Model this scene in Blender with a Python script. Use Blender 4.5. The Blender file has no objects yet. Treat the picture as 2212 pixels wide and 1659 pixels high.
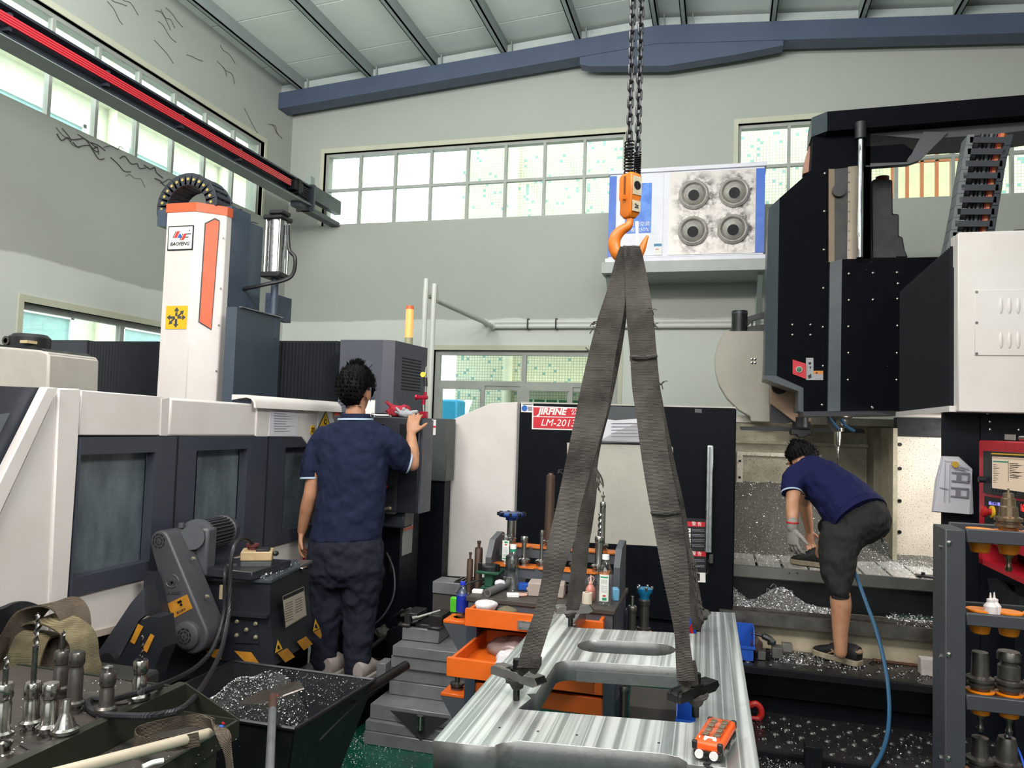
import bpy, bmesh, math, random
from mathutils import Vector, Matrix, noise
random.seed(7)
SC = bpy.context.scene
COL = SC.collection
V = Vector

# ---------------------------------------------------------------- camera
FPX = 1647.0                       # focal length in pixels of a 2212 x 1659 frame
yaw, pitch, roll = (math.radians(a) for a in (15.5, 3.09, 1.86))
cam_f = V((-math.sin(yaw)*math.cos(pitch), math.cos(yaw)*math.cos(pitch), math.sin(pitch)))
r0 = V((math.cos(yaw), math.sin(yaw), 0)); u0 = r0.cross(cam_f)
cam_r = math.cos(roll)*r0 + math.sin(roll)*u0
cam_u = -math.sin(roll)*r0 + math.cos(roll)*u0
CAMO = V((0, 0, 1.65))
cd = bpy.data.cameras.new('camera'); cam = bpy.data.objects.new('camera', cd); COL.objects.link(cam)
cd.sensor_fit = 'HORIZONTAL'; cd.sensor_width = 36; cd.lens = 36*FPX/2212; cd.clip_start = .05; cd.clip_end = 200
m = Matrix.Identity(4)
for i in range(3):
    m[i][0] = cam_r[i]; m[i][1] = cam_u[i]; m[i][2] = -cam_f[i]; m[i][3] = CAMO[i]
cam.matrix_world = m
SC.camera = cam

def at(px, py, X=None, Y=None, Z=None):
    """the point where the sight line of a photo pixel meets the plane X=, Y= or Z="""
    d = cam_f + (px-1106)/FPX*cam_r - (py-829.5)/FPX*cam_u
    t = (X-CAMO.x)/d.x if X is not None else (Y-CAMO.y)/d.y if Y is not None else (Z-CAMO.z)/d.z
    return CAMO + t*d

# ---------------------------------------------------------------- light
SC.view_settings.view_transform = 'Standard'; SC.view_settings.look = 'None'
SC.view_settings.gamma = 1; SC.view_settings.exposure = 0.18; SC.view_settings.use_curve_mapping = False
w = bpy.data.worlds.new('overcast_sky'); SC.world = w; w.use_nodes = True
bg = w.node_tree.nodes['Background']; bg.inputs[0].default_value = (.93, .98, 1, 1); bg.inputs[1].default_value = 5.2
def area(name, loc, tgt, sx, sy, power, col=(1, 1, 1)):
    l = bpy.data.lights.new(name, 'AREA'); l.shape = 'RECTANGLE'; l.size = sx; l.size_y = sy; l.energy = power; l.color = col
    o = bpy.data.objects.new(name, l); COL.objects.link(o); o.location = loc
    o.rotation_euler = (V(tgt)-V(loc)).to_track_quat('-Z', 'Y').to_euler(); return o
# unseen lamps placed under the roof of the bay around the camera
area('unseen_bay_lamp', (-.9, -1.0, 5.3), (-1.0, 4.2, .8), 2.4, .8, 205, (1, .95, .90))
area('unseen_bay_lamp', (-3.4, .6, 5.3), (-2.0, 5, 1), 1.6, .8, 130, (1, .96, .92))
area('unseen_bay_lamp', (3.6, 1.5, 5.4), (.4, 5.5, 1), 1.6, .8, 8, (1, .95, .90))
lp_ = area('unseen_bay_lamp', (2.4, -.4, 4.4), (-2.5, 3.0, 1.3), 1.6, .8, 48, (1, .96, .93)); lp_.data.spread = math.radians(95)  # unseen lamp added to brighten the white panels of the left machine
# unseen fill light added behind the camera, before a closed front wall
area('unseen_rear_fill', (0, -5.2, 3.2), (0, 4, 1.8), 8, 4.2, 120, (.95, 1, .98))

# ---------------------------------------------------------------- materials
# unseen area light added behind the camera to brighten roof and upper walls
area('rear_roof_fill', (.2, -5.4, 4.6), (-.8, 4.5, 7.6), 10, 1.4, 110, (.94, 1, .98))
# unseen light added out of view, shining up to brighten the roof panels
area('roof_fill', (-2.2, 3.2, 4.5), (-2.3, 4.2, 6.5), 6, .4, 270, (.95, 1, .98))
def lin(h):
    if not isinstance(h, str): return tuple(h)
    h = h.lstrip('#'); c = [int(h[i:i+2], 16)/255 for i in (0, 2, 4)]
    return tuple(x/12.92 if x <= .04045 else ((x+.055)/1.055)**2.4 for x in c)
MATS = {}
class NT:
    def __init__(s, name):
        s.m = bpy.data.materials.new(name); s.m.use_nodes = True; s.t = s.m.node_tree
        s.b = s.t.nodes['Principled BSDF']; s.out = s.t.nodes['Material Output']
        s.co = None
    def n(s, ty, **k):
        x = s.t.nodes.new(ty)
        for a, b in k.items(): setattr(x, a, b)
        return x
    def l(s, a, b): s.t.links.new(a, b)
    def coord(s, scale=(1, 1, 1)):
        if s.co is None: s.co = s.n('ShaderNodeTexCoord')
        mp = s.n('ShaderNodeMapping'); mp.inputs['Scale'].default_value = scale
        s.l(s.co.outputs['Object'], mp.inputs[0]); return mp.outputs[0]
    def noise(s, scale, sc3=(1, 1, 1), detail=4, rough=.6):
        x = s.n('ShaderNodeTexNoise'); x.inputs['Scale'].default_value = scale
        x.inputs['Detail'].default_value = detail; x.inputs['Roughness'].default_value = rough
        s.l(s.coord(sc3), x.inputs['Vector']); return x.outputs['Fac']
    def ramp(s, fac, a, b, va=0, vb=1):
        x = s.n('ShaderNodeMapRange'); x.inputs[1].default_value = a; x.inputs[2].default_value = b
        x.inputs[3].default_value = va; x.inputs[4].default_value = vb; x.clamp = True
        s.l(fac, x.inputs[0]); return x.outputs[0]
    def mix(s, fac, a, b):
        x = s.n('ShaderNodeMix', data_type='RGBA')
        for sock, v in ((x.inputs[6], a), (x.inputs[7], b)):
            if isinstance(v, tuple): sock.default_value = (*v, 1)
            else: s.l(v, sock)
        if isinstance(fac, (int, float)): x.inputs[0].default_value = fac
        else: s.l(fac, x.inputs[0])
        return x.outputs[2]
    def math(s, op, a, b=0.0):
        x = s.n('ShaderNodeMath', operation=op)
        for i, v in enumerate((a, b)):
            if isinstance(v, (int, float)): x.inputs[i].default_value = v
            else: s.l(v, x.inputs[i])
        return x.outputs[0]
    def bump(s, h, strength=.3, dist=.002):
        x = s.n('ShaderNodeBump'); x.inputs['Strength'].default_value = strength; x.inputs['Distance'].default_value = dist
        s.l(h, x.inputs['Height']); s.l(x.outputs[0], s.b.inputs['Normal'])
    def fin(s, col=None, rough=None, metal=None):
        for k, v in (('Base Color', col), ('Roughness', rough), ('Metallic', metal)):
            if v is None: continue
            if isinstance(v, tuple): s.b.inputs[k].default_value = (*v, 1)
            elif isinstance(v, (int, float)): s.b.inputs[k].default_value = v
            else: s.l(v, s.b.inputs[k])
        return s.m
def M(name, col, rough=.5, metal=0., var=.12, scale=6., dirt=None, damt=.35, spot=None, sscale=90., sthr=.72, bump=0., bscale=60., spec=None):
    """plain surface with a little tone variation, optional dirt clouds and small spots"""
    if name in MATS: return MATS[name]
    t = NT(name); c = lin(col); d = lin(dirt) if dirt else tuple(x*.55 for x in c)
    k = t.ramp(t.noise(scale), .35, .75, 0, damt if dirt else var*2)
    out = t.mix(k, c, d)
    if spot:
        out = t.mix(t.ramp(t.noise(sscale, detail=2), sthr, sthr+.04), out, lin(spot))
    if bump: t.bump(t.noise(bscale), bump)
    if spec is not None: t.b.inputs['Specular IOR Level'].default_value = spec
    MATS[name] = t.fin(out, t.ramp(t.noise(scale*2.3), .3, .7, max(.02, rough-.07), min(1, rough+.07)), metal)
    return MATS[name]
def emit(name, col, strength):
    if name in MATS: return MATS[name]
    t = NT(name); t.b.inputs['Emission Color'].default_value = (*lin(col), 1); t.b.inputs['Emission Strength'].default_value = strength
    MATS[name] = t.fin(lin(col), .4, 0); return MATS[name]
def glass(name, tint=(.9, 1, .97), refl=.08, rough=.02, dirt=0.):
    """thin sheet of clear plastic or glass: most light passes, a little is mirrored, dust can sit on it"""
    if name in MATS: return MATS[name]
    t = NT(name); t.t.nodes.remove(t.b)
    tr = t.n('ShaderNodeBsdfTransparent'); tr.inputs[0].default_value = (*tint, 1)
    gl = t.n('ShaderNodeBsdfGlossy'); gl.inputs['Roughness'].default_value = rough
    lw = t.n('ShaderNodeLayerWeight'); lw.inputs[0].default_value = .35
    f = t.math('ADD', t.math('MULTIPLY', lw.outputs['Facing'], .35), refl)
    mx = t.n('ShaderNodeMixShader'); t.l(f, mx.inputs[0]); t.l(tr.outputs[0], mx.inputs[1]); t.l(gl.outputs[0], mx.inputs[2])
    out = mx.outputs[0]
    if dirt:
        df = t.n('ShaderNodeBsdfDiffuse'); df.inputs[0].default_value = (.35, .38, .36, 1)
        tl = t.n('ShaderNodeBsdfTranslucent'); tl.inputs[0].default_value = (.5, .52, .5, 1)
        ad = t.n('ShaderNodeMixShader'); t.l(df.outputs[0], ad.inputs[1]); t.l(tl.outputs[0], ad.inputs[2])
        m2 = t.n('ShaderNodeMixShader'); t.l(t.ramp(t.noise(7), .35, .8, dirt*.3, dirt), m2.inputs[0]); t.l(out, m2.inputs[1]); t.l(ad.outputs[0], m2.inputs[2]); out = m2.outputs[0]
    t.l(out, t.out.inputs[0]); MATS[name] = t.m; return t.m

# ---------------------------------------------------------------- mesh tools
class MB:
    def __init__(s): s.v = []; s.f = []
    def add(s, vs, fs):
        b = len(s.v); s.v += [tuple(x) for x in vs]; s.f += [tuple(i+b for i in f) for f in fs]; return s
    def box(s, x0, x1, y0, y1, z0, z1):
        vs = [(x, y, z) for z in (z0, z1) for y in (y0, y1) for x in (x0, x1)]
        return s.add(vs, [(0, 2, 3, 1), (4, 5, 7, 6), (0, 1, 5, 4), (2, 6, 7, 3), (0, 4, 6, 2), (1, 3, 7, 5)])
    def obox(s, c, size, R=None):
        R = R or Matrix.Identity(3); c = V(c); h = [q/2 for q in size]
        vs = [c + R @ V((x*h[0], y*h[1], z*h[2])) for z in (-1, 1) for y in (-1, 1) for x in (-1, 1)]
        return s.add(vs, [(0, 2, 3, 1), (4, 5, 7, 6), (0, 1, 5, 4), (2, 6, 7, 3), (0, 4, 6, 2), (1, 3, 7, 5)])
    def prism(s, pts, off):
        n = len(pts); pts = [V(p) for p in pts]; off = V(off)
        return s.add(pts+[p+off for p in pts], [tuple(range(n))[::-1], tuple(range(n, 2*n))]+[(i, (i+1) % n, (i+1) % n+n, i+n) for i in range(n)])
    def cyl(s, p0, p1, r0, r1=None, n=14, caps=True):
        r1 = r0 if r1 is None else r1; p0 = V(p0); p1 = V(p1); a = (p1-p0).normalized()
        u = a.orthogonal().normalized(); w_ = a.cross(u); vs = []
        for p, r in ((p0, r0), (p1, r1)):
            vs += [p + r*(math.cos(2*math.pi*i/n)*u + math.sin(2*math.pi*i/n)*w_) for i in range(n)]
        fs = [(i, (i+1) % n, (i+1) % n+n, i+n) for i in range(n)]
        if caps: fs += [tuple(range(n))[::-1], tuple(range(n, 2*n))]
        return s.add(vs, fs)
    def lathe(s, prof, o=(0, 0, 0), n=20, axis=(0, 0, 1)):
        a = V(axis).normalized(); u = a.orthogonal().normalized(); w_ = a.cross(u); o = V(o); vs = []; k = len(prof)
        for r, z in prof:
            vs += [o + a*z + r*(math.cos(2*math.pi*i/n)*u + math.sin(2*math.pi*i/n)*w_) for i in range(n)]
        fs = [(j*n+i, j*n+(i+1) % n, (j+1)*n+(i+1) % n, (j+1)*n+i) for j in range(k-1) for i in range(n)]
        if prof[0][0] > 0: fs.append(tuple(range(n))[::-1])
        if prof[-1][0] > 0: fs.append(tuple(range((k-1)*n, k*n)))
        return s.add(vs, fs)
    def loft(s, rings, n=16, caps=True):
        """rings: (centre, half axis a, half axis b)"""
        vs = []
        for c, a, b in rings:
            c, a, b = V(c), V(a), V(b)
            vs += [c + math.cos(2*math.pi*i/n)*a + math.sin(2*math.pi*i/n)*b for i in range(n)]
        k = len(rings)
        fs = [(j*n+i, j*n+(i+1) % n, (j+1)*n+(i+1) % n, (j+1)*n+i) for j in range(k-1) for i in range(n)]
        if caps: fs += [tuple(range(n))[::-1], tuple(range((k-1)*n, k*n))]
        return s.add(vs, fs)
    def tube(s, pts, r, n=8, flat=1., up=None):
        pts = [V(p) for p in pts]; k = len(pts); rings = []; u = None
        for i, p in enumerate(pts):
            t = (pts[min(i+1, k-1)]-pts[max(i-1, 0)]).normalized()
            if u is None: u = (V(up)-t*V(up).dot(t)).normalized() if up else t.orthogonal().normalized()
            else: u = (u - t*u.dot(t)).normalized()
            ri = r[i] if isinstance(r, (list, tuple)) else r
            rings.append((p, u*ri, t.cross(u)*ri*flat))
        return s.loft(rings, n)
    def strip(s, pts, wid, th):
        """ribbon of webbing through (point, width direction) pairs"""
        k = len(pts); rings = []
        for i, (p, wd) in enumerate(pts):
            p = V(p); t = (V(pts[min(i+1, k-1)][0])-V(pts[max(i-1, 0)][0])).normalized()
            wd = V(wd); wl = wd.length; wd = (wd-t*wd.dot(t)).normalized(); nn = t.cross(wd)
            rings.append((p, wd*wid/2*wl, nn*th/2))
        vs = []
        for c, a, b in rings: vs += [c-a-b, c+a-b, c+a+b, c-a+b]
        fs = [(j*4+i, j*4+(i+1) % 4, (j+1)*4+(i+1) % 4, (j+1)*4+i) for j in range(k-1) for i in range(4)]
        fs += [(3, 2, 1, 0), tuple(range((k-1)*4, k*4))]
        return s.add(vs, fs)
    def ball(s, c, rx, ry=None, rz=None, n=12, m_=8, R=None):
        ry = rx if ry is None else ry; rz = rx if rz is None else rz; R = R or Matrix.Identity(3); c = V(c)
        vs = [c + R @ V((rx*math.sin(math.pi*j/m_)*math.cos(2*math.pi*i/n), ry*math.sin(math.pi*j/m_)*math.sin(2*math.pi*i/n), rz*math.cos(math.pi*j/m_))) for j in range(1, m_) for i in range(n)]
        vs += [c + R @ V((0, 0, rz)), c + R @ V((0, 0, -rz))]; T_ = len(vs)-2
        fs = [(j*n+i, (j+1)*n+i, (j+1)*n+(i+1) % n, j*n+(i+1) % n) for j in range(m_-2) for i in range(n)]
        fs += [(T_, i, (i+1) % n) for i in range(n)] + [(T_+1, (m_-2)*n+(i+1) % n, (m_-2)*n+i) for i in range(n)]
        return s.add(vs, fs)
    def build(s, name, mat, parent=None, bev=0., smooth=35, label=None, kind=None, seg=1, recalc=True):
        off = V((0, 0, 0)); p = parent
        while p is not None: off += p.location; p = p.parent
        me = bpy.data.meshes.new(name)
        me.from_pydata([tuple(V(v)-off) for v in s.v] if parent else s.v, [], s.f)
        if recalc:
            bm = bmesh.new(); bm.from_mesh(me); bmesh.ops.recalc_face_normals(bm, faces=bm.faces); bm.to_mesh(me); bm.free()
        if smooth:
            me.polygons.foreach_set('use_smooth', [True]*len(me.polygons)); me.set_sharp_from_angle(angle=math.radians(smooth))
        me.materials.append(mat); o = bpy.data.objects.new(name, me); COL.objects.link(o)
        if parent: o.parent = parent
        if bev:
            b = o.modifiers.new('edge', 'BEVEL'); b.width = bev; b.segments = seg; b.limit_method = 'ANGLE'; b.angle_limit = math.radians(40)
        if label: o['label'] = label
        if kind: o['kind'] = kind
        return o
def tag(o, label, cat, group=None):
    o['label'] = label; o['category'] = cat
    if group: o['group'] = group
    return o
def thing(name, label, cat, loc=(0, 0, 0), group=None, rot=0):
    o = bpy.data.objects.new(name, None); COL.objects.link(o); o.location = loc; o.rotation_euler = (0, 0, rot); o.empty_display_size = .1
    return tag(o, label, cat, group)
def dup(root, loc, rz=0, label=None, group=None, parent=None, tilt=(0, 0)):
    def cp(o, p):
        c = o.copy(); COL.objects.link(c); c.parent = p
        for ch in o.children: cp(ch, c)
        return c
    r = cp(root, parent); r.location = loc; r.rotation_euler = (tilt[0], tilt[1], rz)
    if label: r['label'] = label
    if group: r['group'] = group
    return r
def structure(o):
    o['kind'] = 'structure'; return o
def empty(name, loc=(0, 0, 0), parent=None):
    o = bpy.data.objects.new(name, None); COL.objects.link(o)
    o.location = loc; o.parent = parent; o.empty_display_size = .1
    return o
def text(s, size, mat, parent, loc, xdir, ydir, name='lettering', shear=0., bold=0., ext=.0006, align='CENTER', space=1.):
    """flat lettering; loc is world, xdir along the line, ydir up the letters"""
    c = bpy.data.curves.new(name, 'FONT'); c.body = s; c.size = size; c.shear = shear; c.offset = bold; c.extrude = ext
    c.align_x = align; c.align_y = 'CENTER'; c.space_character = space; c.resolution_u = 2
    o = bpy.data.objects.new(name, c); COL.objects.link(o)
    dg = bpy.context.evaluated_depsgraph_get(); me = bpy.data.meshes.new_from_object(o.evaluated_get(dg))
    bpy.data.objects.remove(o); me.materials.clear(); me.materials.append(mat)
    o = bpy.data.objects.new(name, me); COL.objects.link(o)
    x = V(xdir).normalized(); y = V(ydir); y = (y-x*y.dot(x)).normalized(); z = x.cross(y)
    off = V((0, 0, 0)); p = parent
    while p is not None: off += p.location; p = p.parent
    mw = Matrix.Identity(4)
    for i in range(3): mw[i][0], mw[i][1], mw[i][2], mw[i][3] = x[i], y[i], z[i], loc[i]-off[i]
    o.parent = parent; o.matrix_local = mw
    return o
def bez(pts, n=8):
    """Catmull-Rom through points"""
    pts = [V(p) for p in pts]; out = []
    for i in range(len(pts)-1):
        p0, p1, p2, p3 = pts[max(i-1, 0)], pts[i], pts[i+1], pts[min(i+2, len(pts)-1)]
        for k in range(n):
            t = k/n; out.append(.5*((2*p1)+(p2-p0)*t+(2*p0-5*p1+4*p2-p3)*t*t+(3*p1-p0-3*p2+p3)*t**3))
    return out+[pts[-1]]
def quads(px, **k): return [at(*p, **k) for p in px]
def rz3(a): return Matrix.Rotation(a, 3, 'Z')
# ---------------------------------------------------------------- shared materials
DARK = M('charcoal_paint', '#3b3f48', .42, spot='#8b8f94', sscale=140, sthr=.76)
BLACKP = M('black_paint', '#101217', .5, spot='#777a7e', sscale=170, sthr=.74, spec=.18)
NAVYBLACK = M('blue_black_paint', '#0c0f17', .5, spot='#666a70', sscale=150, sthr=.77, spec=.18)
WHITEP = M('white_machine_paint', '#d9d3d0', .4, dirt='#b9aca4', damt=.35, scale=3)
GREYP = M('pale_grey_paint', '#b7b1a9', .45, dirt='#8d857b', damt=.4, scale=5)
STEELGREY = M('mid_grey_paint', '#55575b', .45, var=.1)
ORANGEP = M('orange_paint', '#e0661a', .4, dirt='#9c4512', damt=.3, scale=9)
STEEL = M('turned_steel', '#b3afab', .2, 1, var=.04, scale=30)
DSTEEL = M('dark_steel', '#6b6763', .33, .85, var=.2, scale=25)
BLUED = M('black_oxide_steel', '#2b2a2b', .35, .8, var=.15, scale=25)
RUSTY = M('brown_oxide_steel', '#5b4a40', .5, .6, var=.2, scale=14)
ALU = M('aluminium', '#c9ccce', .3, 1, var=.1, scale=12)
CHIPM = M('chip_metal', '#e9ebed', .3, .55, var=.1, scale=50)
RUBBER = M('black_rubber', '#151515', .55, var=.1)
BLACKPL = M('black_plastic', '#1d1e21', .45, var=.1)
REDP = M('red_paint', '#b5162b', .4, var=.1)
YELLOW = M('yellow_print', '#eab41e', .5, var=.08)
WORNYEL = M('worn_yellow_print', '#b97f24', .55, dirt='#6e4c1a', damt=.55, scale=22)
WHITEPR = M('white_print', '#e6e4e2', .55, var=.05)
BLACKPR = M('black_print', '#141416', .6, var=.05)
REDPR = M('red_print', '#c51f2e', .5, var=.05)
BLUEPR = M('blue_print', '#1f5fb4', .5, var=.05)
GREENPR = M('green_print', '#1c8a63', .5, var=.05)
ORPR = M('orange_print', '#e2603a', .45, var=.06)
PAPER = M('paper', '#cfcdd4', .75, var=.06, scale=4)
WHITEPVC = M('white_plastic', '#e2e1dc', .4, dirt='#b9b4a6', damt=.3)
CREAMPL = M('worn_cream_plastic', '#b79f78', .5, dirt='#7a6547', damt=.5, scale=20)
ORPL = M('orange_plastic', '#e07d10', .35, var=.1)
BLUEPL = M('blue_plastic', '#1b4fae', .42, var=.12)
GREENPL = M('lime_plastic', '#4fbf2a', .4)
CLEARPL = glass('clear_plastic', (.93, .96, .97), .12, .05)
WINGLASS = glass('window_glass', (.95, 1, .98), .03, .01)

# loose turnings: thousands of small curled flakes, one heap = one mesh
def flakes(name, n, place, mat=CHIPM, size=(.004, .011), parent=None, label=None, cat='swarf', seed=1):
    rnd = random.Random(seed); vs = []; fs = []
    for i in range(n):
        p, nr = place(rnd); s = rnd.uniform(*size)
        R = Matrix.Rotation(rnd.uniform(0, 6.28), 3, 'Z') @ Matrix.Rotation(rnd.uniform(-1, 1), 3, 'X') @ Matrix.Rotation(rnd.uniform(-.9, .9), 3, 'Y')
        a = V((-s, 0, 0)); b = V((-.2*s, s*.35, s*.45)); c = V((s, .1*s, 0)); d = V((-.1*s, -s*.35, s*.1))
        k = len(vs); vs += [tuple(p+R @ q) for q in (a, b, c, d)]; fs += [(k, k+1, k+3), (k+1, k+2, k+3)]
    mb = MB(); mb.v = vs; mb.f = fs
    o = mb.build(name, mat, parent, smooth=0, kind='stuff', recalc=False)
    if label: tag(o, label, cat)
    return o
# ================================================================ the room
XL, YB, XR, YF, ZT = -5.72, 9.0, 6.4, -6.0, 7.2
RIDX, RIDZ, SLOPE = -.8, 6.3, .075            # top line of the roof beam
def beam_z(x): return RIDZ - SLOPE*abs(x-RIDX)
def wallmat():
    t = NT('two_tone_wall_paint'); g = t.n('ShaderNodeNewGeometry'); sp = t.n('ShaderNodeSeparateXYZ'); t.l(g.outputs['Position'], sp.inputs[0])
    wob = t.math('MULTIPLY', t.noise(1.3), .12)
    k = t.ramp(t.math('ADD', sp.outputs['Z'], wob), 3.0, 3.02)
    up = t.mix(t.ramp(t.noise(.7), .35, .75, 0, .35), lin('#aaada6'), lin('#9a9d97'))
    lo = t.mix(t.ramp(t.noise(1.1), .4, .8, 0, .3), lin('#cdd0ca'), lin('#bdc1ba'))
    c = t.mix(k, lo, up)
    c = t.mix(t.ramp(t.noise(5, (1, 1, .35), detail=6), .7, .8, 0, .35), c, lin('#6b6a63'))
    MATS['wall'] = t.fin(c, .85, 0); return t.m
WALLM = wallmat()
def wall(name, axis, c0, c1, a0, a1, z0, z1, holes, mat=WALLM):
    """slab wall with rectangular openings; axis 'Y' = wall across Y (runs along X)"""
    A = sorted({a0, a1, *[h[0] for h in holes], *[h[1] for h in holes]}); Z = sorted({z0, z1, *[h[2] for h in holes], *[h[3] for h in holes]})
    mb = MB()
    for i in range(len(A)-1):
        for j in range(len(Z)-1):
            ma, mz = (A[i]+A[i+1])/2, (Z[j]+Z[j+1])/2
            if any(h[0] < ma < h[1] and h[2] < mz < h[3] for h in holes): continue
            if axis == 'Y': mb.box(A[i], A[i+1], c0, c1, Z[j], Z[j+1])
            else: mb.box(c0, c1, A[i], A[i+1], Z[j], Z[j+1])
    return structure(mb.build(name, mat, smooth=0))
W2 = (-5.21, -1.18, 4.22, 5.21); W3 = (.12, 4.6, 4.24, 5.21); W4 = (-3.53, -1.2, .85, 2.57)
W1 = (3.16, 8.38, 4.21, 5.16); W5 = (5.07, 8.0, .9, 2.56)
wall('wall_back', 'Y', YB, YB+.24, XL-.24, XR, -.1, ZT, [W2, W3, W4])
wall('wall_left', 'X', XL-.24, XL, YF, YB, -.1, ZT, [W1, W5])
wall('wall_right', 'X', XR, XR+.2, YF, YB+.24, -.1, ZT, [])
wall('wall_front', 'Y', YF-.2, YF, XL-.24, XR+.2, -.1, ZT, [])
# floor: green epoxy with swept-up swarf
t = NT('green_epoxy_floor')
c = t.mix(t.ramp(t.noise(2.2), .35, .75), lin('#0d4f3e'), lin('#0a3b31'))
c = t.mix(t.ramp(t.noise(1.1), .56, .72), c, lin('#2f3533'))
FLOORM = t.fin(c, t.ramp(t.noise(6), .3, .7, .16, .4), 0)
structure(MB().box(XL, XR, YF, YB, -.1, 0).build('floor', FLOORM, smooth=0))

# ---- roof: sandwich panels on purlins on a rafter beam
CEILM = M('roof_panel_steel', '#d3d9d3', .6, var=.12, scale=1.2)
PURLM = M('galvanised_purlin', '#8b9492', .5, .0, var=.15, scale=4)
BEAMM = M('blue_grey_beam_paint', '#465268', .5, var=.15, scale=3)
ceil = structure(empty('ceiling', (0, 0, 6.4)))
def slope_box(mb, x0, x1, y0, y1, off, th):
    for a, b in ((x0, min(x1, RIDX)), (max(x0, RIDX), x1)):
        if b-a < .01: continue
        mb.prism([(a, y0, beam_z(a)+off), (b, y0, beam_z(b)+off), (b, y0, beam_z(b)+off+th), (a, y0, beam_z(a)+off+th)], (0, y1-y0, 0))
    return mb
slope_box(MB(), XL-.2, XR, YF-.2, YB+.2, .20, .05).build('backing', M('joint_shadow', '#1c1e1d', .9), ceil, smooth=0)
ys = [-6+1.02*i for i in range(15)]
for y in ys:
    y1 = min(y+1.0, YB)
    slope_box(MB(), XL, RIDX, y, y1, .16, .04).build('roof_panel', CEILM, ceil, smooth=0)
    slope_box(MB(), RIDX, XR, y, y1, .16, .04).build('roof_panel', CEILM, ceil, smooth=0)
def purl(x):
    z = beam_z(x); mb = MB()
    s_ = 1 if x > 0 else -1
    for a, b, c, d in ((-.008, .008, 0, .16), (-.008, .06, 0, .012), (.05, .06, 0, .03)): mb.box(min(x+a*s_, x+b*s_), max(x+a*s_, x+b*s_), YF, YB, z+c, z+d)
    mb.build('purlin', PURLM, ceil, smooth=0)
    MB().box(x+.06, x+.075, 8.66, 8.84, z, z+.14).build('cleat', PURLM, ceil, smooth=0)
for px, py in ((661, 190), (808, 179), (947, 152), (1097, 125), (1256, 94), (1423, 66), (1484, 60), (1663, 57), (1854, 53), (2057, 48)):
    purl(at(px, py, Y=8.75).x)
for x in (3.7, 4.6, 5.5): purl(x)
b = slope_box(MB(), XL, XR, 8.64, 8.86, -.215, .215); b.build('rafter_beam', BEAMM, ceil, smooth=0)
hz = [at(*p, Y=8.65) for p in ((1252, 139), (1275, 143), (1440, 142), (1600, 116), (1692, 98))]
MB().prism(hz+[V((hz[-1].x, 8.65, beam_z(hz[-1].x)-.2)), V((RIDX, 8.65, RIDZ-.2)), V((hz[0].x, 8.65, beam_z(hz[0].x)-.2))], (0, .16, 0)).build('haunch', BEAMM, ceil, smooth=0)
slope_box(MB(), XL, XR, 8.70, 8.74, .0, .12).build('flashing', M('bright_flashing', '#a9b0ad', .5), ceil, smooth=0)

# ---- windows
FRAMEM = M('old_white_frame', '#a9aca6', .5, dirt='#7f807a', damt=.4, scale=4)
SILLM = M('plaster_reveal', '#c3c2ae', .8, var=.12, scale=3)
DUSTY = glass('dusty_window_glass', (.95, 1, .97), .03, .02, dirt=.16)
def window(name, axis, c, rect, cols, rows, sub=None, bw=.035, gm=WINGLASS):
    a0, a1, z0, z1 = rect; root = structure(empty(name, ((a0+a1)/2, c, z0) if axis == 'Y' else (c, (a0+a1)/2, z0)))
    def bx(mb, p0, p1, d0, d1, q0, q1):
        return mb.box(p0, p1, c+d0, c+d1, q0, q1) if axis == 'Y' else mb.box(c-d1, c-d0, p0, p1, q0, q1)
    f = MB()
    for q in ((a0, a0+bw, z0+bw, z1-bw), (a1-bw, a1, z0+bw, z1-bw), (a0, a1, z0, z0+bw), (a0, a1, z1-bw, z1)): bx(f, q[0], q[1], .06, .12, q[2], q[3])
    f.build('frame', FRAMEM, root, smooth=0)
    rv = MB()
    for q in ((a0-.05, a0, z0, z1), (a1, a1+.05, z0, z1), (a0-.05, a1+.05, z1, z1+.06)): bx(rv, q[0], q[1], -.012, .05, q[2], q[3])
    rv.build('reveal', SILLM, root, smooth=0)
    for x in cols[1:-1]:
        bx(MB(), x-bw/2, x+bw/2, .06, .115, z0+bw, z1-bw).build('mullion', FRAMEM, root, smooth=0)
    for z in rows[1:-1]:
        bx(MB(), a0+bw, a1-bw, .065, .112, z-bw/2, z+bw/2).build('transom', FRAMEM, root, smooth=0)
    for i in range(len(cols)-1):
        for j in range(len(rows)-1):
            bx(MB(), cols[i]+bw/2, cols[i+1]-bw/2, .085, .089, rows[j]+bw/2, rows[j+1]-bw/2).build('pane', gm, root, smooth=0)
    return root, bx
def even(a, b, n): return [a+(b-a)*i/n for i in range(n+1)]
window('window_1', 'X', XL, W1, even(3.16, 8.38, 10), [4.21, 4.69, 5.16], gm=DUSTY)
window('window_2', 'Y', YB, W2, even(-5.21, -1.18, 8), [4.22, 4.72, 5.21])
window('window_3', 'Y', YB, W3, even(.12, 4.6, 8), [4.24, 4.72, 5.21])
w4, bx = window('window_4', 'Y', YB, W4, [-3.53, -2.37, -1.2], [.85, 2.16, 2.57], bw=.06)
for k, (a, b) in enumerate(((-3.47, -2.86), (-2.93, -2.40), (-2.34, -1.75), (-1.82, -1.23))):
    f = MB(); d = .09 if k % 2 else .062
    for q in ((a, a+.05, .95, 2.08), (b-.05, b, .95, 2.08), (a, b, .9, .95), (a, b, 2.08, 2.13)): bx(f, q[0], q[1], d-.012, d+.012, q[2], q[3])
    f.build('sash', FRAMEM, w4, smooth=0)
window('window_5', 'X', XL, W5, [5.07, 6.25, 7.2, 8.0], [.9, 2.56], gm=DUSTY, bw=.05)

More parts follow.
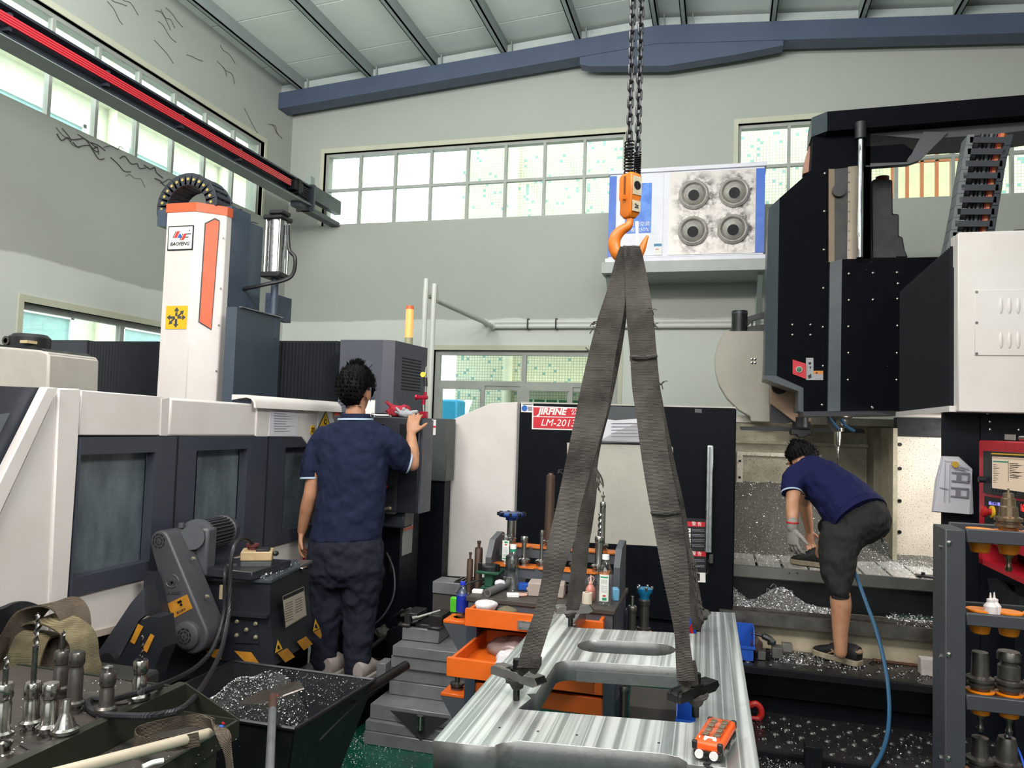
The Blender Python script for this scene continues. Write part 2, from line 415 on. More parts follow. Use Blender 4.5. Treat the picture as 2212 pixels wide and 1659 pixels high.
# ---- what stands outside the windows
t = NT('mosaic_tile_facade'); vec = t.coord((1, 1, 1))
sp = t.n('ShaderNodeSeparateXYZ'); t.l(vec, sp.inputs[0]); cb = t.n('ShaderNodeCombineXYZ'); t.l(sp.outputs['X'], cb.inputs[0]); t.l(sp.outputs['Z'], cb.inputs[1])
br = t.n('ShaderNodeTexBrick'); br.offset = 0; br.inputs['Scale'].default_value = 1; br.inputs['Brick Width'].default_value = .045; br.inputs['Row Height'].default_value = .045
br.inputs['Mortar Size'].default_value = .0042; br.inputs['Color1'].default_value = (*lin('#f1efda'), 1); br.inputs['Color2'].default_value = (*lin('#e7e5cc'), 1); br.inputs['Mortar'].default_value = (*lin('#b3b398'), 1)
t.l(cb.outputs[0], br.inputs['Vector'])
fl = t.n('ShaderNodeVectorMath', operation='FLOOR'); dv = t.n('ShaderNodeVectorMath', operation='SCALE'); dv.inputs['Scale'].default_value = 1/.045
t.l(cb.outputs[0], dv.inputs[0]); t.l(dv.outputs[0], fl.inputs[0]); wn = t.n('ShaderNodeTexWhiteNoise', noise_dimensions='2D'); t.l(fl.outputs[0], wn.inputs['Vector'])
msk = t.math('MULTIPLY', t.math('GREATER_THAN', wn.outputs['Value'], .945), t.math('LESS_THAN', br.outputs['Fac'], .5))
c = t.mix(msk, br.outputs['Color'], lin('#84b4b4'))
c = t.mix(t.ramp(t.noise(.5, (1, 1, .25)), .55, .72, 0, .55), c, lin('#8d8d62'))
TILEM = t.fin(c, .35, 0)
EXC = M('cream_render', '#e8e6cf', .8); EXB = M('pale_blue_shutter', '#8fb7bb', .5); EXR = M('rust_orange_bar', '#b8683a', .6); EXG = M('green_window_frame', '#256b4b', .5)
structure(MB().box(-30, 30, -10, 30, -.4, -.12).build('ground', M('wet_concrete', '#8d9290', .7, var=.2, scale=1), smooth=0))
fx = at(1001, 360, Y=11.6).x
bd = thing('building', 'cream mosaic tiled building seen across the alley through the back windows', 'building', (fx+4, 12, -.12))
MB().prism([(fx, 11.6, -.12), (9, 11.6, -.12), (9, 11.6, 10), (fx, 11.6, 10)], (0, 4, 0)).build('tiled_wall', TILEM, bd, smooth=0)
px_ = at(1110, 360, Y=11.5).x
MB().cyl((px_, 11.53, -.12), (px_, 11.53, 10), .075).build('drain_pipe', EXC, bd)
sx0, sx1 = at(1905, 340, Y=11.6).x, at(2075, 340, Y=11.6).x
MB().box(sx0, sx1, 11.5, 11.62, 4.95, 6.6).build('balcony_recess', M('pale_balcony_wall', '#d9d6b4', .8), bd, smooth=0)
MB().box(sx0-.1, sx1+.1, 11.1, 11.6, 4.72, 4.86).build('balcony_slab', EXC, bd, smooth=0)
for k in range(6):
    x = sx0+.05+(sx1-sx0-.1)*k/5; MB().box(x-.02, x+.02, 11.12, 11.16, 4.86, 5.7+.1*(k % 2)).build('railing_bar', EXR, bd, smooth=0)
MB().box(sx0, sx1, 11.12, 11.16, 5.35, 5.39).build('railing_rail', EXR, bd, smooth=0)
gx0, gx1 = at(1140, 850, Y=11.5).x, at(1330, 850, Y=11.5).x
wf = MB().box(gx0, gx1, 11.5, 11.62, .9, 2.06).build('window', EXG, bd, smooth=0)
MB().box(gx0+.05, gx1-.05, 11.49, 11.5, .95, 2.0).build('pane', M('green_glass', '#6d8f78', .2), wf, smooth=0)
for k in range(7):
    x = gx0+.1+(gx1-gx0-.2)*k/6; MB().box(x-.012, x+.012, 11.46, 11.48, .9, 2.06).build('security_bar', M('pale_bar', '#cfd8c4', .5), wf, smooth=0)
MB().box(gx0-.3, gx1+.3, 11.3, 11.6, 2.2, 2.3).build('canopy_ledge', EXC, bd, smooth=0)
b0 = at(944, 862, Y=10.6); b1 = at(986, 905, Y=10.6)
tk = thing('plastic_tank', 'bright blue plastic tank standing in the alley outside the lower back window', 'tank', ((b0.x+b1.x)/2, 10.8, -.12))
mb = MB(); mb.box(b0.x-.5, b1.x, 10.6, 11.0, -.12, b0.z); tkb = mb.build('body', M('cyan_plastic', '#1f9fd0', .4), tk, bev=.03)
for k in range(5): MB().box(b0.x-.5, b1.x+.01, 10.585, 10.6, .2+.3*k, .26+.3*k).build('rib', MATS['cyan_plastic'], tk, smooth=0)
sh = thing('roof_sheet', 'white corrugated sheet leaning above the blue tank in the alley', 'sheet', (b0.x, 11.2, 1.7))
mb = MB(); xs = [b0.x-.6+(b1.x-b0.x+.6)*i/40 for i in range(41)]
for i in range(40):
    za, zb = .02*math.sin(i*1.3), .02*math.sin((i+1)*1.3)
    mb.prism([(xs[i], 11.05+za, 1.75), (xs[i+1], 11.05+zb, 1.75), (xs[i+1], 11.3+zb, 2.02), (xs[i], 11.3+za, 2.02)], (0, .006, .006))
mb.build('sheet', M('pale_sheet', '#e4e8e6', .5), sh)
# left side: pale apartment house beyond the high window
b2 = thing('apartment_house', 'pale washed out house with wide shuttered windows beyond the left windows', 'building', (-11.5, 7, -.12))
MB().box(-14, -11, -2, 16.5, -.12, 11).build('wall', M('pale_house_render', '#dfe2cf', .8, var=.08, scale=1), b2, smooth=0)
for y in (-1, 2.2, 5.4, 8.6, 11.8):
    for z in (1.6, 5.0, 8.4):
        wf = MB().box(-11.02, -10.96, y, y+2.1, z, z+1.7).build('window', EXB, b2, smooth=0)
        for q in ((y, y+.07, z, z+1.7), (y+2.03, y+2.1, z, z+1.7), (y+1.0, y+1.1, z, z+1.1), (y, y+2.1, z+1.1, z+1.18), (y, y+2.1, z+1.63, z+1.7)):
            MB().box(-10.96, -10.92, *q).build('window_bar', M('white_bar', '#f2f4f0', .5), wf, smooth=0)
    MB().cyl((-10.9, y+2.65, -.12), (-10.9, y+2.65, 11), .07).build('drain_pipe', EXC, b2)
MB().box(-11.2, -10.7, -2, 16.5, 7.2, 7.4).build('cornice', EXC, b2, smooth=0)

# ---- crane runway beam along the left wall
XC = -5.0
cr = thing('crane_runway_beam', 'dark crane runway beam with red conductor rails along the left wall', 'crane rail', (XC, 6, 4.28))
GIRD = M('dark_girder_paint', '#2c303a', .45, var=.15, scale=3); GALV = M('pale_bracket', '#8f9996', .5)
y0, y1 = 2.6, 8.22
mb = MB(); mb.box(XC-.09, XC+.09, y0, y1, 4.48, 4.50); mb.box(XC-.006, XC+.006, y0, y1, 4.28, 4.48); mb.box(XC-.1, XC+.1, y0, y1, 4.265, 4.28)
mb.build('girder', GIRD, cr, smooth=0)
MB().box(XC-.1, XC+.1, y0, y1, 4.259, 4.265).build('bottom_flange', M('lit_flange', '#9aa29f', .5), cr, smooth=0)  # pale colour stands in for light on the lower flange
MB().box(XC-.025, XC+.025, y0, y1, 4.50, 4.53).build('rail', GIRD, cr, smooth=0)
for k in range(4):
    z = 4.36+.019*k; MB().box(XC+.075, XC+.095, y0, 7.75, z, z+.014).build('conductor_rail', M('red_conductor', '#d5333f', .4), cr, smooth=0)
y = 3.2
while y < 7.7:
    MB().box(XC+.006, XC+.075, y, y+.03, 4.33, 4.46).build('hanger', GIRD, cr, smooth=0); y += .9
mb = MB(); mb.box(XC+.02, XC+.12, 7.78, 7.98, 4.33, 4.45); mb.box(XC+.05, XC+.13, 7.86, 7.92, 4.3, 4.48); mb.build('end_stop', BLACKP, cr, bev=.006)
mb = MB()
for k in range(5): mb.cyl((XC+.08, 7.98, 4.34+.025*k), (XC+.08, 8.16, 4.33+.028*k), .006)
mb.build('feed_wires', BLACKPL, cr)
MB().box(XC-.12, XC+.12, 8.22, 8.26, 4.2, 4.52).build('end_plate', GIRD, cr, smooth=0)
MB().box(XC-.06, XC+.06, 8.0, 9.0, 4.2, 4.258).build('corbel', GIRD, cr, smooth=0)
MB().box(XC-.02, XC+.07, 8.26, 9.0, 4.36, 4.54).build('corbel', GIRD, cr, smooth=0)
MB().box(XC-.12, XC-.04, 8.4, 8.5, 4.26, 4.70).build('bracket_post', GALV, cr, smooth=0)

# ---- air cooler on the back wall
ax0, ax1, az0, az1, ay = -1.25, .385, 3.52, 4.46, 8.3
ac = thing('air_cooler', 'white wall hung air cooler with blue edges and four sooty round nozzles', 'air conditioner', (-.43, 8.6, 3.52))
ACW = M('ac_white', '#d7d6e0', .4, var=.06)
MB().box(ax0, ax1, ay, 8.95, az0, az1).build('case', ACW, ac, bev=.006)
MB().box(ax0-.02, ax1+.02, ay-.02, 8.97, az1, az1+.045).build('top_rim', ACW, ac, bev=.004); MB().box(ax0-.03, ax1+.03, ay-.02, 8.97, az0-.05, az0).build('bottom_rim', ACW, ac, bev=.004)
ACB = M('ac_blue', '#2f63c4', .4, var=.04)
MB().box(ax0-.004, ax0+.075, ay-.008, ay, az0+.02, az1-.02).build('edge_stripe', ACB, ac, smooth=0)
MB().box(ax1-.085, ax1+.004, ay-.008, ay, az0+.02, az1-.02).build('edge_stripe', ACB, ac, smooth=0)
MB().box(ax0+.08, -.66, ay-.006, ay, az0+.02, az1-.03).build('left_panel', ACW, ac, smooth=0)
nz = [at(*p, Y=ay) for p in ((1499, 422), (1586, 417), (1497, 500), (1583, 496))]
t = NT('sooty_steel_panel'); g = t.n('ShaderNodeNewGeometry'); tot = None
for q in nz:
    d = t.n('ShaderNodeVectorMath', operation='DISTANCE'); t.l(g.outputs['Position'], d.inputs[0]); d.inputs[1].default_value = (q.x+.03, ay, q.z+.0)
    s_ = t.ramp(d.outputs['Value'], .15, .29, 1, 0); tot = s_ if tot is None else t.math('MAXIMUM', tot, s_)
soot = t.math('MULTIPLY', tot, t.ramp(t.noise(11, detail=6, rough=.7), .44, .60))
c = t.mix(soot, lin('#c5bdb9'), lin('#2b211b'))
SOOT = t.fin(c, .4, .15)
MB().box(-.60, ax1-.088, ay-.009, ay, az0+.02, az1-.02).build('nozzle_panel', SOOT, ac, smooth=0)
NOZ = M('nozzle_metal', '#c3beb8', .3, .3, dirt='#6b5f57', damt=.4, scale=9)
for q in nz:
    n_ = MB().lathe([(.158, 0), (.16, .02), (.147, .04), (.138, .05), (.128, .045), (.118, .012), (.112, .005), (.0, .004)], (q.x, ay-.009, q.z), 28, (0, -1, 0)).build('nozzle', NOZ, ac)
    cc = V((q.x, ay-.0, q.z)); ax_ = V((.02, -1, -.28)).normalized()
    MB().lathe([(.001, .118), (.06, .103), (.061, .098), (.085, .082), (.106, .052), (.116, .014)][1:], cc, 28, ax_).build('eyeball', NOZ, n_)
    MB().cyl(cc+ax_*.07, cc+ax_*.104, .058, n=24).build('outlet', M('deep_black', '#0b0c0e', .6), n_)
# leaflet and label on the left panel
p0, p1 = at(1352, 398, Y=ay), at(1406, 503, Y=ay)
t = NT('blue_leaflet_print'); c = t.mix(t.ramp(t.noise(9, detail=5), .4, .7), lin('#1f62c9'), lin('#5a97e6')); c = t.mix(t.ramp(t.noise(26), .68, .75), c, lin('#d3e4f7')); LEAF = t.fin(c, .4, 0)
lf = MB().box(p0.x, p1.x, ay-.011, ay-.006, p1.z, p0.z).build('leaflet', LEAF, ac, smooth=0)
text('省电50%', .055, WHITEPR, lf, ((p0.x+p1.x)/2+.02, ay-.0125, p1.z+.035), (1, 0, 0), (0, 0, 1)); text('节能空调', .055, WHITEPR, lf, ((p0.x+p1.x)/2+.02, ay-.0125, p1.z+.095), (1, 0, 0), (0, 0, 1))
q0, q1 = at(1413, 527, Y=ay), at(1429, 551, Y=ay)
lb = MB().box(q0.x, q1.x, ay-.011, ay-.006, q1.z, q0.z).build('energy_label', WHITEPR, ac, smooth=0)
MB().box(q0.x, q1.x, ay-.0125, ay-.011, q0.z-.03, q0.z).build('label_head', M('teal_print', '#2c7fa0', .5), lb, smooth=0); MB().box(q0.x+.015, q1.x-.03, ay-.0125, ay-.011, q0.z-.065, q0.z-.058).build('red_line', REDPR, lb, smooth=0)
# bracket below
ABR = M('ac_bracket_paint', '#8d9692', .5)
mb = MB(); mb.box(ax0-.06, ax1+.02, 8.25, 9, az0-.17, az0-.05); mb.build('drip_tray', M('ac_tray', '#a6aaa6', .5), ac, smooth=0)
for x in (ax0-.03, ax1-.05):
    mb = MB(); mb.box(x, x+.05, 8.94, 9, az0-.75, az0-.17); mb.prism([(x, 8.35, az0-.17), (x, 8.45, az0-.17), (x, 8.97, az0-.68), (x, 8.97, az0-.75)], (.05, 0, 0)); mb.build('bracket', ABR, ac, smooth=0)

# ---- white conduits
pa = at(937, 650, X=-2.75); zc = 2.86
PVC = M('conduit_plastic', '#cfd2cb', .45, var=.06)
for k, (dx, dz, lab) in enumerate(((0, 0, 'front one of two white conduits rising behind the white panel and along the back wall'), (-.09, .05, 'rear one of two white conduits, running just above its twin along the back wall'))):
    cp = thing('conduit_pipe', lab, 'pipe', (-2.75+dx, pa.y, 0), 'white conduits')
    MB().tube(bez([(-2.75+dx, pa.y, 0), (-2.75+dx, pa.y, zc+dz-.06), (-2.75+dx, pa.y+.06, zc+dz)], 4), .026, 10).build('riser', PVC, cp)
    MB().tube([(-2.75+dx, pa.y+.06, zc+dz), (-2.75+dx, 8.93, zc+dz)], .026, 10).build('crossing', PVC, cp)
    MB().tube([(-2.78+dx, 8.95, zc+dz), (1.6, 8.95, zc+dz)], .03, 10).build('wall_run', PVC, cp)
    MB().ball((-2.75+dx, 8.94, zc+dz), .045).build('elbow', PVC, cp)
    for x in (-2.3, -1.95, .3, 1.2): MB().tube([(x, 8.99, zc+dz-.04), (x, 8.91, zc+dz-.035), (x, 8.905, zc+dz), (x, 8.91, zc+dz+.035), (x, 8.99, zc+dz+.04)], .008, 6).build('clip', BLACKPL, cp)

# cobwebs and cracks under the high left window and along the roof edge
rnd = random.Random(12); mb = MB()
for k in range(26):
    y = rnd.uniform(5.2, 8.3); z = 4.17-rnd.random()**2*.25; p = V((XL+.006, y, z)); path = [p]
    for j in range(rnd.randint(2, 5)): p = p+V((0, rnd.uniform(.02, .10), rnd.uniform(-.07, .05))); path.append(p)
    mb.tube(bez(path, 3), rnd.uniform(.002, .006), 4)
for k in range(16):
    y = rnd.uniform(5.0, 8.6); p = V((XL+.006, y, 6.02-rnd.uniform(.05, .6))); path = [p]
    for j in range(3): p = p+V((0, rnd.uniform(.04, .14), rnd.uniform(-.10, .03))); path.append(p)
    mb.tube(bez(path, 3), .003, 4)
tag(mb.build('cobweb', M('cobweb_grey', '#4c4a46', .9), kind='stuff'), 'dark strands of cobweb under the high left windows', 'cobweb')
# ================================================================ left machining centre
XFACE = -2.5
LM = thing('machining_center', 'large white and charcoal machining centre on the left with orange striped ram', 'milling machine', (-3.4, 4.2, 0))
def fpoly(px, d0=0., th=.04, X=XFACE):
    pts = quads(px, X=X+d0); return MB().prism(pts, (-th, 0, 0))
# body behind the sheets
MB().box(-4.6, -2.62, 1.7, 4.6, .15, 1.62).build('bed_enclosure', NAVYBLACK, LM, smooth=0)
MB().box(-4.4, -2.53, 1.7, 4.45, 0, .72).build('base', BLACKP, LM, smooth=0)
# sheets of the long side
fpoly([(-190, 826), (105, 838), (-20, 1083), (-190, 1083+170*1.95)], -.02).build('dark_end_panel', DARK, LM, smooth=0)
fpoly([(-60, 905), (22, 892), (0, 936), (-60, 1000)], -.005, .02).build('smoked_pane', M('smoked_pane', '#5d646a', .15), LM, smooth=0)
fpoly([(102, 836), (127, 838), (0, 1112), (-190, 1520), (-190, 1420), (0, 1040)], .03).build('slanted_trim', WHITEP, LM, bev=.004)
fpoly([(127, 838), (127, 1368), (-190, 1440), (-190, 1520), (0, 1112)], 0).build('end_sheet', WHITEP, LM, smooth=0)
fpoly([(127, 838), (176, 840), (168, 1000), (148, 1289), (147, 1372), (106, 1376), (112, 1200)], .012).build('corner_post', WHITEP, LM, bev=.006)
fpoly([(176, 842.5), (366, 858), (362, 941), (170, 940)], .0).build('upper_sheet', WHITEP, LM, bev=.004)
fpoly([(350, 862), (366, 859), (362, 941), (347, 941)], .006, .01).build('seam_fold', M('shadowed_fold', '#cfc9c6', .4), LM, smooth=0)
fpoly([(369, 859), (556, 873), (553, 943), (364, 942)], .012).build('upper_sheet', WHITEP, LM, bev=.012, seg=2)
fpoly([(556, 861), (742, 880), (742, 960), (668, 965), (652, 944), (554, 943)], .022).build('upper_sheet', WHITEP, LM, bev=.004)
# curled top lip of the third sheet
la, lb = at(545, 853, X=XFACE+.03), at(742, 872, X=XFACE+.03)
prof = [(-.12, .0), (-.03, .0), (.005, -.01), (.028, -.035), (.034, -.07), (.022, -.07), (.018, -.04), (0, -.022), (-.03, -.014), (-.12, -.03)]
MB().prism([(XFACE+.022+x, la.y, la.z+z) for x, z in prof], (0, lb.y-la.y, 0)).build('curled_lip', WHITEP, LM, smooth=50)
fpoly([(148, 1289), (310, 1248), (566, 1183), (760, 1140), (760, 1235), (566, 1275), (250, 1352), (147, 1378)], .0).build('skirt_sheet', WHITEP, LM, smooth=0)
fpoly([(147, 1378), (250, 1352), (566, 1275), (760, 1235), (760, 1245), (566, 1288), (250, 1366), (147, 1393)], .012, .03).build('rubbing_strip', M('beige_strip', '#b5a79c', .5), LM, smooth=0)
for q in ([(632, 1231), (641, 1207), (644, 1218), (640, 1230)], [(648, 1229), (660, 1185), (664, 1187), (654, 1229)]):
    fpoly(q, .004, .004).build('red_mark', REDPR, LM, smooth=0)
# dark window band with openings, frames and panes
yz = lambda px, py: (lambda p: (p.y, p.z))(at(px, py, X=XFACE))
zb0, zb1 = .91, 1.545
panes = [(at(158, 1100, X=XFACE).y+.004, at(322, 1100, X=XFACE).y, .985, 1.475), (at(414, 1050, X=XFACE).y, at(525, 1050, X=XFACE).y, .985, 1.475), (at(607, 1050, X=XFACE).y, at(700, 1050, X=XFACE).y, .985, 1.475)]
ya, yb = at(158, 1100, X=XFACE).y, 4.42
BANDM = M('dark_window_band', '#3c3f4a', .38, spot='#777a80', sscale=150, sthr=.78)
mb = MB(); x1 = XFACE+.018; x0 = x1-.05
ed = [ya] + [v for p in panes for v in p[:2]] + [yb]
for i in range(0, len(ed), 2): mb.box(x0, x1, ed[i], ed[i+1], zb0, zb1)
for p in panes: mb.box(x0, x1, p[0], p[1], zb0, p[2]); mb.box(x0, x1, p[0], p[1], p[3], zb1)
mb.build('window_band', BANDM, LM, smooth=0)
for i in (1, 2):
    a = (panes[i-1][1]+panes[i][0])/2; MB().box(x1, x1+.004, a-.004, a+.004, zb0, zb1).build("band_seam", BLACKPR, LM, smooth=0)
t = NT('oily_smoked_glass')
sm = t.ramp(t.noise(9, (1, 1, .3), detail=6), .35, .75)
c = t.mix(sm, lin('#4d565d'), lin('#707a80')); c = t.mix(t.ramp(t.noise(150, detail=2), .66, .74), c, lin('#2d3338')); c = t.mix(t.ramp(t.noise(240, detail=1), .78, .8), c, lin('#cfd8dc'))
OILG = t.fin(c, t.ramp(t.noise(40), .3, .7, .12, .32), 0)
for k, p in enumerate(panes):
    MB().box(x0-.02, x0-.012, p[0]-.01, p[1]+.01, p[2]-.01, p[3]+.01).build('window_pane', OILG, LM, smooth=0)
    if k: MB().box(x0-.012, x0+.03, p[0], p[0]+.035, p[2], p[3]).build('pane_jamb', BLACKP, LM, smooth=0)
# work light glow behind the second pane is a lamp inside: a small strip lamp at its head
# signs on the third sheet
def plate(px, d, mat, name, parent, th=.003, X=XFACE): return fpoly(px, d+th, th, X).build(name, mat, parent, smooth=0)
sg = .022
doc = plate([(586, 866), (645, 871), (642, 942), (581, 942)], sg, PAPER, 'paper_notice', LM)
GREYPR = M('grey_print', '#8d8b98', .7)
for k in range(9): plate([(592, 886+5.6*k), (592+random.choice((28, 38, 44)), 889+5.2*k), (592+26, 890.5+5.2*k), (592, 888+5.6*k)], sg+.003, GREYPR, 'print_line', doc, .001)
plate([(610, 874.5), (626, 875.5), (626, 878), (610, 877)], sg+.003, BLACKPR, 'print_line', doc, .001)
wr = plate([(689, 875), (722, 878), (722, 925), (686, 925)], sg, M('wrinkled_sticker', '#d9d8d4', .25, bump=.6, bscale=40), 'wrinkled_sticker', LM)
tri = plate([(704, 886), (716, 928), (686, 925)], sg+.003, BLACKPR, 'warning_triangle', wr, .001)
plate([(704, 890), (713.5, 925.5), (689.5, 923)], sg+.004, YELLOW, 'triangle_field', wr, .001)
p = at(703, 911, X=XFACE+sg+.006); MB().cyl(p, p+V((.002, 0, 0)), .018, n=14).build('handwheel_symbol', BLACKPR, wr)
MB().cyl(p+V((.002, 0, 0)), p+V((.003, 0, 0)), .010, n=12).build('symbol_eye', YELLOW, wr)
p = at(675, 929, X=XFACE+sg+.003); n27 = MB().cyl(p, p+V((.003, 0, 0)), .030, n=20).build('number_disc', YELLOW, LM)
text('27', .036, BLACKPR, n27, p+V((.0045, 0, 0)), (0, 1, 0), (0, 0, 1), bold=.001)
oc = plate([(724, 880), (742, 881), (741, 902), (722, 903)], sg+.012, ORPR, 'orange_card', LM)
plate([(733, 889), (741, 890), (741, 894), (733, 893)], sg+.016, BLACKPR, 'card_window', oc, .001)
# ---- crossbeam across the machine (parallel to the back wall) with pleated bellows
BELL = M('bellows_cloth', '#1b2027', .55, var=.1)
def bellows(x0, x1, z0, z1, y, pitch=.028, dep=.022, mat=BELL):
    n = int((x1-x0)/pitch); mb = MB(); pts = []
    for i in range(n):
        a = x0+pitch*i; pts += [(a, y), (a+pitch*.5, y-dep)]
    pts += [(x0+pitch*n, y)]
    return mb.prism([(x, yy, z0) for x, yy in pts]+[(x1, y+.04, z0), (x0, y+.04, z0)], (0, 0, z1-z0))
YBM = 4.82
q = lambda px, py, Y=YBM: at(px, py, Y=Y)
MB().box(q(107, 735).x, -2.3, YBM+.06, 5.6, 1.5, q(340, 737).z-.03).build('crossbeam', DARK, LM, smooth=0)
MB().box(q(107, 735).x, q(191, 735).x, YBM-.01, YBM+.06, 1.6, q(150, 735).z).build('beam_cover', DARK, LM, smooth=0)
bellows(q(191, 735).x, q(345, 735).x, 1.6, q(300, 737).z, YBM+.02).build('bellows', BELL, LM, smooth=0)
bellows(q(520, 735).x, q(735, 735).x, 1.6, q(650, 736).z, YBM+.02).build('bellows', BELL, LM, smooth=0)
# ---- ram
YR = 4.2
xa, xb = at(350, 640, Y=YR).x, at(413, 640, Y=YR).x
ztop = at(362, 442, Y=YR).z; xc, yc = xb+.14, YR+.13
ramp_ = [(xa, YR), (xb, YR), (xc, yc), (xc, yc+.06), (xa, yc+.06)]
MB().prism([(x, y, 1.4) for x, y in ramp_], (0, 0, ztop-1.4)).build('ram_cover', WHITEP, LM, bev=.006)
MB().prism([(x-(.004 if i in (0, 4) else -.004), y-(.004 if i < 2 else 0), ztop-.055) for i, (x, y) in enumerate(ramp_)], (0, 0, .06)).build('orange_cap', ORPR, LM, smooth=0)
HOUS = M('blue_grey_housing', '#414d5e', .42, spot='#8d949c', sscale=130, sthr=.77)
MB().box(xa+.02, xc-.004, yc+.06, 4.6, 1.5, ztop+.03).build('ram_housing', HOUS, LM, smooth=0)
MB().box(xa+.05, xc-.02, 4.6, 4.78, 1.5, ztop-.02).build('ram_back_cover', M('lighter_housing', '#4c5968', .4), LM, smooth=0)
# orange stripe on the chamfer
cn = (V((xc, yc, 0))-V((xb, YR, 0))).normalized(); nn = V((cn.y, -cn.x, 0)); base = V((xb, YR, 0)); wd = math.hypot(xc-xb, yc-YR)
cp = lambda u_, z: base+cn*(u_*wd)+V((0, 0, z))
z_ = lambda py: at(445, py, Y=YR+.06).z
MB().prism([cp(.27, z_(697)), cp(.70, z_(712)), cp(.78, z_(490)), cp(.78, z_(474)), cp(.62, z_(470)), cp(.30, z_(484))], nn*.006).build('stripe_recess', M('stripe_edge', '#3d3a3a', .5), LM, smooth=0)
MB().prism([cp(.31, z_(696)), cp(.68, z_(709)), cp(.75, z_(490)), cp(.75, z_(477)), cp(.62, z_(474)), cp(.34, z_(486))], nn*.009).build('orange_stripe', ORPR, LM, smooth=0)
mb = MB()
for py in (510, 620, 700, 800): mb.cyl(cp(.93, z_(py)), cp(.93, z_(py))+nn*.008, .006, n=8)
mb.build('screws', DSTEEL, LM, kind='stuff')
# maker's plate: rounded frame, slanted letter emblem and name
p0, p1 = at(365, 489, Y=YR), at(417, 540, Y=YR); lw_, lh = p1.x-p0.x, p0.z-p1.z; lc = (p0+p1)/2; yy = YR
lp = MB().box(p0.x, p1.x, yy-.006, yy, p1.z, p0.z).build('logo_plate', BLACKPR, LM, bev=.008, seg=2)
MB().box(p0.x+.008, p1.x-.008, yy-.008, yy-.004, p1.z+.008, p0.z-.008).build('logo_field', WHITEPR, lp, bev=.004)
def lg(pts, mat, nm='emblem_stroke'): MB().prism([(lc.x+u_*lw_, yy-.009, lc.z+v_*lh) for u_, v_ in pts], (0, -.0015, 0)).build(nm, mat, lp, smooth=0)
RL = M('logo_red', '#d13a34', .45)
lg([(-.24, .0), (-.13, .27), (-.02, .27), (-.13, .0)], RL); lg([(-.29, .0), (-.18, .27), (-.16, .27), (-.27, .0)], BLACKPR)
lg([(-.10, .0), (-.01, .20), (.05, .08), (.03, .0)], BLUEPR); lg([(.05, -.09), (.15, .16), (.26, .16), (.15, -.09)], RL)
lg([(.22, .16), (.43, .16), (.42, .13), (.21, .13)], BLACKPR); lg([(.2, .03), (.34, .03), (.33, 0), (.19, 0)], BLACKPR); lg([(.0, -.09), (.10, .16), (.12, .16), (.02, -.09)], BLACKPR)
text('BAOFENG', lh*.2, BLACKPR, lp, (lc.x, yy-.010, lc.z-lh*.25), (1, 0, 0), (0, 0, 1), shear=.3, bold=.0004)
text('R', lh*.09, BLACKPR, lp, (lc.x+lw_*.36, yy-.010, lc.z+lh*.28), (1, 0, 0), (0, 0, 1))
# yellow direction sign
p0, p1 = at(360, 661, Y=YR), at(403, 711, Y=YR); lw2, lh2 = p1.x-p0.x, p0.z-p1.z; sc_ = (p0+p1)/2
ys_ = MB().box(p0.x, p1.x, YR-.003, YR, p1.z, p0.z).build('direction_sign', YELLOW, LM, smooth=0)
ARR = M('sign_grey', '#3b4148', .6)
arr = [(-.05, .06), (-.05, .28), (-.12, .28), (0, .44), (.12, .28), (.05, .28), (.05, .06)]
for a in (0, 90, 180, 270):
    c_, s_ = math.cos(math.radians(a)), math.sin(math.radians(a))
    MB().prism([(sc_.x+(u_*c_-v_*s_)*lw2*1.02, YR-.003, sc_.z+(u_*s_+v_*c_)*lh2) for u_, v_ in arr], (0, -.001, 0)).build('arrow', ARR, ys_, smooth=0)
for sg_ in (1, -1):
    MB().prism([(sc_.x+sg_*u_*lw2, YR-.003, sc_.z+sg_*v_*lh2) for u_, v_ in ((.04, .05), (.2, .2), (.16, .26), (.34, .3), (.3, .12), (.25, .16), (.08, -.02))], (0, -.0012, 0)).build('arrow', ARR, ys_, smooth=0)
text('Z', lh2*.1, YELLOW, ys_, (sc_.x, YR-.0045, sc_.z+lh2*.22), (1, 0, 0), (0, 0, 1)); text('X', lh2*.1, YELLOW, ys_, (sc_.x+lw2*.26, YR-.0045, sc_.z), (1, 0, 0), (0, 0, 1))
# cable chain looping over the ram
CHN = M('cable_chain_plastic', '#2e333b', .5)
cc = at(405, 447, Y=YR+.1)
R_ = (at(476, 440, Y=YR+.1).x-at(343, 440, Y=YR+.1).x)/2-.05
cx = (at(476, 440, Y=YR+.1).x+at(343, 440, Y=YR+.1).x)/2; cz = ztop+.0
links = 15
ch = empty('cable_chain', (cx, YR+.15, cz), LM)
ch.location = V((cx, YR+.15, cz))-V(LM.location)
for k in range(links):
    a = math.radians(196-k*(196-8)/(links-1)); ca, sa = math.cos(a), math.sin(a)
    c = V((cx+R_*ca, YR+.16, cz+R_*.98*sa)); R = Matrix.Rotation(-(a-math.pi/2), 3, 'Y')
    w2 = .16
    lk = MB()
    for sy in (-1, 1): lk.obox(c+V((0, sy*w2/2, 0)), (.062, .016, .085), R)
    lk.obox(c+R @ V((0, 0, .036)), (.036, w2, .008), R); lk.obox(c+R @ V((0, 0, -.036)), (.036, w2, .008), R)
    l_ = lk.build('chain_link', CHN, ch, bev=.004)
    MB().cyl(c+V((0, -w2/2-.012, 0)), c+V((0, -w2/2-.006, 0)), .010, n=10).build('pin', M('yellowish_pin', '#b3a25a', .5), ch)
MB().box(at(340, 470, Y=YR+.05).x, xa-.002, YR+.05, YR+.28, at(345, 488, Y=YR+.05).z, at(345, 453, Y=YR+.05).z).build('chain_bracket', HOUS, LM, smooth=0)
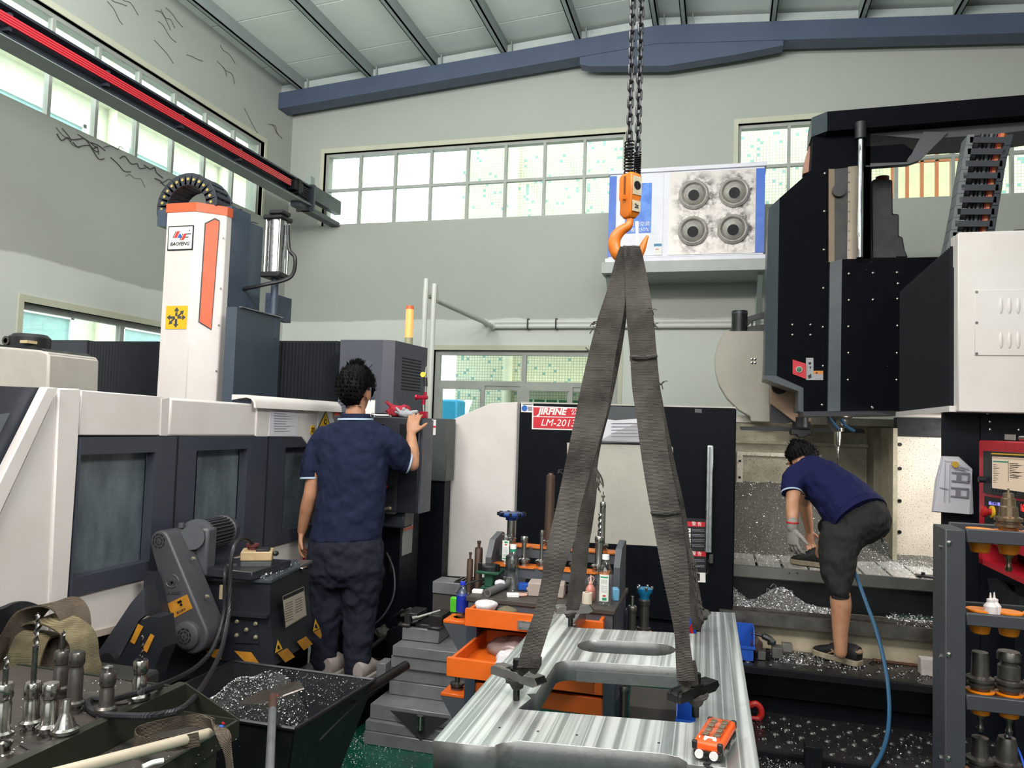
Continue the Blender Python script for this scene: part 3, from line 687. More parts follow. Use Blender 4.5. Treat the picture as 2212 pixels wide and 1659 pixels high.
# balance cylinder behind the ram
xq, yq = -3.04, 4.66
zt, zbm = at(575, 466, X=xq).z, at(575, 583, X=xq).z
cy_ = MB().lathe([(.0, zbm), (.062, zbm), (.062, zt), (0, zt)], (xq, yq, 0), 20).build('cylinder_barrel', ALU, LM)
for dx, dy in ((.055, .055), (-.055, .055), (.055, -.055), (-.055, -.055)): MB().cyl((xq+dx, yq+dy, zbm), (xq+dx, yq+dy, zt), .008, n=8).build('tie_rod', STEEL, cy_)
MB().box(xq-.075, xq+.075, yq-.075, yq+.075, zt, zt+.035).build('cylinder_cap', BLACKPL, cy_, bev=.008); MB().box(xq-.075, xq+.075, yq-.075, yq+.075, zbm-.04, zbm).build('cylinder_cap', BLACKPL, cy_, bev=.008)
MB().box(xq-.02, xq+.09, yq-.09, yq+.02, zt+.03, zt+.06).build('port_block', BLACKPL, cy_, bev=.006)
MB().cyl((xq, yq, 2.2), (xq, yq, zbm-.04), .026).build('piston_rod', HOUS, LM)
MB().tube(bez([(xq+.08, yq, zt-.03), (xq+.1, yq, zt-.2), (xq+.15, yq, zbm+.1), (xq+.12, yq, zbm-.03), (xq-.02, yq-.1, zbm-.1), (xq-.2, yq-.1, zbm-.13)], 6), .014, 8).build('air_hose', BLACKPL, LM)
zl = at(560, 675, X=-3.02).z
MB().box(-3.10, -3.02, 4.22, 4.72, 1.5, zl).build('slide_cover', M('lower_housing', '#454f5b', .42, spot='#8d949c', sscale=130, sthr=.77), LM, smooth=0)
MB().box(-3.02, -3.0, 4.24, 4.72, zl, zl+.006).build('bright_edge', ALU, LM, smooth=0)
MB().box(-3.15, -3.1, 4.72, 4.98, zl+.0, zl+.18).build('rear_plate', HOUS, LM, smooth=0)
# ---- beam end cabinet with vents and signal light
c0, c1, c2 = at(733, 800, Y=4.6).x, at(825, 800, Y=4.6).x, at(905, 800, Y=4.62).x
zc1 = 2.185
cab = [(c0, 4.6), (c1, 4.6), (c1+.07, 4.64), (-2.06, 5.12), (c0, 5.12)]
CABM = M('cabinet_grey', '#4a4c57', .4, var=.06)
cbx = MB().prism([(x, y, 1.70) for x, y in cab], (0, 0, zc1-1.70)).build('end_cabinet', CABM, LM, smooth=0)
MB().prism([(x, y+.004, 1.5) for x, y in cab], (0, 0, .195)).build('cabinet_foot', CABM, LM, smooth=0)
s0, s1 = V((c1+.07, 4.64, 0)), V((-2.06, 5.12, 0)); sd = (s1-s0).normalized(); sn = V((sd.y, -sd.x, 0)); sl = (s1-s0).length
VENT = M('vent_black', '#15181b', .6)
for j in range(11):
    z = 2.075-.021*j
    MB().prism([s0+sd*(.22*sl)+V((0, 0, z)), s0+sd*(.80*sl)+V((0, 0, z)), s0+sd*(.80*sl)+V((0, 0, z+.009)), s0+sd*(.22*sl)+V((0, 0, z+.009))], sn*.002).build('vent_slot', VENT, cbx, smooth=0)
mb = MB(); pc = at(796, 787, Y=4.6); mb.obox(pc, (.04, .012, .04), Matrix.Rotation(.7, 3, 'Y')); mb.build('cabinet_catch', M('catch_metal', '#5e626e', .35, .4), cbx, smooth=0)
sxy = s0+sd*(.62*sl)-sn*.06
sxy = V((sxy.x, sxy.y, 0)); zb_, zt_ = 2.17, 2.47
sl_ = empty('signal_light', (0, 0, 0), LM); sl_.location = V((sxy.x, sxy.y, zb_))-V(LM.location)
MB().cyl(sxy+V((0, 0, zb_)), sxy+V((0, 0, zb_+.07)), .028, n=16).build('light_base', M('khaki_plastic', '#9b9a7d', .5), sl_)
t = NT('amber_lens'); t.b.inputs['Emission Color'].default_value = (1, .42, .10, 1); t.b.inputs['Emission Strength'].default_value = .55; AMB = t.fin(lin('#f0a868'), .25, 0)
MB().cyl(sxy+V((0, 0, zb_+.07)), sxy+V((0, 0, zb_+.27)), .028, n=16).build('lens', AMB, sl_); MB().cyl(sxy+V((0, 0, zb_+.27)), sxy+V((0, 0, zb_+.295)), .0285, .024, n=16).build('light_cap', ORPR, sl_)
pl_ = at(800, 884, Y=4.59); MB().box(pl_.x-.05, pl_.x+.03, 4.592, 4.602, pl_.z-.06, pl_.z+.06).build('white_label', WHITEPR, LM, smooth=0)
# ---- tool magazine housing at the far left with its motor
mz = [(-140, 742), (0, 748), (85, 756), (100, 760), (105, 768), (103, 838), (100, 900), (-140, 900)]
MB().prism(quads(mz, Y=3.3), (0, .35, 0)).build('magazine_cover', GREYP, LM, bev=.012, seg=2)
mp = at(55, 740, Y=3.45)
MB().prism([(p.x, 3.31, p.z) for p in quads([(-140, 740), (0, 744), (88, 752), (106, 764), (105, 772), (84, 758), (0, 750), (-140, 745)], Y=3.31)], (0, .32, 0)).build('magazine_rim', BLACKPL, LM)
zt = at(55, 723, Y=3.45).z
MB().lathe([(0, 1.9), (.10, 1.9), (.105, zt-.02), (.085, zt), (0, zt)], (at(65, 740, Y=3.45).x, 3.45, 0), 20).build('magazine_motor', BLACKPL, LM)
MB().box(at(12, 740, Y=3.4).x, at(60, 740, Y=3.4).x, 3.4, 3.55, 1.95, zt-.002).build('motor_box', BLACKPL, LM, bev=.02, seg=2)
e0 = at(15, 736, Y=3.36); MB().lathe([(.014, -.01), (.026, -.01), (.026, .01), (.014, .01), (.014, -.01)], e0, 16, (0, 1, 0)).build('eye_bolt', DSTEEL, LM)
e1 = at(51, 738, Y=3.34); MB().box(e1.x-.02, e1.x+.03, 3.335, 3.4, e1.z-.008, e1.z+.008).build('gauge', M('pale_gauge', '#c9b28b', .5), LM)
ar = bez([at(108, 790, Y=3.7), at(125, 812, Y=3.7), at(150, 825, Y=3.7), at(180, 838, Y=3.7)], 4)
MB().tube(ar, .03, 6).build('magazine_arm', BLACKPL, LM)
b0 = at(112, 797, Y=3.66); MB().box(b0.x-.04, b0.x+.05, 3.6, 3.7, b0.z-.05, b0.z+.05).build('arm_bracket', BLACKPL, LM, bev=.005)
b1 = at(110, 830, Y=3.66); MB().box(b1.x-.04, b1.x+.04, 3.6, 3.72, b1.z-.04, b1.z+.01).build('arm_foot', GREYP, LM, bev=.004)
# ---- electrics cabinet under the pendant
ex = at(870, 1200, Y=4.55).x
EL = MB().box(-2.48, ex, 4.5, 4.8, 0.1, 1.12).build('electrics_cabinet', NAVYBLACK, LM, smooth=0)
MB().box(-2.5, -1.95, 4.42, 5.3, 0.0, .12).build('coolant_tank', BLACKP, LM, smooth=0)
la_ = MB().box(ex, ex+.003, 4.53, 4.69, .80, 1.10).build('rating_label', M('silver_label', '#8f9192', .35, .3), LM, smooth=0)
MB().box(ex+.003, ex+.004, 4.53, 4.69, .97, 1.10).build('label_text_block', M('label_pale', '#bdbcc6', .5), la_, smooth=0); MB().box(ex+.004, ex+.005, 4.53, 4.69, .955, .972).build('label_bar', ORPR, la_, smooth=0)
for k in range(4): MB().box(ex+.004, ex+.005, 4.545+.035*k, 4.56+.035*k, .985, 1.09).build('label_line', GREYPR, la_, smooth=0)
MB().cyl((ex-.06, 4.5, .70), (ex-.06, 4.49, .80), .01).build('door_handle', BLACKPL, EL)
cb_ = bez([(-2.03, 4.49, .82), (-1.96, 4.45, .72), (-1.94, 4.42, .58), (-1.99, 4.4, .46), (-2.07, 4.40, .38)], 6)
tag(MB().tube(cb_, .006, 6).build('grey_cable', M('cable_grey', '#4c5258', .5)), 'thin grey cable hanging in a loop beside the navy trousers', 'cable')

# ---- operator pendant
PX0, PX1, PY, PZ0, PZ1 = -2.34, at(904, 1000, Y=4.30).x, 4.30, 1.10, 1.675
PD = thing('control_pendant', 'tall charcoal control pendant that the standing worker rests a hand on', 'control panel', ((PX0+PX1)/2, PY+.1, PZ0))
PM = M('pendant_charcoal', '#33353b', .4, var=.06)
MB().box(PX0, PX1, PY, PY+.2, PZ0, PZ1).build('housing', PM, PD, bev=.006)
xe = at(861, 1000, Y=PY).x
MB().box(xe, PX1-.006, PY-.004, PY, PZ0+.01, PZ1-.04).build('side_strip', M('pendant_dark', '#191c24', .4), PD, smooth=0)
MB().box(PX1, PX1+.012, PY+.02, PY+.19, PZ0, PZ1-.01).build('rear_flange', CABM, PD, smooth=0)
scr = MB().box(PX0+.05, at(835, 950, Y=PY).x-.02, PY-.005, PY, 1.42, 1.63).build('screen', M('dark_screen', '#101418', .15), PD, smooth=0)
kp = MB().box(at(822, 950, Y=PY).x-.1, at(858, 950, Y=PY).x, PY-.004, PY, 1.30, 1.60).build('key_panel', M('key_field', '#26282e', .45), PD, smooth=0)
KEYG = M('key_grey', '#8a8d92', .5)
for r_ in range(9):
    for c_ in range(4):
        x = at(858, 950, Y=PY).x-.018-.026*c_; z = 1.585-.028*r_
        MB().box(x-.009, x+.009, PY-.008, PY-.004, z-.008, z+.008).build('key', KEYG if r_ < 4 else BLACKPL, kp, smooth=0)
kp2 = MB().box(at(858, 1050, Y=PY).x-.25, at(858, 1050, Y=PY).x-.01, PY-.004, PY, 1.13, 1.28).build('switch_panel', MATS['key_field'], PD, smooth=0)
for c_ in range(5): MB().cyl((xe-.03-.045*c_, PY-.004, 1.25), (xe-.03-.045*c_, PY-.02, 1.25), .012, n=10).build('knob', REDPR if c_ == 1 else BLACKPL, kp2)
for r_ in range(4):
    for c_ in range(6): MB().box(xe-.03-.032*c_-.01, xe-.03-.032*c_+.01, PY-.008, PY-.004, 1.15+.02*r_, 1.164+.02*r_).build('key', BLACKPL, kp2, smooth=0)
MB().box(PX0+.1, PX1-.1, PY+.05, PY+.2, 1.0, PZ0).build('pendant_arm', PM, PD, bev=.01)
wr_ = tag(MB().tube(bez([(xe-.11, PY-.03, 1.115), (xe-.06, PY-.035, 1.12), (xe-.02, PY-.03, 1.128)], 4), [.012]*8+[.008], 8).build('twist_drill', M('brass_steel', '#b7ab93', .3, .8)), 'pale twist drill lying on the ledge at the foot of the pendant', 'drill bit')
MB().box(xe-.2, xe, PY-.05, PY, 1.095, 1.103).build('ledge', PM, PD, smooth=0)
# things lying on the pendant
def rag(name, c, rx, ry, rz, seed, mat, label, cat='glove', n=3):
    rnd = random.Random(seed); mb = MB(); mb.ball(c, rx, ry, rz, 20, 12)
    for k in range(n):
        a = rnd.uniform(0, 6.28); d = V((math.cos(a)*rx*.9, math.sin(a)*ry*.5, rnd.uniform(-.1, .7)*rz)); e = d*rnd.uniform(1.5, 1.9)+V((0, 0, rnd.uniform(-.2, .5)*rz))
        mb.tube([V(c)+d*.4, V(c)+d, V(c)+e], [rx*.3, rx*.22, rx*.16], 8)
    vs = []
    for v in mb.v:
        v = V(v); dd = noise.noise_vector(v*38+V((seed, 0, 0)))*.35*min(rx, rz) + noise.noise_vector(v*90)*.12*min(rx, rz); v = v+dd; v.z = max(v.z, c[2]-rz*.75); vs.append(tuple(v))
    mb.v = vs; return tag(mb.build(name, mat, smooth=60), label, cat)
REDC = M('red_knit', '#a31f33', .85, bump=.5, bscale=200); GRYC = M('grey_knit', '#a5a7ac', .85, bump=.5, bscale=200)
g0 = at(858, 897, Y=PY+.08)
rag('work_glove', (g0.x, PY+.12, PZ1+.036), .075, .06, .045, 3, REDC, 'crumpled red knitted glove on top of the pendant', n=5)
rag('work_glove', (g0.x+.075, PY+.045, PZ1+.022), .05, .035, .028, 5, GRYC, 'grey knitted glove beside the red one on the pendant', n=4)
sp_ = at(824, 898, Y=PY+.06); spn = thing('spanner', 'small chrome spanner lying on top of the pendant behind the neck', 'wrench', (sp_.x, PY+.08, PZ1))
MB().tube([(sp_.x-.06, PY+.08, PZ1+.01), (sp_.x+.04, PY+.09, PZ1+.01)], .007, 8).build('shank', STEEL, spn); MB().lathe([(.006, 0), (.016, 0), (.016, .012), (.006, .012), (.006, 0)], (sp_.x+.05, PY+.092, PZ1+.002), 12).build('ring_end', STEEL, spn); MB().ball((sp_.x-.07, PY+.08, PZ1+.012), .013).build('jaw', STEEL, spn)
# magnetic stand with red clamp joints and dial
mx = at(899, 900, Y=PY+.14); B = V((PX1-.035, PY+.14, PZ1))
MS = thing('dial_indicator_stand', 'red jointed indicator stand with round yellow dial on the pendant corner', 'gauge', B)
REDA = M('red_anodised', '#b01f3a', .3, .5)
MB().box(B.x-.024, B.x+.024, B.y-.02, B.y+.02, B.z, B.z+.042).build('magnet_base', REDA, MS, bev=.003)
MB().cyl(B+V((0, 0, .042)), B+V((-.003, 0, .085)), .010).build('lower_rod', STEEL, MS); MB().cyl(B+V((-.003, 0, .085)), B+V((-.003, 0, .12)), .011).build('joint', REDA, MS)
MB().box(B.x-.05, B.x+.022, B.y-.014, B.y+.014, B.z+.118, B.z+.142).build('clamp', REDA, MS, bev=.005); MB().cyl(B+V((-.058, 0, .13)), B+V((-.044, 0, .13)), .018, n=12).build('clamp_knob', REDA, MS)
MB().cyl(B+V((.006, 0, .142)), B+V((.006, 0, .165)), .010).build('joint', REDA, MS); MB().cyl(B+V((.006, 0, .165)), B+V((.006, 0, .2)), .008).build('upper_rod', STEEL, MS)
MB().cyl(B+V((.006, 0, .2)), B+V((.002, 0, .255)), .012).build('dial_neck', BLACKPL, MS); MB().cyl(B+V((-.008, -.02, .272)), B+V((-.008, .005, .272)), .017, n=16).build('dial', M('dial_yellow', '#d8c94a', .4), MS); MB().cyl(B+V((.002, 0, .255)), B+V((.004, 0, .325)), .009, .003).build('stylus', STEEL, MS)
# pale box behind the pendant
bx0, bx1 = at(906, 903, Y=5.0), at(972, 915, Y=5.0)
jb = thing('junction_box', 'dark flat box with a white label behind the pendant', 'box', ((bx0.x+bx1.x)/2, 5.05, 1.4))
MB().box(-2.05, bx1.x, 4.95, 5.12, 1.25, bx0.z).build('body', M('slate_box', '#474c4c', .5), jb, bev=.004)
l0, l1 = at(917, 906, Y=4.94), at(940, 940, Y=4.94); lb_ = MB().box(l0.x, l1.x, 4.945, 4.95, l1.z, l0.z).build('label', WHITEPR, jb, smooth=0)
MB().box(l0.x, l1.x, 4.943, 4.945, l0.z-.055, l0.z-.042).build('red_band', REDPR, lb_, smooth=0)
for k in range(3): MB().box(l0.x+.008+.02*k, l0.x+.02+.02*k, 4.943, 4.945, l0.z-.035, l0.z-.012).build('glyph', BLACKPR, lb_, smooth=0)
MB().box(jb.location.x-.1, jb.location.x+.1, 4.98, 5.1, 0, 1.25).build('post', NAVYBLACK, jb, smooth=0)
# ================================================================ right gantry machine
GM = thing('gantry_milling_machine', 'black and white gantry milling machine with open right door and heaps of swarf inside', 'milling machine', (.3, 6, 0))
YD = 5.12
def gp(px, Y, th, mat, name, parent=None, bev=0., sm=0, dy=0., **k):
    pts = [p+V((0, dy, 0)) for p in quads(px, Y=Y)]
    return MB().prism(pts, (0, th, 0)).build(name, mat, parent or GM, bev=bev, smooth=sm, **k)
DOORM = M('door_blue_black', '#0c0f15', .45, spot='#6d7176', sscale=200, sthr=.80, spec=.1)
gp([(920, 931), (1060, 871), (1118, 869), (1112, 1251), (874, 1241)], 5.16, .04, WHITEP, 'white_side_sheet', bev=.003)
MB().box(-2.18, .05, 5.2, 6.9, .0, 1.55).build('enclosure_body', NAVYBLACK, GM, smooth=0)
MB().box(-2.22, 1.3, 5.21, 7.2, 0, .27).build('machine_base', NAVYBLACK, GM, smooth=0)
MB().box(-2.2, .06, 5.16, 5.2, 0, .57).build('lower_sheet', NAVYBLACK, GM, smooth=0)
dl, dr = at(1119, 1000, Y=YD).x, at(1587, 1000, Y=YD).x
MB().box(dl, dr, YD, YD+.06, .42, 1.805).build('sliding_door', DOORM, GM, bev=.004)
MB().box(dl-.018, dl, YD+.01, YD+.05, .5, 1.80).build('door_post', M('worn_post', '#7d7a77', .4, .4), GM, smooth=0)
MB().box(dl, dr, YD+.02, YD+.08, 1.80, 1.815).build('door_rail', M('pale_rail', '#b5b3a8', .5), GM, smooth=0)
MB().box(dr-.02, dr+.006, YD+.06, YD+.2, .43, 1.80).build('door_return', DOORM, GM, smooth=0)
def dpx(px, d=0., th=.004): return MB().prism([p+V((0, -d, 0)) for p in quads(px, Y=YD)], (0, -th, 0))
BOARD = M('oily_pale_board', '#b3b0a6', .3, dirt='#94928a', damt=.5, scale=3, spot='#e9eaea', sscale=55, sthr=.80)
dpx([(1225, 956), (1450, 963), (1454, 968), (1455, 1182), (1225, 1170)]).build('window_board', BOARD, GM, bev=.002)
# name plate
sg = dpx([(1150, 877), (1302, 882), (1301, 931), (1149, 927)]).build('name_plate', WHITEPR, GM, smooth=0)
dpx([(1152.5, 879.5), (1300, 884.5), (1299, 902), (1152.5, 898.5)], .004, .0015).build('red_field', REDPR, sg, smooth=0)
dpx([(1152.5, 900.5), (1299, 904), (1298.5, 928.5), (1152, 924.5)], .004, .0015).build('red_field', REDPR, sg, smooth=0)
xd = at(1300, 950, Y=YD)-at(1150, 945, Y=YD)
text('JIRFINE', .062, WHITEPR, sg, at(1192, 889.5, Y=YD-.006), xd, (0, 0, 1), shear=.25, bold=.0022)
text('公司', .044, WHITEPR, sg, at(1247, 891, Y=YD-.006), xd, (0, 0, 1)); text('LM-2013', .068, WHITEPR, sg, at(1205, 914, Y=YD-.006), xd, (0, 0, 1), shear=.25)
st = dpx([(1126, 871), (1152, 872), (1152, 891), (1126, 890)]).build('round_sticker', WHITEPR, GM, smooth=0)
p = at(1133, 882, Y=YD-.004); MB().cyl(p, p+V((0, -.0015, 0)), .021, n=18).build('blue_disc', BLUEPR, st)
dpx([(1129, 872.5), (1150, 873.5), (1150, 875), (1129, 874)], .004, .001).build('sticker_text', BLACKPR, st, smooth=0); dpx([(1140, 878), (1150, 878.5), (1150, 888), (1141, 887.5)], .004, .001).build('sticker_text', GREYPR, st, smooth=0)
dpx([(1501, 883), (1516, 884), (1516, 892), (1501, 891)]).build('grey_tape', M('grey_tape', '#4d5155', .5), GM, smooth=0)
# paper tray
ty = dpx([(1283, 877), (1402, 880), (1402, 958), (1280, 957)], 0, .02).build('paper_tray', M('tray_grey', '#43474b', .4), GM, smooth=0)
for k, (px, mm) in enumerate(([[(1292, 903), (1330, 908), (1385, 904), (1386, 955), (1290, 953)], PAPER], [[(1288, 898), (1296, 900), (1300, 952), (1287, 952)], M('paper_shade', '#a8a6ab', .8)], [[(1336, 930), (1384, 912), (1386, 953), (1296, 952)], MATS['paper_shade']])):
    pp = dpx(px, .02+.002*k, .0015).build('paper_sheet', mm, ty, smooth=0)
    if k != 1:
        for j in range(5): dpx([(1322, 914+7*j), (1384, 914+7*j), (1384, 915+7*j), (1322, 915+7*j)], .024+.002*k, .0008).build('print_line', GREYPR, pp, smooth=0)
# handle, warning strip
h0, h1 = at(1534, 962, Y=YD-.05), at(1530, 1194, Y=YD-.05)
hd = MB().prism([(h1.x-.022, YD-.06, h1.z), (h1.x+.022, YD-.06, h1.z), (h0.x+.020, YD-.06, h0.z), (h0.x-.018, YD-.06, h0.z)], (0, .04, 0)).build('door_handle', ALU, GM, bev=.006, seg=2)
MB().box(h0.x-.006, h0.x+.004, YD-.063, YD-.06, h1.z+.01, h0.z-.01).build('handle_groove', M('groove_shade', '#8b8d8f', .4, .8), hd, smooth=0)
mb = MB(); mb.box(h0.x-.015, h0.x+.015, YD-.03, YD, h0.z-.06, h0.z-.02); mb.box(h1.x-.015, h1.x+.015, YD-.03, YD, h1.z+.02, h1.z+.06); mb.build('handle_foot', BLACKPL, hd, smooth=0)
lk = at(1536, 1200, Y=YD-.04); MB().box(lk.x-.012, lk.x+.014, YD-.05, YD-.02, lk.z-.05, lk.z+.01).build('latch', DSTEEL, hd, bev=.003); MB().tube(bez([lk, lk+V((-.02, 0, -.05)), lk+V((-.015, 0, -.1)), lk+V((-.03, 0, -.12))], 4), .003, 5).build('latch_wire', STEEL, hd)
ws = dpx([(1470, 1118), (1526, 1121), (1525, 1259), (1470, 1256)]).build('warning_strip', BLACKPR, GM, smooth=0)
for y in (1126, 1190):
    dpx([(1471, y), (1525, y+1.5), (1525, y+12), (1471, y+10.5)], .004, .001).build('red_bar', REDPR, ws, smooth=0)
    text('警 告', .028, WHITEPR, ws, at(1505, y+6, Y=YD-.0055), xd, (0, 0, 1))
p = at(1480.5, 1132, Y=YD-.005); dpx([(1480.5, 1127.5), (1484.5, 1135.5), (1476.5, 1135)], .005, .001).build('hazard_triangle', YELLOW, ws, smooth=0)
for y in (1141, 1152, 1163, 1174, 1206, 1218):
    dpx([(1478, y), (1492, y+.4), (1492, y+9), (1478, y+8.6)], .004, .001).build('pictogram', WHITEPR, ws, smooth=0)
    dpx([(1482, y+2), (1488, y+2.4), (1489, y+6), (1481, y+6)], .005, .001).build('pictogram_mark', REDPR if y in (1163, 1174) else BLACKPR, ws, smooth=0)
    for q in (2, 5): dpx([(1495, y+q), (1522, y+q+.7), (1522, y+q+1.7), (1495, y+q+1)], .004, .001).build('text_line', GREYPR, ws, smooth=0)
dpx([(1484, 1236), (1524, 1237), (1524, 1258), (1484, 1256)], .004, .001).build('pictogram', WHITEPR, ws, smooth=0)
dpx([(1499, 1238), (1512, 1238.5), (1512, 1254), (1499, 1253.5)], .005, .001).build('pictogram_mark', BLACKPR, ws, smooth=0)
# ---- bed, way rail and table
BEDM = M('grimy_cream_paint', '#c2b59c', .55, dirt='#4f4230', damt=.75, scale=4.5)
MB().box(.02, 2.2, 5.165, 5.5, 0, .485).build('bed', BEDM, GM, smooth=0)
RAILM = M('oily_way', '#77716c', .3, .7, dirt='#35302c', damt=.6, scale=12)
rl = MB(); rl.box(.0, 2.2, 5.08, 5.42, .485, .50); rl.box(.0, 2.2, 5.07, 5.1, .455, .53); rl.box(.0, 2.2, 5.14, 5.2, .5, .535); rl.build('way_cover', RAILM, GM, smooth=0)
for k in range(9): MB().cyl((.12+.17*k, 5.12, .5), (.12+.17*k, 5.12, .512), .010, n=8).build('cap_screw', BLUED, GM)
MB().box(.06, 2.1, 5.56, 6.9, .5, .69).build('table_skirt', M('table_skirt_paint', '#12161e', .35, spot='#8d9094', sscale=28, sthr=.80), GM, smooth=0)
t = NT('swept_table_steel')
c = t.mix(t.ramp(t.noise(60, (1, .06, 1), detail=2), .35, .7), lin('#b3b1ae'), lin('#dad9d7')); c = t.mix(t.ramp(t.noise(160, detail=2), .58, .7), c, lin('#e6e7e8')); TABM = t.fin(c, .34, .4)
MB().box(.085, 2.1, 5.5, 5.53, .672, .745).build('table_edge', M('table_edge_steel', '#8d8a86', .38, .7), GM, smooth=0)
x = .085
while x < 2.0:
    MB().box(x, x+.150, 5.53, 6.7, .68, .745).build('table_slab', TABM, GM, smooth=0); x += .168
MB().box(.085, 2.1, 5.53, 6.7, .66, .70).build('slot_floor', DSTEEL, GM, smooth=0)
for px in (1705, 1722): MB().cyl(at(px, 1238, Y=5.499), at(px, 1238, Y=5.497), .006, n=10).build('edge_hole', BLACKPR, GM)
# ---- enclosure walls inside
INM = M('speckled_cream_sheet', '#a39c88', .5, dirt='#5f5a4a', damt=.7, scale=5, spot='#3d3a33', sscale=120, sthr=.62)
INW = M('speckled_white_sheet', '#c9c2b6', .45, dirt='#978d7c', damt=.45, scale=4, spot='#55504a', sscale=130, sthr=.60)
YI = 6.95
MB().box(.0, 1.62, YI, YI+.04, .6, 1.74).build('back_sheet', INM, GM, smooth=0)
MB().box(.05, 1.5, YI-.05, YI, 1.56, 1.585).build('sheet_ledge', INM, GM, smooth=0)
i0, i1 = at(1592, 975, Y=YI-.03), at(1705, 1092, Y=YI-.03)
mb = MB(); fx0, fx1, fz0, fz1 = i0.x, i1.x+.25, i1.z, i0.z
for q in ((fx0, fx1, fz0, fz0+.05), (fx0, fx1, fz1-.03, fz1), (fx0, fx0+.05, fz0+.05, fz1-.03)): mb.box(q[0], q[1], YI-.07, YI, q[2], q[3])
mb.build('inspection_frame', INW, GM, smooth=0)
for z in (fz0+.1, (fz0+fz1)/2, fz1-.08): MB().cyl((fx0+.025, YI-.07, z), (fx0+.025, YI-.078, z), .011, n=8).build('screw', BLUED, GM)
MB().box(fx0+.05, fx1, YI-.03, YI-.02, fz0+.05, fz1-.03).build('inspection_sheet', INM, GM, smooth=0)
xe_ = at(1878, 1000, Y=YI).x
MB().box(xe_-.02, xe_+.03, YI-.3, YI, .7, 1.72).build('corner_post', M('dark_cream_post', '#6f6a5a', .5), GM, smooth=0)
xr = at(1932, 1050, Y=6.3).x
MB().prism([(xe_, YI, .6), (xe_, YI+.03, .6), (xr, 6.33, .6), (xr, 6.3, .6)], (0, 0, 1.12)).build('angled_sheet', INM, GM, smooth=0)
MB().box(xr-.03, xr+.0, 6.2, 6.33, .7, 1.72).build('corner_post', INM, GM, smooth=0)
MB().box(xr, 2.0, 6.3, 6.34, .6, 1.66).build('white_splash_sheet', INW, GM, smooth=0)
MB().box(xr, 2.0, 6.22, 6.34, 1.66, 1.80).build('dark_header', BLACKP, GM, smooth=0)
for z in (.95, 1.18, 1.42, 1.6): MB().cyl((xr+.035, 6.3, z), (xr+.035, 6.288, z), .014, n=8).build('screw', BLUED, GM)
MB().box(.0, 1.6, YI-.02, YI+.06, 1.74, 1.80).build('top_ledge', INW, GM, smooth=0)
MB().box(-.05, .06, 5.6, 7.0, .3, 1.74).build('left_inner_wall', INM, GM, smooth=0)
MB().box(2.1, 2.2, 5.3, 7.0, 0, 1.8).build('right_inner_wall', INM, GM, smooth=0)
# heaps of swarf
SWARF = M('swarf_grey', '#77746f', .55, .35, dirt='#3d3a37', damt=.6, scale=60, spot='#e6e7e8', sscale=210, sthr=.66, bump=.9, bscale=170)
def heap(name, x0, x1, y0, y1, h, mat=SWARF, nx=40, ny=26, parent=None, base=None):
    vs = []; fs = []
    for j in range(ny+1):
        for i in range(nx+1):
            u_, v_ = i/nx, j/ny; X_, Y_ = x0+(x1-x0)*u_, y0+(y1-y0)*v_
            vs.append((X_, Y_, h(u_, v_, X_, Y_)+.008*noise.noise(V((X_*40, Y_*40, 3)))))
    for j in range(ny):
        for i in range(nx): k = j*(nx+1)+i; fs.append((k, k+1, k+nx+2, k+nx+1))
    mb = MB(); mb.v = vs; mb.f = fs; return mb.build(name, mat, parent, smooth=50, kind='stuff', recalc=False)
def sstep(a, b, x): t_ = min(1, max(0, (x-a)/(b-a))); return t_*t_*(3-2*t_)
def hA(u_, v_, X_, Y_):
    e = .45 + .25*noise.noise(V((X_*2.2, 1, 5)))
    return .735+ .02*noise.noise(V((X_*6, Y_*6, 0))) + sstep(e-.25, 1.0, v_)*(.50 - .30*sstep(.35, .75, u_)) * (1-.2*sstep(.9, 1, u_))
hs = heap('swarf_heap', .07, 1.55, 5.75, YI-.02, hA); tag(hs, 'big grey heap of swarf at the back of the machining table', 'swarf')
def on(hf, x0, x1, y0, y1):
    def f(r):
        u_, v_ = r.random(), r.random(); X_, Y_ = x0+(x1-x0)*u_, y0+(y1-y0)*v_; return V((X_, Y_, hf(u_, v_, X_, Y_)+.006)), None
    return f
flakes('swarf_flake', 5200, on(hA, .07, 1.55, 5.75, YI-.02), size=(.003, .009), label='bright curled chips scattered over the heap and table', seed=2)
def flat(x0, x1, y0, y1, z, bias=1.):
    return lambda r: (V((x0+(x1-x0)*r.random(), y0+(y1-y0)*r.random()**bias, z+.004*r.random())), None)
flakes('swarf_flake', 1500, flat(1.15, 1.9, 5.6, 6.28, .75), size=(.004, .010), label='white band of chips along the right end of the table', seed=3)
flakes('swarf_flake', 1500, flat(.1, 1.9, 5.51, 6.2, .747), size=(.003, .007), label='thin scatter of chips on the front of the table', seed=4)
def hB(u_, v_, X_, Y_): return .50+.10*max(0, 1-abs(u_-.02)/.16)*(v_)+.11*math.exp(-((u_-.45)/.16)**2)*sstep(.2, .9, v_)
flakes('swarf_flake', 2600, lambda r: (lambda u_, v_: (V((.06+.75*u_, 5.2+.34*v_, hB(u_, v_, 0, 0)*1.0+.006*r.random())), None))(r.random(), r.random()**.6), size=(.004, .010), label='silver chips banked on the way cover below the table', seed=5)
heap('swarf_bank', .05, .82, 5.2, 5.56, hB); tag(bpy.data.objects['swarf_bank'], 'low grey bank of swarf lying on the way cover', 'swarf')
flakes('swarf_flake', 700, lambda r: (V((1.02+.3*r.random(), 5.1+.3*r.random(), .505+.05*r.random()*r.random())), None), size=(.004, .010), label='chips heaped at the right end of the way cover', seed=6)
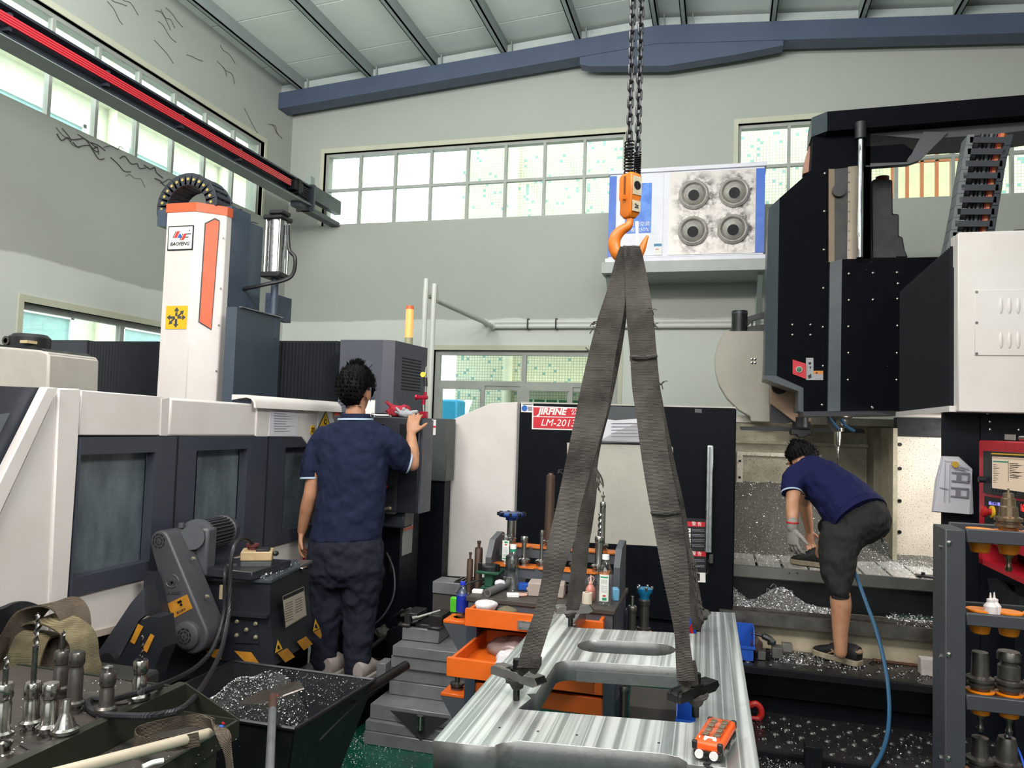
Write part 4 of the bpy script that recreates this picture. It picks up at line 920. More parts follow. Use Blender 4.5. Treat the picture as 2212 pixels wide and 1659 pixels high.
# ---- spindle head slab
YH = 6.0
HEADM = M('head_black', '#0b0d13', .62, spot='#a9adb1', sscale=95, sthr=.775, spec=.04)
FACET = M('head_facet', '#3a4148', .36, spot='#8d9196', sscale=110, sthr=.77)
gp([(1684, 428), (1752, 368), (1757, 290), (1790, 282), (1880, 275), (1880, 560), (1793, 560), (1789, 891), (1736, 891), (1736, 837), (1678, 811)], YH, .45, HEADM, 'head_slab')
fa = [at(1684, 428, Y=YH), at(1678, 811, Y=YH)]; fb = [at(1660, 450, Y=YH+.12), at(1651, 811, Y=YH+.12)]
MB().prism([fa[0], fa[1], fb[1], fb[0]], (.0, .3, 0)).build('head_facet', FACET, GM, smooth=0)
gp([(1678, 811), (1736, 837), (1736, 891), (1725, 888), (1725, 845), (1651, 818), (1651, 811)], YH, .4, FACET, 'head_bevel', dy=.01)
gp([(1793, 566), (1819, 560), (1815, 888), (1788, 889)], YH-.06, .2, FACET, 'block_facet')
gp([(1819, 560), (2027, 555), (2027, 700), (1948, 700), (1946, 886), (1815, 888)], YH-.06, .5, HEADM, 'spindle_block')
for px, py in ((1834, 592), (1886, 590), (1938, 589), (1834, 649), (1886, 648), (1940, 613), (1939, 646), (1833, 706), (1939, 704), (1833, 763), (1938, 763), (1832, 821), (1937, 821), (1884, 880), (1782, 375), (1781, 457), (1780, 540), (1779, 623), (1778, 707), (1778, 791), (1776, 875), (1712, 702), (1751, 702), (1712, 724), (1751, 724)):
    p = at(px, py, Y=(YH-.06 if px > 1800 else YH)); MB().lathe([(.011, 0), (.010, .006), (.005, .010), (0, .011)], p, 10, (0, -1, 0)).build('bolt', STEEL, GM)
sw = gp([(1712, 777), (1741, 786), (1741, 819), (1712, 808)], YH, .006, REDPR, 'switch_plate', dy=-.012)
p = at(1726, 798, Y=YH-.012); MB().lathe([(.0, 0), (.020, 0), (.020, .006), (.014, .007), (.014, .012), (0, .013)], p, 18, (0, -1, 0)).build('green_button', M('button_green', '#1e6b4a', .4), sw); MB().lathe([(.019, .0), (.022, .0), (.022, .008), (.019, .008), (.019, 0)], p, 18, (0, -1, 0)).build('button_ring', STEEL, sw)
s1_ = gp([(1741, 773), (1757, 773), (1757, 801), (1741, 801)], YH, .003, M('silver_sticker', '#9a9c9e', .4), 'sticker', dy=-.003); gp([(1746, 783), (1752, 782), (1752, 787), (1747, 788)], YH, .001, BLACKPR, 'print', s1_, dy=-.004); gp([(1748, 792), (1753, 792), (1750, 798)], YH, .001, BLACKPR, 'print', s1_, dy=-.004)
s2_ = gp([(1741, 801), (1778, 801), (1778, 821), (1741, 821)], YH, .003, MATS['silver_sticker'], 'sticker', dy=-.003); gp([(1757, 801), (1778, 801), (1778, 808), (1757, 808)], YH, .001, M('sticker_orange', '#d0822c', .5), 'orange_head', s2_, dy=-.004); gp([(1745, 812), (1752, 807), (1753, 816), (1747, 818)], YH, .001, BLACKPR, 'hand_symbol', s2_, dy=-.004); gp([(1764, 803), (1767, 807), (1761, 807)], YH, .001, BLACKPR, 'print', s2_, dy=-.005)
# slideways, chrome rod and motors above the block
gp([(1790, 365), (1803, 365), (1803, 566), (1790, 566)], YH-.02, .02, M('brown_way', '#6e5d4a', .4, .3), 'slideway')
gp([(1803, 365), (1832, 362), (1832, 562), (1803, 564)], YH-.025, .02, BLACKPL, 'way_channel')
p = at(1812, 413, Y=YH-.03); MB().cyl(p, p+V((0, -.03, 0)), .048, n=18).build('pulley_boss', BLACKPL, GM)
gp([(1832, 360), (1852, 358), (1850, 562), (1830, 562)], YH-.04, .05, M('worn_guide', '#84796b', .35, .6), 'guide_rail')
for k in range(9): p = at(1834, 372+21*k, Y=YH-.042); MB().cyl(p, p+V((0, -.004, 0)), .007, n=8).build('rail_screw', DSTEEL, GM)
r0_, r1_ = at(1859, 300, Y=YH-.12), at(1857, 556, Y=YH-.12); r1_.x = r0_.x
MB().cyl((r0_.x, YH-.12, r1_.z), (r0_.x, YH-.12, r0_.z), .02, n=16).build('chrome_rod', M('chrome', '#dadbe0', .1, 1), GM); MB().cyl((r0_.x, YH-.12, r0_.z), (r0_.x, YH-.12, r0_.z+.12), .04, n=12).build('rod_clevis', BLACKPL, GM)
gp([(1866, 360), (1883, 360), (1882, 560), (1866, 560)], YH, .2, HEADM, 'rear_rib')
gp([(1882, 392), (1890, 386), (1928, 388), (1929, 462), (1942, 462), (1942, 510), (1950, 511), (1955, 540), (1962, 556), (1884, 556), (1883, 470)], YH+.3, .25, BLACKPL, 'servo_motor', bev=.008)
p = at(1906, 388, Y=YH+.42); MB().cyl(p+V((0, 0, -.02)), p+V((0, 0, .02)), .05, n=16).build('red_connector', M('dull_red_cap', '#7a3428', .5), GM)
gp([(1886, 538), (1936, 537), (1936, 556), (1886, 556)], YH+.2, .1, BLACKPL, 'motor_plate')
# upper arm with cable chain
gp([(1787, 241), (2330, 195), (2330, 240), (1787, 283)], YH-.1, .5, HEADM, 'upper_arm')
f0 = [at(1787, 241, Y=YH-.1), at(1787, 283, Y=YH-.1)]; f1 = [at(1754, 254, Y=YH+.02), at(1752, 296, Y=YH+.02)]
MB().prism([f0[0], f0[1], f1[1], f1[0]], (0, .3, 0)).build('arm_end_facet', FACET, GM, smooth=0)
UND = M('arm_underside_grey', '#4a4b50', .45)
gp([(1880, 276), (2330, 240), (2330, 266), (2150, 290), (1995, 300), (1880, 300 - 10)], YH+.02, .35, UND, 'arm_web')
gp([(1995, 284), (2048, 286), (1986, 346), (1962, 354), (1870, 361), (1870, 353), (1960, 350)], YH+.0, .06, UND, 'gusset')
gp([(1870, 317), (1952, 311), (1973, 325), (1958, 349), (1870, 353)], YH-.0, .12, HEADM, 'cross_bar')
mgd = gp([(1752, 300), (1757, 298), (1752, 370), (1735, 375), (1737, 350)], YH+.2, .1, M('copper_dull', '#8c6a5b', .4, .6), 'hose_bundle')
cc_ = empty('cable_chain', (0, 0, 0), GM)
rows = [(2098, 2182, 290), (2093, 2176, 314), (2088, 2168, 340), (2084, 2163, 366), (2079, 2159, 392), (2075, 2155, 418), (2071, 2150, 444), (2066, 2146, 470), (2061, 2142, 496), (2056, 2138, 520), (2050, 2134, 544)]
for k in range(len(rows)-1):
    yk = YH-.35; a0, a1 = at(rows[k][0], rows[k][2], Y=yk), at(rows[k][1], rows[k][2], Y=yk); b0_, b1_ = at(rows[k+1][0], rows[k+1][2], Y=yk), at(rows[k+1][1], rows[k+1][2], Y=yk)
    for a_, b_ in ((a0, b0_), (a1, b1_)): MB().prism([a_+V((-.02, 0, 0)), a_+V((.022, 0, 0)), b_+V((.022, 0, 0)), b_+V((-.02, 0, 0))], (0, .14, 0)).build('chain_side', CHN if a_ is a1 else M('chain_edge', '#6f7377', .6), cc_, bev=.003)
    m0, m1 = (a0+b0_)/2, (a1+b1_)/2
    for yy_ in (0, .125): MB().prism([m0+V((0, yy_, -.02)), m1+V((0, yy_, -.02)), m1+V((0, yy_, .02)), m0+V((0, yy_, .02))], (0, .014, 0)).build('chain_bar', CHN, cc_, smooth=0)
for u_, mm, r_ in ((.3, BLACKPL, .014), (.42, BLACKPL, .011), (.53, M('grey_wire', '#50565a', .5), .013), (.64, BLACKPL, .010), (.72, M('red_wire', '#b2262b', .4), .009), (.81, M('orange_wire', '#c8622b', .45), .022)):
    MB().tube(bez([at(a+(b-a)*u_, y, Y=YH-.28) for a, b, y in rows[::2]+[rows[-1]]], 3), r_, 6).build('cable', mm, cc_)
# spindle nose, arm and changer
sp0 = at(1812, 892, Y=YH+.05)
MB().lathe([(0, .02), (.11, .02), (.10, -.03), (.075, -.05), (.07, -.09), (.045, -.11), (.045, -.135), (.02, -.14), (0, -.14)], (sp0.x, YH+.1, sp0.z), 20, (0, 0, 1)).build('spindle_nose', DSTEEL, GM)
gp([(1735, 889), (1948, 885), (1948, 897), (1735, 900)], YH-.05, .4, BLACKPL, 'guard_plate')
tl = (sp0.x, YH+.1, sp0.z-.12)
MB().lathe([(.028, 0), (.03, -.05), (.024, -.12), (.014, -.13), (.014, -.16), (.007, -.165), (.007, -.30), (0, -.31)], tl, 14).build('spindle_tool', STEEL, GM)
NAVYH = M('navy_segment_hose', '#1d3d57', .4)
for px in (((1790, 900), (1800, 914), (1812, 928)), ((1818, 905), (1826, 920), (1846, 932))):
    MB().tube([at(*q, Y=YH) for q in px], .013, 8).build('coolant_hose', NAVYH, GM)
gp([(1598, 921), (1700, 922), (1860, 926), (1868, 930), (1868, 936), (1600, 929)], 6.6, .06, BLACKPL, 'changer_arm')
gp([(1707, 925), (1755, 927), (1755, 941), (1745, 941), (1738, 946), (1724, 946), (1720, 940), (1707, 940)], 6.55, .12, BLACKPL, 'changer_hub', bev=.01)
p = at(1731, 915, Y=6.6); MB().cyl(p+V((0, 0, -.03)), p+V((0, 0, .05)), .07, n=16).build('changer_shaft', BLACKPL, GM)
MAGM = M('magazine_grey', '#a49f94', .45, dirt='#877f72', damt=.3, scale=4, spot='#d8d6d0', sscale=150, sthr=.73)
arc = [(1565, 715), (1660, 715), (1664, 912), (1640, 911), (1622, 910), (1621, 900), (1595, 885), (1570, 860), (1553, 832), (1545, 805), (1543, 775), (1549, 745)]
gp(arc, 6.75, .3, MAGM, 'tool_magazine', bev=.006)
for q in ((1624, 776), (1631, 776), (1624, 784), (1631, 784)): p = at(*q, Y=6.75); MB().lathe([(.012, 0), (.01, .006), (0, .008)], p, 10, (0, -1, 0)).build('dome_nut', STEEL, GM)
TAN = M('tan_casting', '#a18670', .5, dirt='#6b5240', damt=.4, scale=7)
gp([(1665, 821), (1700, 824), (1728, 838), (1728, 890), (1752, 900), (1752, 911), (1716, 911), (1665, 872)], 6.55, .15, TAN, 'changer_casting', bev=.004)
p = at(1684, 834, Y=6.55); MB().lathe([(0, .03), (.03, .035), (.062, .02), (.066, 0)], p, 18, (0, -1, 0)).build('changer_knob', BLUED, GM)
gp([(1665, 872), (1716, 911), (1700, 915), (1665, 913)], 6.6, .1, BLACKPL, 'changer_wedge')
q0 = at(1592, 714, Y=6.85); MB().cyl((q0.x+.02, 6.85, q0.z-.02), (q0.x+.02, 6.85, at(1592, 672, Y=6.85).z), .066, n=16).build('magazine_motor', BLACKPL, GM)
MB().cyl((q0.x+.02, 6.85, at(1592, 679, Y=6.85).z), (q0.x+.02, 6.85, at(1592, 675, Y=6.85).z), .069, n=16).build('motor_band', FACET, GM)
gp([(1575, 715), (1590, 700), (1615, 684), (1652, 673), (1652, 684), (1625, 692), (1612, 706), (1652, 700), (1652, 716)], 6.85, .1, BLACKPL, 'chain_guide')
# ---- crossbeam bellows (run in depth) and beam end box
BX = 1.235
y_a, y_b, zb, n = 4.67, 5.95, 1.835, 34
PLM = M('pleated_bellows', '#1d1f24', .6, var=.1, spec=.15)
mb = MB()
for i in range(n):      # folded pleats stand apart, a little lower towards the head
    y = y_a+(y_b-y_a)*i/n; zt = 2.72-.03*i/n; mb.prism([(BX-.035, y+.004, zb), (BX-.028, y+.024, zb), (BX+.03, y+.030, zb), (BX+.03, y, zb)], (0, 0, zt-zb))
mb.build('beam_bellows', PLM, GM, smooth=0, kind='stuff')
MB().box(BX+.02, 2.1, 4.7, 6.1, 1.83, 2.7).build('crossbeam', BLACKP, GM, smooth=0)
MB().box(BX-.05, 2.1, 4.62, 5.98, 1.80, 1.832).build('bellows_tray', WHITEP, GM, smooth=0)
wb = MB().box(1.216, 2.3, 4.58, 4.66, 1.80, 2.775).build('beam_end_box', WHITEP, GM, bev=.006)
pn = at(2105, 627, Y=4.58); pm = at(2106, 768, Y=4.58)
ap = MB().box(pn.x, pn.x+.6, 4.574, 4.58, pm.z, pn.z).build('access_panel', WHITEP, GM, bev=.002)
for z in (pn.z-.01, (pn.z+pm.z)/2, pm.z+.01): MB().cyl((pn.x+.008, 4.574, z), (pn.x+.008, 4.569, z), .007, n=8).build('panel_screw', DSTEEL, ap)
for yr in (660, 735):
    for k in range(6):
        p = at(2162+18.5*k, yr, Y=4.574); MB().ball((p.x, 4.574, p.z), .011, .008, .045, 10, 8).build('louvre', WHITEP, ap)
MB().box(1.5, 1.62, 4.62, 4.7, 2.775, 2.79).build('box_cable', BLACKPL, GM, smooth=0)
MB().box(1.216, 2.3, 4.66, 4.72, 2.6, 2.775).build('box_return', WHITEP, GM, smooth=0)
# black right hand column
xk = at(2036, 1050, Y=4.78).x
MB().box(xk, 2.4, 4.78, 4.81, 0, 1.80).build('right_column', NAVYBLACK, GM, smooth=0)
MB().box(at(2118, 1000, Y=4.77).x, 2.4, 4.765, 4.78, .0, 1.8).build('column_cover', NAVYBLACK, GM, smooth=0)
for q in ((2138, 911), (2138, 928), (2200, 929), (2133, 893)): p = at(*q, Y=4.765); MB().lathe([(.008, 0), (.006, .005), (0, .006)], p, 8, (0, -1, 0)).build('screw', STEEL, GM)
# ---- paper sheaf pinned to the column
PS = thing('paper_sheaf', 'sheaf of workpiece drawings hanging from a yellow magnet on the black column', 'papers', at(2060, 1100, Y=4.74))
sheets = [([(2034, 985), (2070, 986), (2100, 1012), (2103, 1110), (2012, 1106), (2020, 1040)], 4.745, M('paper_back', '#a3a1aa', .8)), ([(2032, 990), (2072, 988), (2101, 1014), (2099, 1111), (2014, 1105), (2022, 1050)], 4.735, M('paper_mid', '#b9b7c0', .8)), ([(2038, 986), (2070, 988), (2101, 1016), (2094, 1111), (2016, 1104), (2026, 1050)], 4.725, M('paper_front', '#c3c2cb', .8))]
for px, y, mm in sheets: MB().prism([p+V((0, -.006*math.sin(i*2.1), 0)) for i, p in enumerate(quads(px, Y=y))], (0, .003, 0)).build('sheet', mm, PS, smooth=0)
DRG = M('drawing_grey', '#77747f', .8)
def pq(px, nm='drawing', mat=DRG): return MB().prism([p for p in quads(px, Y=4.715)], (0, .002, 0)).build(nm, mat, PS, smooth=0)
for oy, ox in ((0, 0), (33, -2)):
    for q in ([(2056+ox, 1019+oy), (2096+ox, 1022+oy), (2095+ox, 1025+oy), (2056+ox, 1022+oy)], [(2056+ox, 1037+oy), (2094+ox, 1040+oy), (2094+ox, 1043+oy), (2055+ox, 1040+oy)], [(2067+ox, 1022+oy), (2077+ox, 1023+oy), (2076+ox, 1039+oy), (2066+ox, 1038+oy)], [(2091+ox, 1023+oy), (2096+ox, 1023+oy), (2095+ox, 1042+oy), (2090+ox, 1041+oy)]): pq(q)
for q in ([(2040, 995), (2062, 996), (2062, 997), (2040, 996)], [(2074, 1008), (2094, 1012), (2094, 1014), (2074, 1010)], [(2072, 1013), (2086, 1015), (2086, 1017), (2072, 1015)], [(2030, 1052), (2048, 1056), (2048, 1058), (2030, 1054)], [(2042, 1000), (2043, 1000), (2040, 1085), (2039, 1085)], [(2052, 1004), (2053, 1004), (2051, 1085), (2050, 1085)]): pq(q, 'print_line', GREYPR)
p = at(2062, 1003, Y=4.712); MB().cyl(p, p+V((0, -.02, 0)), .017, n=14).build('magnet', M('brass_magnet', '#c9a63f', .35, .4), PS)
# ---- red operator panel
zr0 = at(2113, 1215, Y=4.55).z; A = at(2114, 1100, Y=4.55); P1 = at(2212, 1262, Z=zr0); A = V((A.x, 4.55, 0)); dirp = (V((P1.x, P1.y, 0))-A).normalized(); zr1 = at(2115, 951, Y=4.55).z
nrm = V((dirp.y, -dirp.x, 0)); 
CPN = thing('operator_panel', 'red framed machine control panel with lit beige screen beside the black column', 'control panel', A+V((0, 0, zr0)))
def pu(px, py, d=0.):   # point of the panel plane under a pixel
    dd = cam_f+(px-1106)/FPX*cam_r-(py-829.5)/FPX*cam_u; o = A+nrm*d; t_ = (o-CAMO).dot(nrm)/dd.dot(nrm); return CAMO+dd*t_
def pp_(px, d, th, mat, nm, parent=None, bev=0.): return MB().prism([pu(*q, d) for q in px], nrm*th).build(nm, mat, parent or CPN, bev=bev, smooth=0)
E1 = dirp*.62
MB().prism([A+V((0, 0, zr0+.12)), A+E1+V((0, 0, zr0+.12)), A+E1+V((0, 0, zr1)), A+V((0, 0, zr1))], -nrm*.18).build('red_housing', REDP, CPN, bev=.008, seg=2)
mb = MB(); fr = [((0, 0), (.62, .025)), ((0, 0), (.06, .14))]
for (u0_, v0_), (u1_, v1_) in fr: mb.prism([A+dirp*u0_+V((0, 0, zr0+v0_)), A+dirp*u1_+V((0, 0, zr0+v0_)), A+dirp*u1_+V((0, 0, zr0+v1_)), A+dirp*u0_+V((0, 0, zr0+v1_))], -nrm*.18)
mb.build('red_lower_frame', REDP, CPN, smooth=0)
MB().prism([A-nrm*.16+V((0, 0, zr0+.02)), A+E1-nrm*.16+V((0, 0, zr0+.02)), A+E1-nrm*.16+V((0, 0, zr0+.13)), A-nrm*.16+V((0, 0, zr0+.13))], -nrm*.02).build('lower_recess', BLACKP, CPN, smooth=0)
bz = pp_([(2129, 974), (2330, 985), (2330, 1092), (2129, 1065)], 0, .012, BLACKPL, 'screen_bezel', bev=.003)
pp_([(2142, 978.5), (2330, 987), (2330, 990), (2142, 981)], .012, .002, YELLOW, 'yellow_strip', bz)
SCRM = emit('lcd_beige', '#b9a48f', .62)
sc = pp_([(2144, 986), (2330, 996), (2330, 1079), (2144, 1054)], .012, .002, SCRM, 'lcd', bz)
LT = M('lcd_text', '#3a3028', .6); 
pp_([(2145, 987), (2330, 997), (2330, 1001), (2145, 990)], .014, .001, M('lcd_head', '#d9b9a6', .5), 'lcd_header', sc); pp_([(2145, 995), (2178, 996.5), (2178, 1000), (2145, 998)], .014, .001, M('lcd_teal', '#4fa38f', .5), 'lcd_cursor', sc)
rnd = random.Random(4)
for k in range(11):
    y = 1003+3.8*k; pp_([(2146, y), (2146+rnd.choice((3, 5, 10, 15)), y+.5), (2156, y+1.6), (2146, y+1.3)], .014, .0008, LT, 'lcd_line', sc)
    if k < 9: pp_([(2181, y-3), (2181+rnd.choice((10, 20, 30)), y-1.5), (2198, y+.2), (2181, y-1.6)], .014, .0008, LT, 'lcd_line', sc)
pp_([(2178, 995), (2178.6, 995), (2178.6, 1040), (2178, 1040)], .014, .0008, LT, 'lcd_line', sc)
for k in range(8):
    x = 2140+7.2*k; pp_([(x, 1057+.7*k), (x+5, 1057.5+.7*k), (x+5, 1062+.75*k), (x, 1061+.75*k)], .012, .003, BLUED, 'soft_key', bz)
pk = pu(2128, 1036, .012); MB().cyl(pk, pk+nrm*.03, .016, n=10).build('side_knob', BLACKPL, CPN); MB().tube([pk+nrm*.02, pu(2120, 1036, .03)], .008, 6).build('knob_pin', BLACKPL, CPN)
kb = pp_([(2130, 1072), (2330, 1100), (2330, 1190), (2130, 1155)], 0, .008, BLACKPR, 'key_board')
pp_([(2137, 1083), (2160, 1086), (2160, 1093), (2137, 1090)], .008, .002, emit('lcd_violet', '#8a86e6', .8), 'power_display', kb)
text('POWER', .026, M('navy_print', '#1a1a60', .5), kb, pu(2148, 1088, .0105), dirp, (0, 0, 1))
for r_ in range(2):
    for c_ in range(6): p = pu(2168+5*c_, 1088+10*r_+.7*c_, .008); MB().cyl(p, p+nrm*.004, .0075, n=10).build('round_key', WHITEPR, kb)
for r_ in range(3):
    for c_ in range(2): pp_([(2180+8*c_, 1107+1*c_+11*r_), (2186+8*c_, 1108+1*c_+11*r_), (2186+8*c_, 1115+1*c_+11*r_), (2180+8*c_, 1114+1*c_+11*r_)], .008, .004, WHITEPR, 'square_key', kb)
for r_ in range(3):
    for c_ in range(3): pp_([(2200+8*c_, 1112+1.2*c_+12*r_), (2206+8*c_, 1113+1.2*c_+12*r_), (2206+8*c_, 1120+1.2*c_+12*r_), (2200+8*c_, 1119+1.2*c_+12*r_)], .008, .004, BLACKPL, 'square_key', kb)
text('16', .045, emit('red_digits', '#e02a2a', 1.2), kb, pu(2208, 1098, .0105), dirp, (0, 0, 1), bold=.0012)
ep = pu(2146, 1106, .008); MB().cyl(ep, ep+nrm*.012, .03, n=18).build('yellow_ring', YELLOW, kb); MB().lathe([(.016, .012), (.016, .03), (.028, .034), (.028, .05), (.018, .056), (0, .058)], ep, 18, nrm).build('emergency_stop', M('stop_red', '#b3221f', .35), kb)
lbp = at(2185, 946, Y=4.5); pp_([(2172, 938), (2194, 939), (2194, 951), (2172, 950)], -.06, .004, M('label_grey', '#8b8c86', .4), 'panel_tag')
nk = pu(2205, 947, -.05); MB().cyl(nk, nk+dirp*.12, .012, n=10).build('top_knob', STEEL, CPN)
MB().box(A.x+.15, A.x+.4, A.y-.05, A.y+.1, 0, zr0-.1).build('panel_post', NAVYBLACK, CPN, smooth=0)
bk = [(2142, 1250), (2150, 1248), (2165, 1250), (2185, 1275), (2212, 1290), (2212, 1310), (2150, 1300)]
mb = pp_(bk, -.1, .02, M('post_bracket', '#23262c', .5), 'post_bracket')
p = pu(2153, 1291, -.075); MB().cyl(p, p+nrm*.004, .02, n=14).build('bracket_hole', BLACKPR, CPN)
# ---- two tread step in front
STEPM = M('oily_tread', '#2b292c', .28, .35, var=.2, scale=8, spot='#9b9c9e', sscale=130, sthr=.72)
SP = thing('step_platform', 'black two tread step with raised anti slip dimples in front of the machine', 'step', (.75, 4.7, 0))
def tread(x0, x1, y0, y1, z, lip):
    o = MB().box(x0, x1, y0, y1, z-.012, z).build('tread', STEPM, SP, smooth=0)
    MB().box(x0, x1, y0-.004, y0+.012, z-lip, z-.012).build('front_lip', BLACKP, SP, smooth=0)
    d = MB(); ny = 3 if y1-y0 < .45 else 4
    y = y0+.06; r_ = 0
    while y < y1-.03:
        x = x0+.05+(.065 if r_ % 2 else 0)
        while x < x1-.03:
            d.lathe([(.021, 0), (.015, .006), (.009, .009), (.008, .004), (0, .003)], (x, y, z), 10); x += .13
        y += .085; r_ += 1
    d.build('dimples', M('dimple_metal', '#6d6b6b', .22, .9), SP, kind='stuff')
tread(.12, 2.2, 4.74, 5.15, .30, .045); tread(.12, 2.2, 4.17, 4.72, .05, .045)
MB().box(.14, 2.2, 4.722, 5.15, 0.0, .052).build('void_filler', BLACKP, SP, smooth=0)  # black box added to fill the dark void under the upper tread
MB().box(.14, 2.2, 4.98, 5.15, .06, .288).build('riser', BLACKP, SP, smooth=0)
MB().box(.10, .14, 4.2, 5.15, .0, .26).build('side_plate', BLACKP, SP, smooth=0)
flakes('swarf_flake', 420, lambda r: (V((.3+.5*r.random(), 4.85+.28*r.random(), .304)), None), size=(.004, .010), label='chips scattered on the upper tread left of the shoe', seed=8)
flakes('swarf_flake', 260, flat(.9, 1.5, 4.8, 5.14, .303), size=(.003, .007), label='sparse chips on the upper tread right of the shoe', seed=9)
flakes('swarf_flake', 260, flat(.15, 1.4, 4.2, 4.7, .052), size=(.003, .006), label='sparse chips on the lower tread', seed=10)

# assumed work lamp, out of view, added to brighten the machine interior
lamp_ = MB().box(1.80, 1.95, 5.36, 5.42, 1.45, 1.72).build('assumed_work_lamp', WHITEPR, GM, smooth=0)
l_ = bpy.data.lights.new('assumed_work_light', 'AREA'); l_.shape = 'RECTANGLE'; l_.size = .14; l_.size_y = .26; l_.energy = 19; l_.color = (1, .96, .90)
lo = bpy.data.objects.new('assumed_work_light', l_); COL.objects.link(lo); lo.location = (1.84, 5.44, 1.60); lo.rotation_euler = (V((.6, 6.4, .9))-V(lo.location)).to_track_quat('-Z', 'Y').to_euler()

mb = MB()
for q in ([(1656, 1283), (1657, 1271), (1668, 1276), (1680, 1288), (1708, 1290), (1712, 1277), (1690, 1274), (1672, 1273)], [(1664, 1268), (1670, 1261), (1677, 1265), (1672, 1275)], [(1712, 1277), (1713, 1290)]): mb.tube([at(x, y, Y=5.555) for x, y in q], .004, 4)
mb.build('scratched_mark', M('scratch_white', '#8d9094', .6), GM, kind='stuff')
# ================================================================ chip conveyor
CV = thing('chip_conveyor', 'black chip conveyor with a ribbed motor and slanted belt guard over the swarf bin', 'conveyor', (-2.3, 3.3, 0))
CVM = M('conveyor_black', '#22242a', .4, dirt='#14151a', damt=.4, spot='#9a9c9e', sscale=120, sthr=.765)
YC = 3.05
def cf(px, Y=YC, th=.02, d=0.): return MB().prism([p+V((0, -d, 0)) for p in quads(px, Y=Y)], (0, th, 0))
A0, A1, A2, A3, A4 = (at(*p, Y=YC) for p in ((325, 1250), (584, 1258), (583, 1328), (594, 1438), (430, 1420)))
dv = V((-.05, .42, 0))                     # the head runs a little skew to the building
body = [A0, A1, A2, V((A3.x, YC, A3.z)), V((A3.x-.35, YC, A3.z-.01)), V((A0.x, YC, A4.z+.05))]
MB().prism(body, dv).build('head_box', CVM, CV, smooth=0)
lid = [A0+V((0, -.01, .0)), A1+V((.012, -.012, .0)), A1+dv+V((.012, .01, .015)), A0+dv+V((0, .01, .015))]
MB().prism(lid, (0, 0, .012)).build('lid', M('wet_lid', '#3f454a', .25, dirt='#2a2d31', damt=.5, scale=10, spot='#b9bcbf', sscale=110, sthr=.74), CV, smooth=0)
for px in ((589, 1253), (655, 1227)):
    p = at(*px, X=-1.95); MB().obox(p, (.03, .05, .012), Matrix.Rotation(-.1, 3, 'Z')).build('lid_clip', STEEL, CV, bev=.002)
lg_ = [at(*p, Y=YC) for p in ((455, 1316), (583, 1326), (583, 1333), (455, 1324))]; MB().prism(lg_, (0, -.03, 0)).build('ledge', CVM, CV, smooth=0)
bp = cf([(508, 1337), (559, 1341), (560, 1390), (508, 1388)], d=.006, th=.006).build('bolt_plate', CVM, CV, smooth=0)
for q in ((513, 1342), (553, 1347), (533, 1360), (512, 1372), (553, 1376)): p = at(*q, Y=YC-.006); MB().lathe([(.010, 0), (.010, .006), (.005, .008), (.005, .014), (0, .014)], p, 6, (0, -1, 0)).build('bolt', M('brassy_bolt', '#b8b08f', .35, .7), bp)
for q in ([(507, 1406), (543, 1409), (563, 1437), (535, 1435)], [(445, 1406), (473, 1402), (479, 1424), (460, 1420)]): cf(q, d=.003, th=.002).build('hazard_stripe', WORNYEL, CV, smooth=0)
# right hand face signs, laid on the skew end face
ends = (A1, A1+dv); en = V((dv.y, -dv.x, 0)).normalized()
def ef(px, d, th, mat, nm, parent=None):
    out = []
    for x, y in px:
        dd = cam_f+(x-1106)/FPX*cam_r-(y-829.5)/FPX*cam_u; o = V((A3.x, YC, 0))*.5+V((A1.x, YC, 0))*.5+en*d
        out.append(CAMO+dd*((o-CAMO).dot(en)/dd.dot(en)))
    return MB().prism(out, en*th).build(nm, mat, parent or CV, smooth=0)
e_ = .032
rp = ef([(610, 1288), (656, 1267), (662, 1329), (617, 1356)], e_, .002, M('plate_frame', '#8f8875', .4, .3), 'rating_plate')
ef([(612, 1297), (656, 1277), (661, 1328), (618.5, 1353.5)], e_+.002, .0008, M('plate_face', '#a59c8c', .45, var=.1), 'plate_face', rp); ef([(611, 1289), (655.5, 1268.5), (656, 1276), (612, 1296.5)], e_+.002, .0008, BLACKPR, 'plate_head', rp)
for k in range(8):
    y = 1305+5.4*k; ef([(616, y), (632, y-7), (632.3, y-5.8), (616.2, y+1.2)], e_+.0028, .0005, M('plate_text', '#4a443b', .6), 'text_line', rp)
    if k < 6: ef([(638, y-9), (653, y-16), (653.2, y-14.8), (638.2, y-7.8)], e_+.0028, .0005, MATS['plate_text'], 'text_line', rp)
def tri_sign(px):
    o = ef(px, e_, .001, BLACKPR, 'warning_triangle'); c = sum((V((*p, 0)) for p in px), V())/3
    ef([tuple((c+(V((*p, 0))-c)*.84)[:2]) for p in px], e_+.001, .0008, YELLOW if False else M('sign_yellow', '#d3a02a', .5), 'triangle_field', o)
    ef([(c.x-2, c.y-4), (c.x+1, c.y-4), (c.x+4, c.y+4), (c.x+1, c.y+5), (c.x-3, c.y+3)], e_+.0018, .0006, BLACKPR, 'symbol', o)
tri_sign([(600, 1379), (612, 1402), (593, 1413)]); tri_sign([(681, 1335), (692, 1357), (675, 1366)])
for q in ([(599, 1411), (620, 1400), (637, 1419), (616, 1431)], [(641, 1386), (661, 1375), (675, 1391), (656, 1405)], [(677, 1366), (691, 1358), (695, 1374), (692, 1380)]): ef(q, e_, .0015, WORNYEL, 'hazard_stripe')
